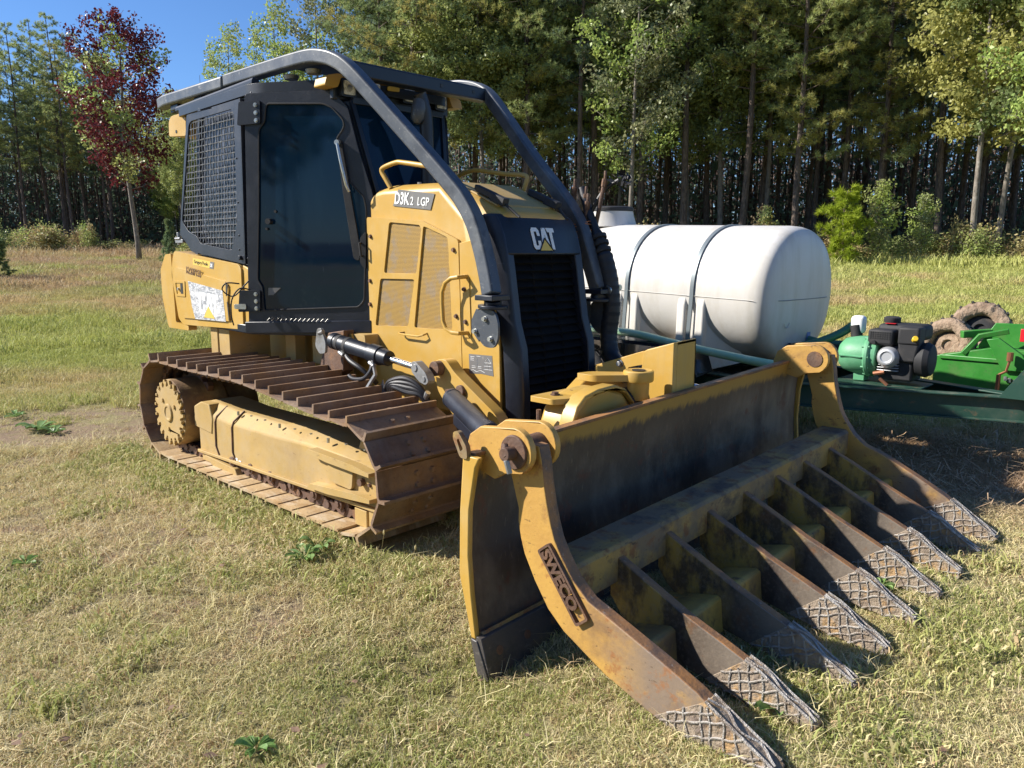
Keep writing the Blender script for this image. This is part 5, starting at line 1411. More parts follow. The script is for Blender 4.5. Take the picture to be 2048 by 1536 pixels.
tr = thing('tank_trailer', 'dark green steel trailer with black tyres carrying the white tank, tongue to the right', 'trailer', (0.4, 3.25, 0))
g = MB()
for a, b in (((1.70, 2.62), (-1.9, 2.80)), ((1.75, 3.86), (-1.85, 4.04))):
    pa, pb = Vector((a[0], a[1], 0.44)), Vector((b[0], b[1], 0.46))
    for zz, hw_, hh in ((0.085, 0.05, 0.006), (-0.085, 0.05, 0.006), (0.0, 0.005, 0.085)):
        d_ = (pb - pa); L_ = d_.length; q = d_.to_track_quat('X', 'Z').to_matrix()
        g.box((0, -hw_, zz - hh), (L_, hw_, zz + hh), q, pa)
g.build('frame_rail', M['dkgreen'], tr, 0.003)
g = MB()
for x in (-1.7, -1.1, -0.5, 0.1, 0.7, 1.3, 1.68): g.box((x - 0.04, 2.66, 0.40), (x + 0.04, 3.88, 0.50))
g.build('cross_member', M['dkgreen'], tr, 0.003)
g = MB(); g.box((-1.8, 2.60, 0.512), (1.62, 3.95, 0.53)); g.build('deck_plate', M['blackgloss'], tr, 0.003)
for s_, (a, b) in ((-1, ((1.66, 2.60), (3.42, 3.13))), (1, ((1.74, 3.86), (3.42, 3.17)))):
    pa, pb = Vector((a[0], a[1], 0.44)), Vector((b[0], b[1], 0.455))
    g = MB()
    d_ = (pb - pa); L_ = d_.length; q = d_.to_track_quat('X', 'Z').to_matrix()
    for zz, hw_, hh in ((0.088, 0.055, 0.006), (-0.088, 0.055, 0.006), (0.0, 0.005, 0.085)):
        g.box((0, -hw_, zz - hh), (L_, hw_, zz + hh), q, pa)
    g.build('tongue_beam', M['dkgreen'], tr, 0.003)
g = MB()
hp = rounded([(-0.10, 0.18), (0.10, 0.18), (0.10, 0.78), (0.03, 0.86), (-0.10, 0.86)], 0.03)
g.prism(hp, lambda a, b, t: (3.46 + t + a * 0.12, 3.14 + a, b), -0.012, 0.012, holes=[[(0.0 + 0.02 * math.cos(t), zz + 0.02 * math.sin(t)) for t in np.linspace(0, 5.5, 8)] for zz in (0.30, 0.45, 0.62, 0.74)])
g.prism([(3.22, 0.54), (3.44, 0.54), (3.44, 0.82), (3.40, 0.82)], PY, 3.02, 3.04); g.prism([(3.22, 0.54), (3.44, 0.54), (3.44, 0.82), (3.40, 0.82)], PY, 3.22, 3.24)
hpz = g.build('hitch_plate', M['dkgreen'], tr, 0.004)
g = MB()
for zz in (0.37, 0.53): g.hexbolt((3.475, 3.10, zz), (1, -0.3, 0), 0.022, 0.03); 
g.build('hitch_bolt', M['zinc'], hpz, 0.002)
for x in (-0.25, 0.62):
    for s_, y in ((-1, 2.44), (1, 4.06)):
        g = MB()
        g.lathe([(-0.10, 0.20), (-0.105, 0.30), (-0.085, 0.345), (-0.06, 0.362), (0.06, 0.362), (0.085, 0.345), (0.105, 0.30), (0.10, 0.20)], (x, y, 0.36), (0, 1, 0), 40)
        wh = g.build('wheel', M['tyre'], tr, 0.006)
        g = MB(); g.lathe([(-0.07, 0.20), (-0.07, 0.15), (-0.04, 0.10), (-0.06, 0.05), (-0.06, 0.0)], (x, y, 0.36), (0, -s_ * -1, 0), 28); g.build('rim', M['white_sticker'], wh, 0.003)
        g = MB()
        for k in range(28):
            t = 2 * PI * k / 28
            for dy in (-0.045, 0.0, 0.045):
                c = Vector((x + 0.363 * math.cos(t + dy), y + dy, 0.36 + 0.363 * math.sin(t + dy)))
                g.box((-0.006, -0.018, -0.026), (0.006, 0.018, 0.026), Matrix.Rotation(-(t + dy), 3, 'Y'), c)
        g.build('tread', M['tyre'], wh)
g = MB()
fpz = smoothpts([(-0.75, 0, 0.50), (-0.70, 0, 0.72), (-0.50, 0, 0.80), (0.2, 0, 0.80), (0.85, 0, 0.785), (1.02, 0, 0.74), (1.10, 0, 0.56)], 5)
vs = []
for p in fpz: vs += [(p.x, 2.33, p.z - 0.03), (p.x, 2.34, p.z), (p.x, 2.60, p.z + 0.01), (p.x, 2.60, p.z)]
fs = []
for i in range(len(fpz) - 1):
    for k in range(4): fs.append((i * 4 + k, i * 4 + (k + 1) % 4, (i + 1) * 4 + (k + 1) % 4, (i + 1) * 4 + k))
g.add(vs, fs); g.build('fender', M['blackgloss'], tr, 0.0, smooth=50)
g = MB(); g.cyl((-0.25, 2.4, 0.36), (-0.25, 4.1, 0.36), 0.03, n=10); g.cyl((0.62, 2.4, 0.36), (0.62, 4.1, 0.36), 0.03, n=10); g.box((-0.4, 2.62, 0.34), (0.8, 2.68, 0.38)); g.box((-0.4, 3.84, 0.34), (0.8, 3.90, 0.38)); g.build('axle', M['rubber'], tr, 0.004)
g = MB(); g.prism([(2.02, 2.78), (2.70, 3.00), (2.70, 3.32), (2.02, 3.50)], PZ, 0.536, 0.546); g.build('pump_plate', M['dkgreen'], tr, 0.002)
g = MB(); g.tube([(1.62, 2.75, 0.50), (1.72, 2.9, 0.62), (1.75, 3.3, 0.63), (1.72, 3.7, 0.62)], 0.02, n=8); g.build('tongue_brace', M['dkgreen'], tr)

# ---- pump with petrol engine
pp = thing('water_pump', 'small petrol engine water pump with pale green housing standing on the trailer tongue', 'pump', (2.35, 3.15, 0.546))
g = MB()
g.lathe([(-0.17, 0.06), (-0.165, 0.10), (-0.13, 0.135), (-0.05, 0.155), (0.02, 0.16), (0.05, 0.16), (0.055, 0.175), (0.085, 0.175), (0.09, 0.155), (0.14, 0.15), (0.145, 0.10)], (2.20, 3.10, 0.76), (1, 0.05, 0), 28)
g.box((2.16, 3.04, 0.55), (2.25, 3.16, 0.64))
ph = g.build('pump_housing', M['pumpgreen'], pp, 0.006)
g = MB()
for k in range(12):
    t = 2 * PI * k / 12; g.cyl((2.24, 3.11 + 0.168 * math.cos(t), 0.76 + 0.168 * math.sin(t)), (2.30, 3.11 + 0.168 * math.cos(t), 0.76 + 0.168 * math.sin(t)), 0.010, n=6)
g.tube([(2.03, 3.09 + 0.155, 0.76), (2.25, 3.10 + 0.17, 0.76)], 0.008, n=5); g.tube([(2.06, 3.09 - 0.14, 0.76), (2.25, 3.10 - 0.165, 0.76)], 0.008, n=5)
g.build('housing_rib', M['pumpgreen'], ph)
g = MB(); g.box((2.36, 3.02, 0.58), (2.62, 3.26, 0.86)); g.build('engine_block', M['rubber'], pp, 0.02)
g = MB(); g.lathe([(0, 0.085), (0.03, 0.085), (0.07, 0.065), (0.075, 0.045), (0.065, 0.04)], (2.44, 3.01, 0.77), (0, -1, 0.1), 24)
for k in range(5): g.box((2.36, 2.985, 0.66 + k * 0.022), (2.52, 3.03, 0.668 + k * 0.022))
g.build('engine_cover', M['silver'], pp, 0.004)
g = MB(); g.box((2.27, 2.98, 0.86), (2.47, 3.16, 0.99)); mf = g.build('muffler', M['rubber'], pp, 0.025, seg=3)
g = MB()
for i in range(4):
    for j in range(9): g.box((2.29 + j * 0.018, 2.977, 0.915 + i * 0.016), (2.30 + j * 0.018, 2.982, 0.924 + i * 0.016))
g.cyl((2.33, 2.95, 0.885), (2.33, 3.0, 0.885), 0.016, n=10); g.build('muffler_louvre', M['ink_dark'], mf)
g = MB(); g.box((2.50, 2.98, 0.88), (2.66, 3.14, 1.02)); g.prism([(2.52, 0.74), (2.64, 0.74), (2.66, 0.90), (2.50, 0.90)], PY, 2.99, 3.10); g.build('air_filter_box', M['rubber'], pp, 0.018, seg=3)
g = MB(); g.box((2.30, 3.10, 0.90), (2.66, 3.36, 1.03)); ft_ = g.build('fuel_tank', M['rubber'], pp, 0.04, seg=3)
g = MB(); g.lathe([(0, 0.06), (0.02, 0.065), (0.04, 0.065), (0.05, 0.05)], (2.37, 3.24, 1.03), (0, 0, 1), 20); g.build('fuel_cap', M['rubber'], ft_)
g = MB(); g.box((2.36, 3.10, 1.031), (2.44, 3.14, 1.034)); g.build('warning_label', M['red'], ft_)
g = MB(); g.lathe([(0, 0.13), (0.06, 0.14), (0.10, 0.12), (0.11, 0.08)], (2.63, 3.12, 0.76), (1, 0, 0), 28); g.build('recoil_starter', M['rubber'], pp, 0.004)
g = MB(); g.cyl((2.34, 2.98, 0.63), (2.42, 2.99, 0.65), 0.018, n=8); g.cyl((2.40, 2.95, 0.60), (2.46, 2.96, 0.55), 0.014, n=8); g.build('drain_tap', M['copper'], pp)
g = MB(); g.lathe([(0, 0.05), (0.05, 0.05), (0.05, 0.062), (0.07, 0.062)], (2.03, 3.09, 0.77), (-1, -0.05, 0), 20); g.lathe([(0, 0.045), (0.05, 0.045), (0.10, 0.05)], (2.14, 3.12, 0.90), (-0.2, 0.1, 1), 20); g.build('pipe_port', M['rubber'], pp)
g = MB(); g.box((2.08, 3.10, 0.93), (2.19, 3.20, 1.08)); g.build('outlet_elbow', M['white_sticker'], pp, 0.03, seg=3)
g = MB(); g.cyl((2.62, 3.0, 0.92), (2.64, 2.96, 0.94), 0.022, n=14); g.build('filter_knob', M['yel_pl'], pp, 0.004)
# hoses
g = MB(); g.tube(smoothpts([(-0.55, 2.58, 0.86), (-0.2, 2.50, 0.86), (0.35, 2.44, 0.855), (0.80, 2.42, 0.80), (1.30, 2.40, 0.745), (1.80, 2.42, 0.70), (2.1, 2.46, 0.72)], 8), 0.037, n=14)
tag(g.build('suction_hose', M['hosegreen'], None, smooth=60), 'long pale green hose running along the near side of the white tank', 'hose', 'green hoses by the tank')
g = MB(); g.tube(smoothpts([(1.72, 2.95, 0.80), (1.85, 3.02, 0.84), (2.0, 3.10, 0.92), (2.10, 3.15, 1.0), (2.14, 3.15, 1.01)], 6), 0.036, n=14)
tag(g.build('discharge_hose', M['hosegreen2'], None, smooth=60), 'short dark green hose entering the white elbow on top of the pump', 'hose', 'green hoses by the tank')
g = MB(); g.tube(smoothpts([(1.45, 3.35, 0.86), (1.75, 3.38, 0.80), (2.0, 3.40, 0.80), (2.3, 3.42, 0.80)], 6), 0.034, n=14)
tag(g.build('discharge_hose', M['hosegreen2'], None, smooth=60), 'dark green hose passing behind the pump to the white tank', 'hose', 'green hoses by the tank')
g = MB(); pts = smoothpts([(1.60, 3.02, 0.78), (1.75, 3.04, 0.77), (1.9, 3.07, 0.77), (1.97, 3.09, 0.77)], 16)
g.tube(pts, [0.036 if i % 2 else 0.040 for i in range(len(pts))], n=12)
tag(g.build('ribbed_hose', M['hose_black'], None, smooth=60), 'black ribbed hose joining the tank to the pale green pump housing', 'hose')

# ---- bright green rotary mower with muddy wheels
mw = thing('rotary_mower', 'bright green folding rotary mower with mud caked gauge wheels parked behind the trailer', 'mower', (3.0, 5.4, 0))
def MW(x, y, z): return (x, y, z)
g = MB()
g.prism([(2.25, 0.32), (2.25, 0.58), (2.75, 0.70), (3.6, 0.66), (5.0, 0.66), (5.0, 0.30), (2.9, 0.24)], PY, 4.95, 5.0)
g.prism([(2.25, 0.575), (2.75, 0.695), (3.6, 0.655), (5.0, 0.655), (5.0, 0.645), (2.75, 0.685), (2.25, 0.565)], PY, 5.0, 6.6)
g.prism([(2.85, 0.50), (2.70, 0.78), (2.80, 0.80), (3.0, 0.66), (3.1, 0.5)], PY, 4.90, 4.95)
g.build('deck', M['green'], mw, 0.006)
g = MB()
g.box((2.3, 4.93, 0.56), (5.0, 4.99, 0.60)); g.tube([(2.45, 5.05, 0.80), (2.75, 5.3, 0.83), (3.4, 5.5, 0.84), (4.8, 5.5, 0.84)], 0.05, square=True); g.prism([(2.55, 0.66), (2.7, 0.92), (2.95, 0.92), (3.1, 0.66)], PY, 5.2, 5.23); g.prism([(3.1, 0.66), (3.3, 0.86), (4.6, 0.86), (4.8, 0.66)], PY, 5.6, 5.64)
g.tube([(2.50, 4.95, 0.62), (2.62, 5.0, 0.80), (2.85, 5.05, 0.86)], 0.035, square=True)
g.build('lift_frame', M['green'], mw, 0.006)
g = MB()
for k in range(16): g.tube([(2.88 + k * 0.035, 4.93, 0.44 - k * 0.012), (2.885 + k * 0.035, 4.93, 0.40 - k * 0.012)], 0.014, n=6)
g.build('safety_chain', M['zinc'], mw)
for x, y, z, r_, tilt, lab in ((2.27, 5.30, 0.66, 0.27, 0.25, None), (2.40, 5.95, 0.78, 0.30, -0.15, None), (1.66, 5.35, 0.56, 0.20, 0.8, None)):
    ax_ = Vector((math.sin(tilt) * -0.75, -1, 0.35 * math.cos(tilt))).normalized()
    pr = [(-0.07, r_ * 0.52), (-0.10, r_ * 0.62), (-0.105, r_ * 0.80), (-0.085, r_ * 0.93), (-0.05, r_ * 0.99), (0.05, r_ * 0.99), (0.085, r_ * 0.93), (0.105, r_ * 0.80), (0.10, r_ * 0.62), (0.07, r_ * 0.52)]
    qq = ax_.to_track_quat('Z', 'Y'); nk_ = 56; m_ = len(pr); vs = []
    for h_, rr_ in pr:
        for k in range(nk_):
            t_ = 2 * PI * k / nk_
            v_ = Vector((x, y, z)) + qq @ Vector((rr_ * math.cos(t_), rr_ * math.sin(t_), h_))
            v_ += (v_ - Vector((x, y, z))).normalized() * (0.020 * mnoise.noise(v_ * 11) + 0.012 * mnoise.noise(v_ * 31))
            vs.append(v_)
    g = MB(); g.add(vs, [(i_ * nk_ + k, i_ * nk_ + (k + 1) % nk_, ((i_ + 1) % m_) * nk_ + (k + 1) % nk_, ((i_ + 1) % m_) * nk_ + k) for i_ in range(m_) for k in range(nk_)])
    wl = g.build('gauge_wheel', M['mud'], mw, smooth=50)
    g = MB()
    for k in range(30):
        t_ = 2 * PI * k / 30
        c_ = Vector((x, y, z)) + qq @ Vector((r_ * 0.985 * math.cos(t_), r_ * 0.985 * math.sin(t_), 0.045 if k % 2 else -0.045))
        g.box((-0.012, -0.014, -0.035), (0.012, 0.014, 0.035), (qq @ Matrix.Rotation(t_, 3, 'Z').to_quaternion()).to_matrix(), c_)
    g.build('tread', M['tyre'], wl, 0.003)
    g = MB(); g.lathe([(-0.01, r_ * 0.56), (0.0, r_ * 0.50), (0.02, r_ * 0.42), (0.02, r_ * 0.20), (-0.03, r_ * 0.17), (-0.035, 0.0)], (x, y, z), ax_, 28); g.build('hub', M['mud'] if x < 2.35 else M['tyre'], wl, smooth=40)
g = MB(); g.box((2.97, 4.90, 0.78), (3.04, 4.92, 0.90)); g.build('reflector', M['red'], mw, 0.004)
g = MB(); g.box((3.04, 4.90, 0.74), (3.14, 4.93, 0.92)); g.build('lamp_bracket', M['rubber'], mw, 0.01)
g = MB(); g.cyl((2.84, 4.86, 0.28), (2.84, 4.86, 0.46), 0.02, n=10); g.tube([(2.84, 4.86, 0.46), (2.90, 4.84, 0.50), (2.92, 4.84, 0.60)], 0.012, n=8); g.cyl((2.92, 4.84, 0.60), (2.92, 4.84, 0.68), 0.028, n=10); g.build('jack_handle', M['copper'], mw)
g = MB(); g.tube(smoothpts([(3.04, 4.95, 0.80), (3.12, 4.9, 0.72), (3.3, 4.95, 0.74), (3.7, 5.0, 0.78)], 5), 0.012, n=6); g.tube([(3.1, 5.0, 0.76), (4.0, 5.1, 0.80)], 0.022, n=8); g.build('hydraulic_hose', M['white_sticker'], mw)
# ------------------------------------------------------------------ ground
CX, CY = 4.52, -3.51
def at(az, dist):
    """point at a compass offset (degrees, right of the camera heading) and distance from the camera's footing"""
    a = R(134.0 - az)
    return CX + dist * math.cos(a), CY + dist * math.sin(a)
def sstep(a, b, x):
    t = max(0.0, min(1.0, (x - a) / (b - a))); return t * t * (3 - 2 * t)
def G(x, y):
    r = math.hypot(x - CX, y - CY)
    z = 0.034 * max(0.0, r - 9.0) * sstep(9, 20, r)
    if r > 90: z = 0.034 * 81 + (r - 90) * 0.01
    z += 0.05 * (mnoise.noise(Vector((x * 0.35, y * 0.35, 3.1)))) * sstep(2.0, 8, r)
    z += 0.012 * mnoise.noise(Vector((x * 1.7, y * 1.7, 9.1)))
    z -= 0.085 * math.exp(-(((x - 2.45) / 0.45) ** 2 + ((y + 1.55) / 0.5) ** 2))
    z -= 0.02
    if -2.2 < x < 1.6 and abs(y) < 1.4: z = min(z, -0.004)
    return z
def lfield(t, c, amt=0.85):
    # sandy worn ground beyond the mown strip at the left
    x, y = at(-24, 44)
    g_ = node(t, 'ShaderNodeNewGeometry')
    v2 = node(t, 'ShaderNodeVectorMath', operation='DISTANCE'); v2.inputs[1].default_value = (x, y, 1.2)
    t.links.new(g_.outputs['Position'], v2.inputs[0])
    m2 = node(t, 'ShaderNodeMapRange'); m2.inputs['From Min'].default_value = 24; m2.inputs['From Max'].default_value = 17
    t.links.new(v2.outputs['Value'], m2.inputs['Value'])
    k_, _ = nmask(t, 0.35, 0.38, 0.55, 6, 0.65, off=8)
    k2_, _ = nmask(t, 0.5, 0.60, 0.66, 6, 0.65, off=21)
    c = mixc(t, mul(t, mul(t, m2.outputs[0], k_), amt), c, (0.46, 0.32, 0.20, 1))
    return mixc(t, mul(t, mul(t, m2.outputs[0], k2_), 0.6), c, (0.75, 0.60, 0.46, 1))
m, t, p = newmat('field_soil')
k1, _ = nmask(t, 0.35, 0.42, 0.62, 6, 0.6)
k2, _ = nmask(t, 3.0, 0.42, 0.66, 8, 0.7)
k3, _ = nmask(t, 26, 0.40, 0.66, 6, 0.7)
c = mixc(t, k1, (0.26, 0.235, 0.10, 1), (0.36, 0.29, 0.16, 1))
c = mixc(t, mul(t, k2, 0.6), c, (0.18, 0.18, 0.06, 1))
c = mixc(t, mul(t, k3, 0.6), c, (0.46, 0.38, 0.22, 1))
# distances from the camera footing pick field green against forest litter
ge = node(t, 'ShaderNodeNewGeometry')
vm = node(t, 'ShaderNodeVectorMath', operation='DISTANCE'); vm.inputs[1].default_value = (CX, CY, 0.0)
t.links.new(ge.outputs['Position'], vm.inputs[0])
mr = node(t, 'ShaderNodeMapRange'); mr.inputs['From Min'].default_value = 7; mr.inputs['From Max'].default_value = 15
t.links.new(vm.outputs['Value'], mr.inputs['Value'])
kf, _ = nmask(t, 0.16, 0.45, 0.60, 5, 0.6, off=5)
cf_ = mixc(t, kf, (0.30, 0.31, 0.08, 1), (0.42, 0.31, 0.15, 1))
cf_ = mixc(t, mul(t, k3, 0.45), cf_, (0.46, 0.42, 0.17, 1))
c = mixc(t, mul(t, mr.outputs[0], 0.85), c, cf_)
mr2 = node(t, 'ShaderNodeMapRange'); mr2.inputs['From Min'].default_value = 40; mr2.inputs['From Max'].default_value = 46
t.links.new(vm.outputs['Value'], mr2.inputs['Value'])
c = mixc(t, mr2.outputs[0], c, (0.105, 0.06, 0.038, 1))
# bare patches
def patch(t, c, x, y, rx, col, amt=1.0, soft=0.5):
    vm = node(t, 'ShaderNodeVectorMath', operation='DISTANCE'); vm.inputs[1].default_value = (x, y, 0.0)
    t.links.new(ge.outputs['Position'], vm.inputs[0])
    mr = node(t, 'ShaderNodeMapRange'); mr.inputs['From Min'].default_value = rx * (1 + soft); mr.inputs['From Max'].default_value = rx * (1 - soft)
    t.links.new(vm.outputs['Value'], mr.inputs['Value'])
    k, _ = nmask(t, 2.6, 0.36, 0.56, 6, 0.7, off=x)
    return mixc(t, mul(t, mul(t, mr.outputs[0], k), amt), c, col)
PATCH = [(-3.4, -1.3, 1.5), (-2.6, -2.3, 0.9), (0.15, -1.95, 0.55), (-0.75, -2.25, 0.45), (0.9, -2.25, 0.35), (1.5, -2.0, 0.3), (2.7, 2.75, 1.15), (3.6, 3.7, 1.4), (4.9, 3.0, 1.0)]
for x, y, r_ in PATCH: c = patch(t, c, x, y, r_, (0.30, 0.215, 0.145, 1) if x < 2 else (0.27, 0.17, 0.10, 1))
c = lfield(t, c)
t.links.new(c, p.inputs['Base Color']); p.inputs['Roughness'].default_value = 0.95; p.inputs['Specular IOR Level'].default_value = 0.1
_, f1 = nmask(t, 40, 0, 1, 8, 0.75)
b = node(t, 'ShaderNodeBump'); b.inputs['Strength'].default_value = 0.9; b.inputs['Distance'].default_value = 0.03
t.links.new(f1, b.inputs['Height']); t.links.new(b.outputs[0], p.inputs['Normal'])
M['soil'] = m
rings = [0.0] + list(np.geomspace(0.6, 14, 110)) + list(np.geomspace(14.6, 420, 60))
NA = 300
vs = []; fs = []
for i, r_ in enumerate(rings):
    for k in range(NA):
        a = 2 * PI * k / NA
        x, y = CX + r_ * math.cos(a), CY + r_ * math.sin(a)
        vs.append((x, y, G(x, y)))
for i in range(len(rings) - 1):
    for k in range(NA):
        fs.append((i * NA + k, (i + 1) * NA + k, (i + 1) * NA + (k + 1) % NA, i * NA + (k + 1) % NA))
me = bpy.data.meshes.new('ground'); me.from_pydata(vs, [], fs); me.materials.append(M['soil']); me.shade_smooth()
gr = bpy.data.objects.new('ground', me); COL.objects.link(gr); gr['kind'] = 'structure'

# ------------------------------------------------------------------ grass
def leafmat(name, cols, sc=1.5, trans=0.35, rand=0.5, lo=0.35, hi=0.65, rough=0.6, zone=None):
    m = bpy.data.materials.new(name); m.use_nodes = True
    t = m.node_tree; t.nodes.clear()
    out = node(t, 'ShaderNodeOutputMaterial')
    oi = node(t, 'ShaderNodeObjectInfo')
    n1, _ = nmask(t, sc, lo, hi, 4, 0.6)
    n2, _ = nmask(t, sc * 9, 0.3, 0.7, 3, 0.6, off=3)
    c = mixc(t, n1, cols[0], cols[1])
    c = mixc(t, mul(t, n2, 0.7), c, cols[2])
    if len(cols) > 3:
        mr = node(t, 'ShaderNodeMapRange'); mr.inputs['From Min'].default_value = 1 - rand; mr.inputs['From Max'].default_value = 1.0
        t.links.new(oi.outputs['Random'], mr.inputs['Value'])
        c = mixc(t, mr.outputs[0], c, cols[3])
    if zone:
        c = zone(t, c)
    d = node(t, 'ShaderNodeBsdfPrincipled'); d.inputs['Roughness'].default_value = rough; d.inputs['Specular IOR Level'].default_value = 0.25
    tr = node(t, 'ShaderNodeBsdfTranslucent')
    t.links.new(c, d.inputs['Base Color']); t.links.new(c, tr.inputs['Color'])
    mx = node(t, 'ShaderNodeMixShader'); mx.inputs[0].default_value = trans
    t.links.new(d.outputs[0], mx.inputs[1]); t.links.new(tr.outputs[0], mx.inputs[2]); t.links.new(mx.outputs[0], out.inputs[0])
    return m
def gzone(t, c):
    ge = node(t, 'ShaderNodeNewGeometry')
    vm = node(t, 'ShaderNodeVectorMath', operation='DISTANCE'); vm.inputs[1].default_value = (CX, CY, 0.0)
    t.links.new(ge.outputs['Position'], vm.inputs[0])
    mr = node(t, 'ShaderNodeMapRange'); mr.inputs['From Min'].default_value = 6.0; mr.inputs['From Max'].default_value = 13
    t.links.new(vm.outputs['Value'], mr.inputs['Value'])
    k, _ = nmask(t, 0.16, 0.47, 0.60, 5, 0.6, off=5)
    fc = mixc(t, k, (0.42, 0.45, 0.11, 1), (0.58, 0.43, 0.22, 1))
    c = mixc(t, mul(t, mr.outputs[0], 0.75), c, fc)
    c = lfield(t, c, 0.8)
    for (x, y, r_) in PATCH[-3:]:
        v2 = node(t, 'ShaderNodeVectorMath', operation='DISTANCE'); v2.inputs[1].default_value = (x, y, 0.0)
        t.links.new(ge.outputs['Position'], v2.inputs[0])
        m2 = node(t, 'ShaderNodeMapRange'); m2.inputs['From Min'].default_value = r_ * 1.25; m2.inputs['From Max'].default_value = r_ * 0.7
        t.links.new(v2.outputs['Value'], m2.inputs['Value'])
        c = mixc(t, mul(t, m2.outputs[0], 0.85), c, (0.43, 0.29, 0.17, 1))
    return c
M['grass_dry'] = leafmat('dry_grass', [(0.714, 0.589, 0.337, 1), (0.546, 0.496, 0.204, 1), (0.798, 0.683, 0.428, 1), (0.504, 0.331, 0.194, 1)], 1.1, 0.25, 0.22, zone=gzone)
M['grass_green'] = leafmat('green_grass', [(0.38, 0.40, 0.12, 1), (0.25, 0.32, 0.08, 1), (0.52, 0.49, 0.20, 1), (0.54, 0.47, 0.22, 1)], 1.3, 0.3, 0.35, zone=gzone)
gcol = bpy.data.collections.new('grass_tufts')
def tuft(seed, n, rad, hmin, hmax, wd, lean, mix, name):
    rr = random.Random(seed)
    vs, fs, mi = [], [], []
    for i in range(n):
        a = rr.uniform(0, 2 * PI); d_ = rad * math.sqrt(rr.random())
        bx, by = d_ * math.cos(a), d_ * math.sin(a)
        h = rr.uniform(hmin, hmax); la = rr.uniform(0, 2 * PI); ln = rr.uniform(0.2, 1.0) * lean * h
        wa = rr.uniform(0, PI); w_ = wd * rr.uniform(0.6, 1.3)
        wx, wy = math.cos(wa) * w_ / 2, math.sin(wa) * w_ / 2
        lx, ly = math.cos(la) * ln, math.sin(la) * ln
        b0 = len(vs)
        k_ = rr.uniform(0.45, 0.7)
        vs += [(bx - wx, by - wy, -0.008), (bx + wx, by + wy, -0.008), (bx + lx * 0.35 + wx * 0.8, by + ly * 0.35 + wy * 0.8, h * k_), (bx + lx * 0.35 - wx * 0.8, by + ly * 0.35 - wy * 0.8, h * k_), (bx + lx, by + ly, h * rr.uniform(0.65, 1.0))]
        fs += [(b0, b0 + 1, b0 + 2, b0 + 3), (b0 + 3, b0 + 2, b0 + 4)]
        m_ = 1 if rr.random() < mix else 0
        mi += [m_, m_]
    me = bpy.data.meshes.new(name); me.from_pydata(vs, [], fs)
    me.materials.append(M['grass_dry']); me.materials.append(M['grass_green'])
    me.polygons.foreach_set('material_index', mi)
    o = bpy.data.objects.new(name, me); gcol.objects.link(o)
    return o
# names sort alphabetically, the index picks the kind
tuft(1, 34, 0.075, 0.012, 0.040, 0.0058, 2.4, 0.08, 'tuft_a')
tuft(2, 34, 0.075, 0.014, 0.046, 0.0058, 2.0, 0.28, 'tuft_b')
tuft(3, 32, 0.070, 0.018, 0.058, 0.0062, 1.4, 0.75, 'tuft_c')
tuft(4, 60, 0.20, 0.05, 0.13, 0.010, 0.9, 0.75, 'tuft_d')
tuft(5, 60, 0.22, 0.05, 0.15, 0.010, 0.9, 0.30, 'tuft_e')
tuft(6, 34, 0.15, 0.015, 0.07, 0.004, 3.2, 0.03, 'tuft_f')
rg = np.random.default_rng(5)
pos, scl, vid = [], [], []
def excluded(x, y):
    if -1.9 < x < 1.35 and (0.60 < abs(y) < 1.235): return True
    return False
def scatter(r0, r1, dens, kinds, s0, s1, half=46):
    area = math.radians(2 * half) / 2 * (r1 * r1 - r0 * r0)
    n = int(area * dens)
    rr_ = np.sqrt(rg.uniform(r0 * r0, r1 * r1, n)); aa = rg.uniform(-half, half, n)
    for r_, a in zip(rr_, aa):
        x, y = at(a, r_)
        if excluded(x, y): continue
        inpatch = 0
        for (px_, py_, pr) in PATCH[:-3]:
            if math.hypot(x - px_, y - py_) < pr * (0.8 + 0.5 * mnoise.noise(Vector((x * 1.5, y * 1.5, 0)))): inpatch = 1
        if inpatch and rg.random() < 0.50: continue
        nn = mnoise.noise(Vector((x * 0.9, y * 0.9, 1.7)))
        straw = any(math.hypot(x - q[0], y - q[1]) < q[2] * 1.1 for q in PATCH[-3:])
        nn += rg.normal(0, 0.10)
        kk = kinds[1] if nn > -0.04 else kinds[0]
        if len(kinds) > 2 and nn > 0.24: kk = kinds[2]
        if straw and rg.random() < 0.6: kk = 5
        elif inpatch: kk = 0 if rg.random() < 0.6 else 5
        hs_ = 0.75 + 0.6 * (mnoise.noise(Vector((x * 0.6, y * 0.6, 5.0))) + 0.5)
        pos.append((x, y, G(x, y))); scl.append(rg.uniform(s0, s1) * hs_); vid.append(kk)
scatter(1.6, 4.0, 820, (0, 1, 2), 0.48, 0.82)
scatter(4.0, 7.5, 430, (0, 1, 2), 0.65, 1.05)
scatter(7.5, 14, 80, (4, 3), 0.5, 0.85)
scatter(14, 26, 26, (4, 3), 0.8, 1.4, 42)
scatter(26, 46, 9, (4, 3), 1.3, 2.2, 42)
scatter(46, 60, 5, (4, 4), 1.6, 3.6, 42)
for _ in range(2600):
    a = rg.uniform(-40, 40); r_ = (rg.uniform(50, 60) if a < -14 else rg.uniform(37, 43)); x, y = at(a, r_)
    pos.append((x, y, G(x, y))); scl.append(rg.uniform(1.6, 5.2)); vid.append(4 if rg.random() < 0.7 else 3)
for _ in range(900):     # straggling dry stems lying in the short turf
    a = rg.uniform(-40, 40); r_ = rg.uniform(2, 9); x, y = at(a, r_)
    if excluded(x, y): continue
    pos.append((x, y, G(x, y))); scl.append(rg.uniform(0.5, 1.1)); vid.append(5)
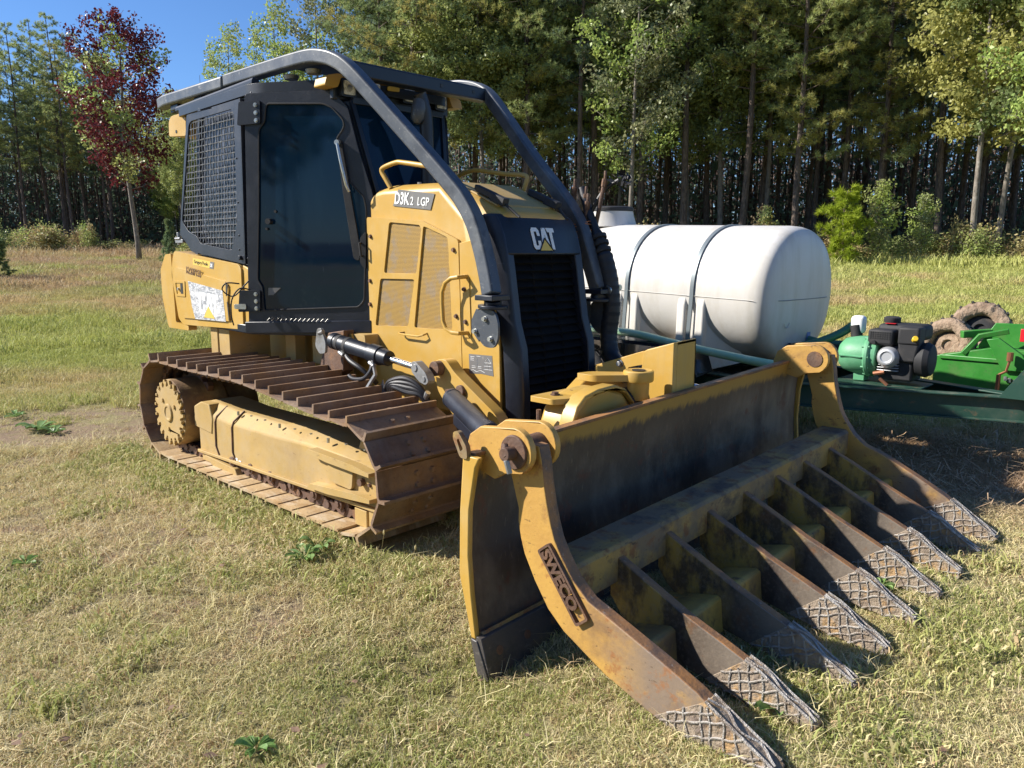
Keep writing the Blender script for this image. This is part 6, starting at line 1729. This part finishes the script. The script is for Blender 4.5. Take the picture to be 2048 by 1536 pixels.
for _ in range(70):      # greener clumps
    a = rg.uniform(-38, 38); r_ = rg.uniform(2.3, 10); cx0, cy0 = at(a, r_)
    for _k in range(rg.integers(6, 22)):
        x, y = cx0 + rg.normal(0, 0.09), cy0 + rg.normal(0, 0.09)
        if excluded(x, y): continue
        pos.append((x, y, G(x, y))); scl.append(rg.uniform(0.8, 1.5)); vid.append(2)
# taller ragged grass along the near track edge
for _ in range(500):
    x = rg.uniform(-2.2, 1.0); y = -1.24 - abs(rg.normal(0, 0.13))
    pos.append((x, y, G(x, y))); scl.append(rg.uniform(0.8, 1.7)); vid.append(2)
me = bpy.data.meshes.new('grass'); me.from_pydata(pos, [], [])
at1 = me.attributes.new('scl', 'FLOAT', 'POINT'); at1.data.foreach_set('value', scl)
at2 = me.attributes.new('vid', 'INT', 'POINT'); at2.data.foreach_set('value', vid)
at3 = me.attributes.new('rz', 'FLOAT_VECTOR', 'POINT')
rv = np.zeros((len(pos), 3), 'f'); rv[:, 2] = rg.uniform(0, 6.283, len(pos)); rv[:, 0] = rg.normal(0, 0.12, len(pos)); rv[:, 1] = rg.normal(0, 0.12, len(pos))
at3.data.foreach_set('vector', rv.ravel())
go = bpy.data.objects.new('grass', me); COL.objects.link(go)
tag(go, 'short dry and green field grass covering the ground', 'grass', kind='stuff')
ng = bpy.data.node_groups.new('grass_scatter', 'GeometryNodeTree')
ng.interface.new_socket('Geometry', in_out='INPUT', socket_type='NodeSocketGeometry')
ng.interface.new_socket('Geometry', in_out='OUTPUT', socket_type='NodeSocketGeometry')
gi = ng.nodes.new('NodeGroupInput'); gout_ = ng.nodes.new('NodeGroupOutput')
mp_ = ng.nodes.new('GeometryNodeMeshToPoints'); io = ng.nodes.new('GeometryNodeInstanceOnPoints')
ci = ng.nodes.new('GeometryNodeCollectionInfo'); ci.inputs[0].default_value = gcol; ci.inputs['Separate Children'].default_value = True; ci.inputs['Reset Children'].default_value = True
def na(nm, ty):
    q = ng.nodes.new('GeometryNodeInputNamedAttribute'); q.data_type = ty; q.inputs[0].default_value = nm
    return [o_ for o_ in q.outputs if o_.enabled][0]
ng.links.new(gi.outputs[0], mp_.inputs[0]); ng.links.new(mp_.outputs[0], io.inputs['Points']); ng.links.new(ci.outputs[0], io.inputs['Instance'])
io.inputs['Pick Instance'].default_value = True
ng.links.new(na('vid', 'INT'), io.inputs['Instance Index']); ng.links.new(na('rz', 'FLOAT_VECTOR'), io.inputs['Rotation'])
cx_ = ng.nodes.new('ShaderNodeCombineXYZ'); s1_ = na('scl', 'FLOAT')
for k in range(3): ng.links.new(s1_, cx_.inputs[k])
ng.links.new(cx_.outputs[0], io.inputs['Scale'])
ng.links.new(io.outputs[0], gout_.inputs[0])
md = go.modifiers.new('scatter', 'NODES'); md.node_group = ng

# ------------------------------------------------------------------ trees
M['bark_pine'] = surf('pine_bark', (0.144, 0.106, 0.081, 1), [((0.069, 0.050, 0.040, 1), 4, 0.42, 0.6, {'stretch': (3, 3, 0.7)}), ((0.250, 0.200, 0.163, 1), 7, 0.52, 0.68, {'stretch': (3, 3, 0.6), 'amt': 0.8})], rough=0.95, bump=0.7, bscale=14, bdist=0.04)
M['bark_pale'] = surf('pale_bark', (0.22, 0.19, 0.155, 1), [((0.12, 0.10, 0.08, 1), 5, 0.45, 0.62, {'stretch': (3, 3, 0.7)}), ((0.32, 0.29, 0.25, 1), 3, 0.55, 0.7)], rough=0.9, bump=0.4, bscale=16, bdist=0.03)
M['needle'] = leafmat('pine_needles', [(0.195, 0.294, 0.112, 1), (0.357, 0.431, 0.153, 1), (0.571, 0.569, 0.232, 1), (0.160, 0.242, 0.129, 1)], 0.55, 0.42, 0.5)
M['needle_dark'] = leafmat('dark_pine_needles', [(0.111, 0.183, 0.116, 1), (0.176, 0.247, 0.155, 1), (0.249, 0.313, 0.220, 1), (0.099, 0.156, 0.109, 1)], 0.5, 0.38, 0.5)  # darker, cooler green needles for the deep wood and some mixed crowns
M['needle_light'] = leafmat('yellowish_pine_needles', [(0.390, 0.384, 0.119, 1), (0.286, 0.320, 0.098, 1), (0.520, 0.461, 0.154, 1), (0.520, 0.384, 0.140, 1)], 0.7, 0.42, 0.4)  # paler yellow-green needle tone, mixed in branch by branch
M['needle_bright'] = leafmat('yellow_green_needles', [(0.33, 0.42, 0.03, 1), (0.22, 0.34, 0.03, 1), (0.45, 0.48, 0.05, 1), (0.3, 0.4, 0.03, 1)], 1.5, 0.4, 0.4)
M['leaf_green'] = leafmat('green_leaves', [(0.180, 0.268, 0.085, 1), (0.362, 0.422, 0.122, 1), (0.555, 0.535, 0.212, 1), (0.167, 0.225, 0.096, 1)], 0.6, 0.45, 0.5, rough=0.4)
M['leaf_yellow'] = leafmat('yellowing_leaves', [(0.396, 0.466, 0.102, 1), (0.233, 0.380, 0.102, 1), (0.559, 0.622, 0.203, 1), (0.420, 0.345, 0.121, 1)], 0.8, 0.4, 0.4, rough=0.4)
M['leaf_orange'] = leafmat('brown_orange_leaves', [(0.271, 0.246, 0.116, 1), (0.180, 0.217, 0.116, 1), (0.326, 0.360, 0.173, 1), (0.217, 0.145, 0.096, 1)], 0.8, 0.35, 0.4, rough=0.4)
M['leaf_red'] = leafmat('crimson_leaves', [(0.131, 0.022, 0.028, 1), (0.200, 0.039, 0.040, 1), (0.077, 0.019, 0.027, 1), (0.122, 0.044, 0.033, 1)], 1.2, 0.35, 0.4, rough=0.35)
M['brush'] = leafmat('dry_brush', [(0.405, 0.324, 0.135, 1), (0.243, 0.270, 0.095, 1), (0.513, 0.378, 0.203, 1), (0.297, 0.203, 0.108, 1)], 1.2, 0.3, 0.5)
M['weed'] = leafmat('weed_leaf', [(0.16, 0.30, 0.05, 1), (0.10, 0.22, 0.05, 1), (0.34, 0.42, 0.20, 1), (0.2, 0.3, 0.1, 1)], 6, 0.3, 0.4, rough=0.4)

def rvec(rr):
    while True:
        v = Vector((rr.uniform(-1, 1), rr.uniform(-1, 1), rr.uniform(-1, 1)))
        if 0.05 < v.length < 1: return v.normalized()

def make_tree(name, kind, seed, h, tr_r, c0, crad, leafm, bark, dens=1.0, label='', cat='tree', leaf=0.095, bend=0.25, nb=34, taper=1.0, thin=1.0):
    rr = random.Random(seed)
    root = bpy.data.objects.new(name, None)
    T = MB()
    pts = []; n = 12
    ox, oy = rr.uniform(-bend, bend), rr.uniform(-bend, bend)
    for i in range(n + 1):
        f = i / n
        pts.append(Vector((ox * math.sin(f * 2.6) + 0.06 * math.sin(f * 9 + seed), oy * math.sin(f * 2.2) + 0.06 * math.cos(f * 8 + seed), f * h - 0.3 * (i == 0))))
    T.tube(pts, [max(0.012, tr_r * (1.25 if i == 0 else 1.0) * (1 - 0.85 * (i / n) ** 1.1)) for i in range(n + 1)], n=9)
    def on_trunk(f):
        i = min(int(f * n), n - 1); return pts[i].lerp(pts[i + 1], f * n - i)
    Lv, Lf = [], []
    mats = leafm if isinstance(leafm, list) else [leafm]
    mi = []
    def quad(c, u, v, m_):
        b0 = len(Lv); Lv.extend([c - u - v, c + u - v * 0.4, c + u * 0.8 + v, c - u * 0.6 + v * 0.8]); Lf.append((b0, b0 + 1, b0 + 2, b0 + 3)); mi.append(m_)
    def needle_clump(c, s_, m_, axis):
        for _ in range(int(17 * dens)):
            d_ = (rvec(rr) + axis * 0.7 + Vector((0, 0, 0.25))).normalized()
            L_ = s_ * rr.uniform(0.6, 1.1); w_ = d_.cross(rvec(rr)).normalized() * (0.012 + 0.012 * s_)
            b0 = len(Lv); Lv.extend([c - w_, c + w_, c + d_ * L_]); Lf.append((b0, b0 + 1, b0 + 2)); mi.append(m_)
    def leaf_clump(c, s_, m_):
        for _ in range(int(30 * dens)):
            q = c + rvec(rr) * s_ * rr.random() ** 0.5
            u = rvec(rr) * leaf * rr.uniform(0.5, 1.0); v = u.cross(rvec(rr)).normalized() * leaf * rr.uniform(0.4, 0.8)
            quad(q, u, v, m_)
    golden = 2.399
    for k in range(nb):
        f = c0 + (1 - c0) * (k + rr.random() * 0.6) / nb
        if f > 0.995: continue
        rel = (f - c0) / (1 - c0)
        if kind == 'pine':
            shape = (0.55 + 0.6 * rel) if rel < 0.35 else (1.05 - 0.85 * ((rel - 0.35) / 0.65) ** 1.4)
        elif kind == 'young':
            shape = 1.0 - 0.9 * rel
        else:
            shape = math.sin(PI * min(1, 0.18 + 0.78 * rel)) ** 0.7
        L_ = crad * shape * rr.uniform(0.65, 1.15)
        a = k * golden + rr.uniform(-0.4, 0.4)
        up = rr.uniform(-0.05, 0.35) if kind == 'pine' else (rr.uniform(0.1, 0.65) if kind != 'young' else rr.uniform(0.2, 0.6))
        d_ = Vector((math.cos(a), math.sin(a), up)).normalized()
        b = on_trunk(f); e = b + d_ * L_ + Vector((0, 0, 0.10 * L_))
        mid = b.lerp(e, 0.5) + Vector((rr.uniform(-.1, .1), rr.uniform(-.1, .1), -0.06 * L_)) * 1.0
        br = max(0.012, tr_r * 0.22 * (1 - 0.6 * rel))
        T.tube([b, mid, e], [br, br * 0.6, 0.008], n=5)
        m_ = rr.randrange(len(mats))
        if thin < 1 and rr.random() > thin: continue
        nc = max(3, int(L_ * (4.4 if kind != 'hard' else 3.6)))
        for j in range(nc):
            g_ = 0.30 + 0.72 * (j + rr.random()) / nc
            c = (b.lerp(mid, g_ * 2) if g_ < 0.5 else mid.lerp(e, g_ * 2 - 1))
            side = d_.cross(Vector((0, 0, 1))).normalized()
            sp = 0.34 * L_ * (1 - 0.5 * g_)
            for q in range(2 if kind != 'hard' else 2):
                off = side * rr.uniform(-sp, sp) + Vector((0, 0, rr.uniform(-0.12, 0.16) * (1 if kind != 'hard' else 3)))
                cc = c + off
                if q == 0 and kind != 'young': T.tube([c, cc], [0.010, 0.005], n=3, caps=False)
                if kind in ('pine', 'young'):
                    for _ in range(2): needle_clump(cc + rvec(rr) * 0.10, 0.30 if kind == 'pine' else 0.20, m_ if rr.random() < 0.75 else rr.randrange(len(mats)), d_)
                else:
                    leaf_clump(cc, 0.42, m_)
    if kind == 'pine' and c0 > 0.3:      # dead stubs below the crown
        for k in range(9):
            f = rr.uniform(0.12, c0); a = rr.uniform(0, 6.28); b = on_trunk(f); L_ = rr.uniform(0.4, 1.6)
            T.tube([b, b + Vector((math.cos(a), math.sin(a), rr.uniform(-0.2, 0.3))) * L_], [0.022, 0.006], n=4)
    tm = T.mesh(name + '_trunk', bark); tm.shade_smooth()
    lm = bpy.data.meshes.new(name + '_crown'); lm.from_pydata([tuple(v) for v in Lv], [], Lf)
    for q in mats: lm.materials.append(q)
    lm.polygons.foreach_set('material_index', mi)
    to = bpy.data.objects.new('trunk', tm); lo = bpy.data.objects.new('crown', lm)
    return (name, tm, lm)
def put(tp_, x, y, s_=1.0, rz=0.0, label='', cat='tree', group=None, sx=None, tilt=0.0, names=('trunk', 'crown')):
    name, tm, lm = tp_
    r_ = bpy.data.objects.new(name, None); COL.objects.link(r_)
    r_.location = (x, y, G(x, y)); r_.rotation_euler = (tilt, 0, rz); r_.scale = (sx or s_, sx or s_, s_)
    tag(r_, label, cat, group)
    for nm, me in zip(names, (tm, lm)):
        o = bpy.data.objects.new(nm, me); COL.objects.link(o); o.parent = r_
    return r_
pineA = [make_tree('pine_tree', 'pine', 20 + i, 21 + i, 0.17 + 0.02 * i, 0.38, 3.6, [M['needle'], M['needle_light']] if i % 2 else [M['needle'], M['needle'], M['needle_dark']], M['bark_pine'], nb=54) for i in range(3)]
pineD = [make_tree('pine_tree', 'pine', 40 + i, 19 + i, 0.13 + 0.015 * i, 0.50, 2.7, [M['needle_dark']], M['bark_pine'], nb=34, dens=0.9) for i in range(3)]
pineL = [make_tree('pine_tree', 'pine', 60 + i, 20, 0.19, 0.26, 4.0, [M['needle'], M['needle_light']], M['bark_pine'], nb=60) for i in range(2)]
hardG = [make_tree('broadleaf_tree', 'hard', 80 + i, 17 + i, 0.14, 0.30, 3.9, [M['leaf_green']] if i else [M['leaf_green'], M['leaf_yellow']], M['bark_pale'], nb=46, bend=0.5, leaf=0.10) for i in range(3)]
hardY = [make_tree('broadleaf_tree', 'hard', 90 + i, 16, 0.12, 0.25, 3.0, [M['leaf_yellow'], M['leaf_green']] if i else [M['leaf_yellow'], M['leaf_orange']], M['bark_pale'], nb=38, dens=0.55, bend=0.5) for i in range(3)]
redT = make_tree('maple_tree', 'hard', 7, 13.5, 0.15, 0.30, 3.3, [M['leaf_red'], M['leaf_red'], M['leaf_red'], M['leaf_red'], M['leaf_red'], M['leaf_yellow'], M['leaf_green']], M['bark_pale'], nb=50, dens=0.5, leaf=0.10, bend=0.6)
young = make_tree('young_pine', 'pine', 5, 3.4, 0.05, 0.08, 1.25, [M['needle_bright']], M['bark_pine'], nb=30, dens=1.7, bend=0.1)
youngG = make_tree('young_pine', 'young', 6, 3.2, 0.05, 0.03, 0.9, [M['leaf_green'], M['needle']], M['bark_pine'], nb=34, dens=2.2)
sapl = make_tree('sapling', 'hard', 9, 4.6, 0.035, 0.2, 1.0, [M['leaf_yellow'], M['leaf_orange'], M['leaf_green']], M['bark_pale'], nb=24, dens=0.5, leaf=0.09)
bush = [make_tree('shrub', 'hard', 100 + i, 1.5, 0.02, 0.02, 1.1, q, M['bark_pale'], nb=17, dens=0.42, leaf=0.075) for i, q in enumerate(([M['leaf_green']], [M['brush']], [M['brush'], M['leaf_yellow']], [M['brush'], M['leaf_green']]))]

rt = random.Random(21)
placed = []
def ok(x, y, dmin):
    for q in placed:
        if (q[0] - x) ** 2 + (q[1] - y) ** 2 < dmin * dmin: return False
    return True
def azp(px_off): return math.degrees(math.atan(px_off / 1538))   # an azimuth offset from a tangent
def special(tp_, az, dist, s_, label, cat='tree', group=None, rz=0.0, **kw):
    x, y = at(az, dist); placed.append((x, y)); return put(tp_, x, y, s_, rz, label, cat, group, **kw)
special(redT, -25.6, 43, 0.84, 'maple with deep crimson leaves and a pale bare trunk at the left wood edge', rz=1.2)
special(pineL[0], 19.9, 41, 0.95, 'tall pine with a straight pale trunk and low yellow green boughs above the tank', rz=0.4)
special(hardY[0], 8.3, 40.5, 1.05, 'slender pale tree with sparse yellow leaves left of the tank', rz=2.0)
special(young, 22.9, 37.5, 0.98, 'small bright yellow green young pine behind the end of the tank', rz=0.3, cat='young pine')
special(youngG, -23.8, 36, 0.62, 'small dark green cedar behind the cab guard', cat='young pine', sx=0.5)
special(youngG, -33.6, 30, 0.42, 'small grey green young pine at the far left edge of the field', cat='young pine', sx=0.6)
special(sapl, 25.2, 38.5, 0.74, 'thin sapling with few pale leaves right of the bright young pine', cat='sapling')
special(sapl, 27.6, 39.5, 0.62, 'sapling with reddish yellow leaves in the brush right of the tank', cat='sapling', rz=2.5)
special(sapl, 17.8, 39, 0.55, 'small leafy sapling just above the tank top', cat='sapling', rz=1.5)
special(hardG[0], 30.6, 40, 1.0, 'big broadleaf tree with a dark fork right of the tall pine', rz=0.7)
special(hardY[1], 34.2, 36, 1.05, 'tree with pale yellow green boughs hanging in from the right edge', rz=3.3)
special(hardY[2], -16.2, 52, 0.93, 'golden leaved tree standing up behind the cab roof', rz=0.6)
special(hardY[2], -19.2, 54, 0.86, 'broadleaf tree with thinning grey green leaves left of the cab roof', rz=0.6)
special(hardY[0], -13.8, 50, 1.05, 'tree with orange brown leaves above the front of the cab', rz=4.1)
special(hardG[2], -22.8, 55, 0.52, 'lower green broadleaf tree right behind the crimson maple', rz=2.6)
special(pineL[1], -7.0, 44, 1.0, 'broad crowned pine rising behind the brush guard hoop', rz=2.2)
n_t = 0
ORD = ['leftmost', 'second from the left', 'third from the left', 'fourth from the left', 'fifth from the left', 'sixth from the left', 'seventh from the left', 'eighth from the left', 'ninth from the left', 'tenth from the left', 'eleventh from the left', 'twelfth from the left', 'thirteenth from the left', 'fourteenth from the left', 'rightmost']
def wood(az0, az1, d0, d1, n, dmin, kinds, smin, smax, label, group):
    c = 0; tries = 0; made = []
    while c < n and tries < n * 40:
        tries += 1
        az = rt.uniform(az0, az1); d_ = d0 + (d1 - d0) * rt.random() ** 1.1
        x, y = at(az, d_)
        if not ok(x, y, dmin): continue
        placed.append((x, y))
        made.append((az, put(rt.choice(kinds), x, y, rt.uniform(smin, smax), rt.uniform(0, 6.28), label, 'tree', group, tilt=rt.uniform(-0.03, 0.03))))
        c += 1
    if len(made) <= 15 and 'mirrored' not in label:
        made.sort(key=lambda q: q[0])
        for i, (az, o_) in enumerate(made):
            o_['label'] = ('rightmost' if i == len(made) - 1 else ORD[i]) + ' ' + label
wood(-37, -26.5, 62, 70, 15, 2.2, pineA, 0.62, 0.72, 'tall dark pine standing in the wood at the left', 'pines at the left')
wood(-40, -25, 70, 88, 46, 1.7, pineD, 0.56, 0.68, 'dark tree deeper in the wood at the left', 'trees deep in the left wood')
wood(-9.5, 2, 43, 50, 8, 2.6, pineA + pineL + [hardG[1]], 0.95, 1.1, 'leafy tree at the wood edge behind the hood', 'trees behind the hood')
wood(2, 18, 42, 48, 10, 2.3, pineL + pineA + [hardG[1], hardY[1]], 0.92, 1.08, 'tree at the wood edge behind the tank', 'trees behind the tank')
wood(18, 38, 42, 48, 12, 2.3, pineL + pineL + [hardG[2]] + pineA, 0.9, 1.05, 'tree at the wood edge to the right of the tank', 'trees right of the tank')
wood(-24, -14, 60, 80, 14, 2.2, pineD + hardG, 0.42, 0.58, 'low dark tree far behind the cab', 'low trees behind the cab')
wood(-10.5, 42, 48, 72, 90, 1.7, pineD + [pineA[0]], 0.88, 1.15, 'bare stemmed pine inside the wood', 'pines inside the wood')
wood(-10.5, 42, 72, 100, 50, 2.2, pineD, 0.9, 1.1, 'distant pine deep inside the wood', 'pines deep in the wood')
wood(150, 235, 45, 60, 16, 3.0, pineA + hardG, 0.9, 1.1, 'tree beyond the field behind the camera, mirrored in the cab glass', 'trees mirrored in the glass')
# shrubs and tall weeds along the wood edge
bl_ = ['green leafy shrub at the wood edge', 'dry brown brush at the wood edge', 'yellowish goldenrod clump at the wood edge', 'mixed brown and green brush at the wood edge']
for k in range(130):
    az = rt.uniform(-37, 37)
    d_ = (rt.uniform(50, 58) if az < -14 else rt.uniform(38.5, 43)) if rt.random() < 0.75 else (rt.uniform(58, 62) if az < -14 else rt.uniform(43, 46))
    i = rt.choice((0, 1, 1, 2, 3, 3))
    x, y = at(az, d_)
    side = 'left of the bulldozer' if az < -14 else ('behind the bulldozer' if az < 6 else 'right of the bulldozer')
    put(bush[i], x, y, rt.uniform(0.3, 1.0), rt.uniform(0, 6.28), bl_[i] + ' ' + side, 'shrub', 'shrubs along the wood edge ' + side, names=('stem', 'foliage'), sx=rt.uniform(0.5, 1.3))
# bare thin stems filling the dark wood: uncountable
g = MB()
for k in range(1500):
    az = rt.uniform(-38, 42); d_ = rt.uniform(56, 98) if az > -14 else rt.uniform(72, 110)
    x, y = at(az, d_); z = G(x, y); hh = rt.uniform(3, 15); r_ = rt.uniform(0.02, 0.09)
    lx, ly = rt.uniform(-0.06, 0.06) * hh, rt.uniform(-0.06, 0.06) * hh
    g.tube([(x, y, z - 0.2), (x + lx * 0.5 + 0.1, y + ly * 0.5, z + hh * 0.5), (x + lx, y + ly, z + hh)], [r_, r_ * 0.7, r_ * 0.3], n=5, caps=False)
me = g.mesh('far_wood_stems', M['bark_pine']); o = bpy.data.objects.new('far_wood_stems', me); COL.objects.link(o); tag(o, 'thicket of thin bare stems filling the dark wood', 'undergrowth', kind='stuff')
lv, lf = [], []
for k in range(150000):
    az = rt.uniform(-40, 44); d_ = rt.uniform(52, 112) if az > -14 else rt.uniform(72, 116)
    x, y = at(az, d_); z = G(x, y) + (26 if az > -12 else (10.5 if az < -25 else 7)) * (rt.random() ** 1.1)
    s_ = rt.uniform(0.09, 0.26); c = Vector((x, y, z)); u = rvec(rt) * s_; v = u.cross(rvec(rt)).normalized() * s_ * 0.8
    b0 = len(lv); lv += [c - u - v, c + u - v, c + u + v]; lf.append((b0, b0 + 1, b0 + 2))
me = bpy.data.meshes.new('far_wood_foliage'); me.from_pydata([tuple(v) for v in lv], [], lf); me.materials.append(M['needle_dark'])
o = bpy.data.objects.new('far_wood_foliage', me); COL.objects.link(o); tag(o, 'mass of dark foliage deep in the wood', 'foliage', kind='stuff')

lv, lf = [], []
for k in range(120000):
    az = rt.uniform(-42, 46); d_ = rt.uniform(74, 122)
    x, y = at(az, d_); z = G(x, y) + 10 * (rt.random() ** 1.3)
    s_ = rt.uniform(0.08, 0.30); c = Vector((x, y, z)); u = rvec(rt) * s_; u.z *= 2.0; v = u.cross(rvec(rt)).normalized() * s_ * 0.5
    b0 = len(lv); lv += [c - u - v, c + u - v, c + u + v]; lf.append((b0, b0 + 1, b0 + 2))
M['understory'] = leafmat('brown_understory', [(0.260, 0.195, 0.143, 1), (0.364, 0.273, 0.195, 1), (0.260, 0.260, 0.143, 1), (0.208, 0.143, 0.117, 1)], 0.4, 0.1, 0.4)
me = bpy.data.meshes.new('far_wood_undergrowth'); me.from_pydata([tuple(v) for v in lv], [], lf); me.materials.append(M['understory'])
o = bpy.data.objects.new('far_wood_undergrowth', me); COL.objects.link(o); tag(o, 'brown tangle of undergrowth deep in the wood', 'undergrowth', kind='stuff')

# ------------------------------------------------------------------ broadleaf weeds, seed stalks, fallen leaves
def weed(x, y, s_, n, label, seed, up=0.5):
    rr = random.Random(seed)
    g = MB()
    z0 = G(x, y)
    for k in range(n):
        a = 2 * PI * k / n + rr.uniform(-0.3, 0.3); L_ = s_ * rr.uniform(0.6, 1.1); w_ = L_ * rr.uniform(0.16, 0.28); el = rr.uniform(0.1, up)
        d_ = Vector((math.cos(a), math.sin(a), 0)); sd = Vector((-d_.y, d_.x, 0))
        c = Vector((x, y, z0)) + d_ * 0.01
        prof2 = [(0.0, 0.12, 0), (0.3, 0.7, 0.45 * el), (0.6, 1.0, 0.75 * el), (0.85, 0.7, 0.75 * el), (1.0, 0.05, 0.6 * el)]
        vs = []
        for f, ww, hh in prof2:
            q = c + d_ * L_ * f + Vector((0, 0, L_ * hh + 0.015))
            vs += [q - sd * w_ * ww + Vector((0, 0, 0.012)), q, q + sd * w_ * ww + Vector((0, 0, 0.012))]
        fs = []
        for i in range(4):
            for j in (0, 1): fs.append((i * 3 + j, i * 3 + j + 1, (i + 1) * 3 + j + 1, (i + 1) * 3 + j))
        g.add(vs, fs)
    return tag(g.build('weed', M['weed'], None, smooth=60), label, 'weed', 'broadleaf weeds in the grass')
weed(1.02, -1.48, 0.11, 10, 'light green broadleaf weed just in front of the near track', 1, 1.0)
weed(1.00, -1.38, 0.09, 7, 'small upright weed touching the track corner', 11, 1.4)
weed(-3.45, -1.56, 0.17, 14, 'wide silvery green rosette on the bare patch left of the track', 2, 0.5)
weed(-3.20, -1.50, 0.12, 11, 'smaller rosette beside the wide silvery rosette', 3, 0.5)
weed(-4.25, -1.55, 0.12, 10, 'leafy weed at the left edge beyond the bare patch', 4, 0.6)
weed(2.33, -2.45, 0.055, 13, 'grey green weed cluster in the bottom foreground', 5, 0.6)
weed(3.46, -1.05, 0.085, 8, 'green weed between the two nearest rake tines', 6, 0.9)
weed(3.37, 0.27, 0.06, 14, 'clump of clover between the far rake tines', 7, 0.9)
weed(0.05, -2.54, 0.07, 7, 'pale narrow weed at the left edge of the foreground', 8, 0.7)
for i, (x, y, hh, lx) in enumerate(((2.44, -1.72, 0.26, 0.0), (2.62, -1.82, 0.22, 0.22), (2.50, -1.85, 0.20, -0.02), (1.62, -1.44, 0.30, 0.03), (1.72, -1.50, 0.24, -0.04), (1.80, -1.42, 0.28, 0.06), (1.45, -1.52, 0.2, 0.0))):
    g = MB(); z0 = G(x, y)
    g.tube([(x, y, z0), (x + lx * 0.4, y + 0.01, z0 + hh * 0.6), (x + lx, y + 0.02, z0 + hh)], 0.0013, n=4); g.lathe([(0, 0.002), (0.008, 0.0045), (0.018, 0.0045), (0.028, 0.001)], (x + lx, y + 0.02, z0 + hh), (lx + 0.01, 0, hh), 6)
    tag(g.build('seed_stalk', M['grass_dry'], None), 'thin dry seed stalk standing in the grass ' + ('by the near blade corner' if x > 2 else 'in front of the near track'), 'grass stalk', 'seed stalks ' + ('by the blade' if x > 2 else 'by the track'))
M['deadleaf'] = surf('dead_leaf', (0.24, 0.15, 0.09, 1), [((0.14, 0.08, 0.05, 1), 30, 0.4, 0.6)], rough=0.8)
rr = random.Random(77)
g = MB()
for k in range(150):
    a = rr.uniform(-36, 36); d_ = rr.uniform(2.2, 9); x, y = at(a, d_)
    if excluded(x, y): continue
    c = Vector((x, y, G(x, y) + rr.uniform(0.02, 0.045))); u = rvec(rr); u.z *= 0.4; u = u * rr.uniform(0.012, 0.028); v = u.cross(Vector((rr.uniform(-.3, .3), rr.uniform(-.3, .3), 1))).normalized() * u.length * 0.6
    g.add([c - u, c + v, c + u, c - v], [(0, 1, 2), (0, 2, 3)])
tag(g.build('fallen_leaves', M['deadleaf'], None, smooth=None), 'scattered brown fallen leaves in the grass', 'leaves', kind='stuff')
# straw lying under and around the trailer tongue
g = MB()
for k in range(3200):
    q = PATCH[len(PATCH) - 3 + (k % 3)]
    a = rr.uniform(0, 6.283); r_ = q[2] * 1.1 * math.sqrt(rr.random()); x, y = q[0] + r_ * math.cos(a), q[1] + r_ * math.sin(a)
    z = G(x, y) + rr.uniform(0.01, 0.10); L_ = rr.uniform(0.04, 0.16); an = rr.uniform(0, PI); d_ = Vector((math.cos(an), math.sin(an), rr.uniform(-0.4, 0.5))) * L_
    w_ = Vector((-d_.y, d_.x, 0)).normalized() * 0.0028
    p0 = Vector((x, y, z)); g.add([p0 - w_, p0 + w_, p0 + d_ + w_, p0 + d_ - w_], [(0, 1, 2, 3)])
M['straw'] = surf('dry_straw', (0.46, 0.32, 0.19, 1), [((0.30, 0.19, 0.11, 1), 8, 0.4, 0.6)], rough=0.85)
tag(g.build('straw', M['straw'], None, smooth=None), 'loose brown straw around the trailer tongue', 'straw', kind='stuff')
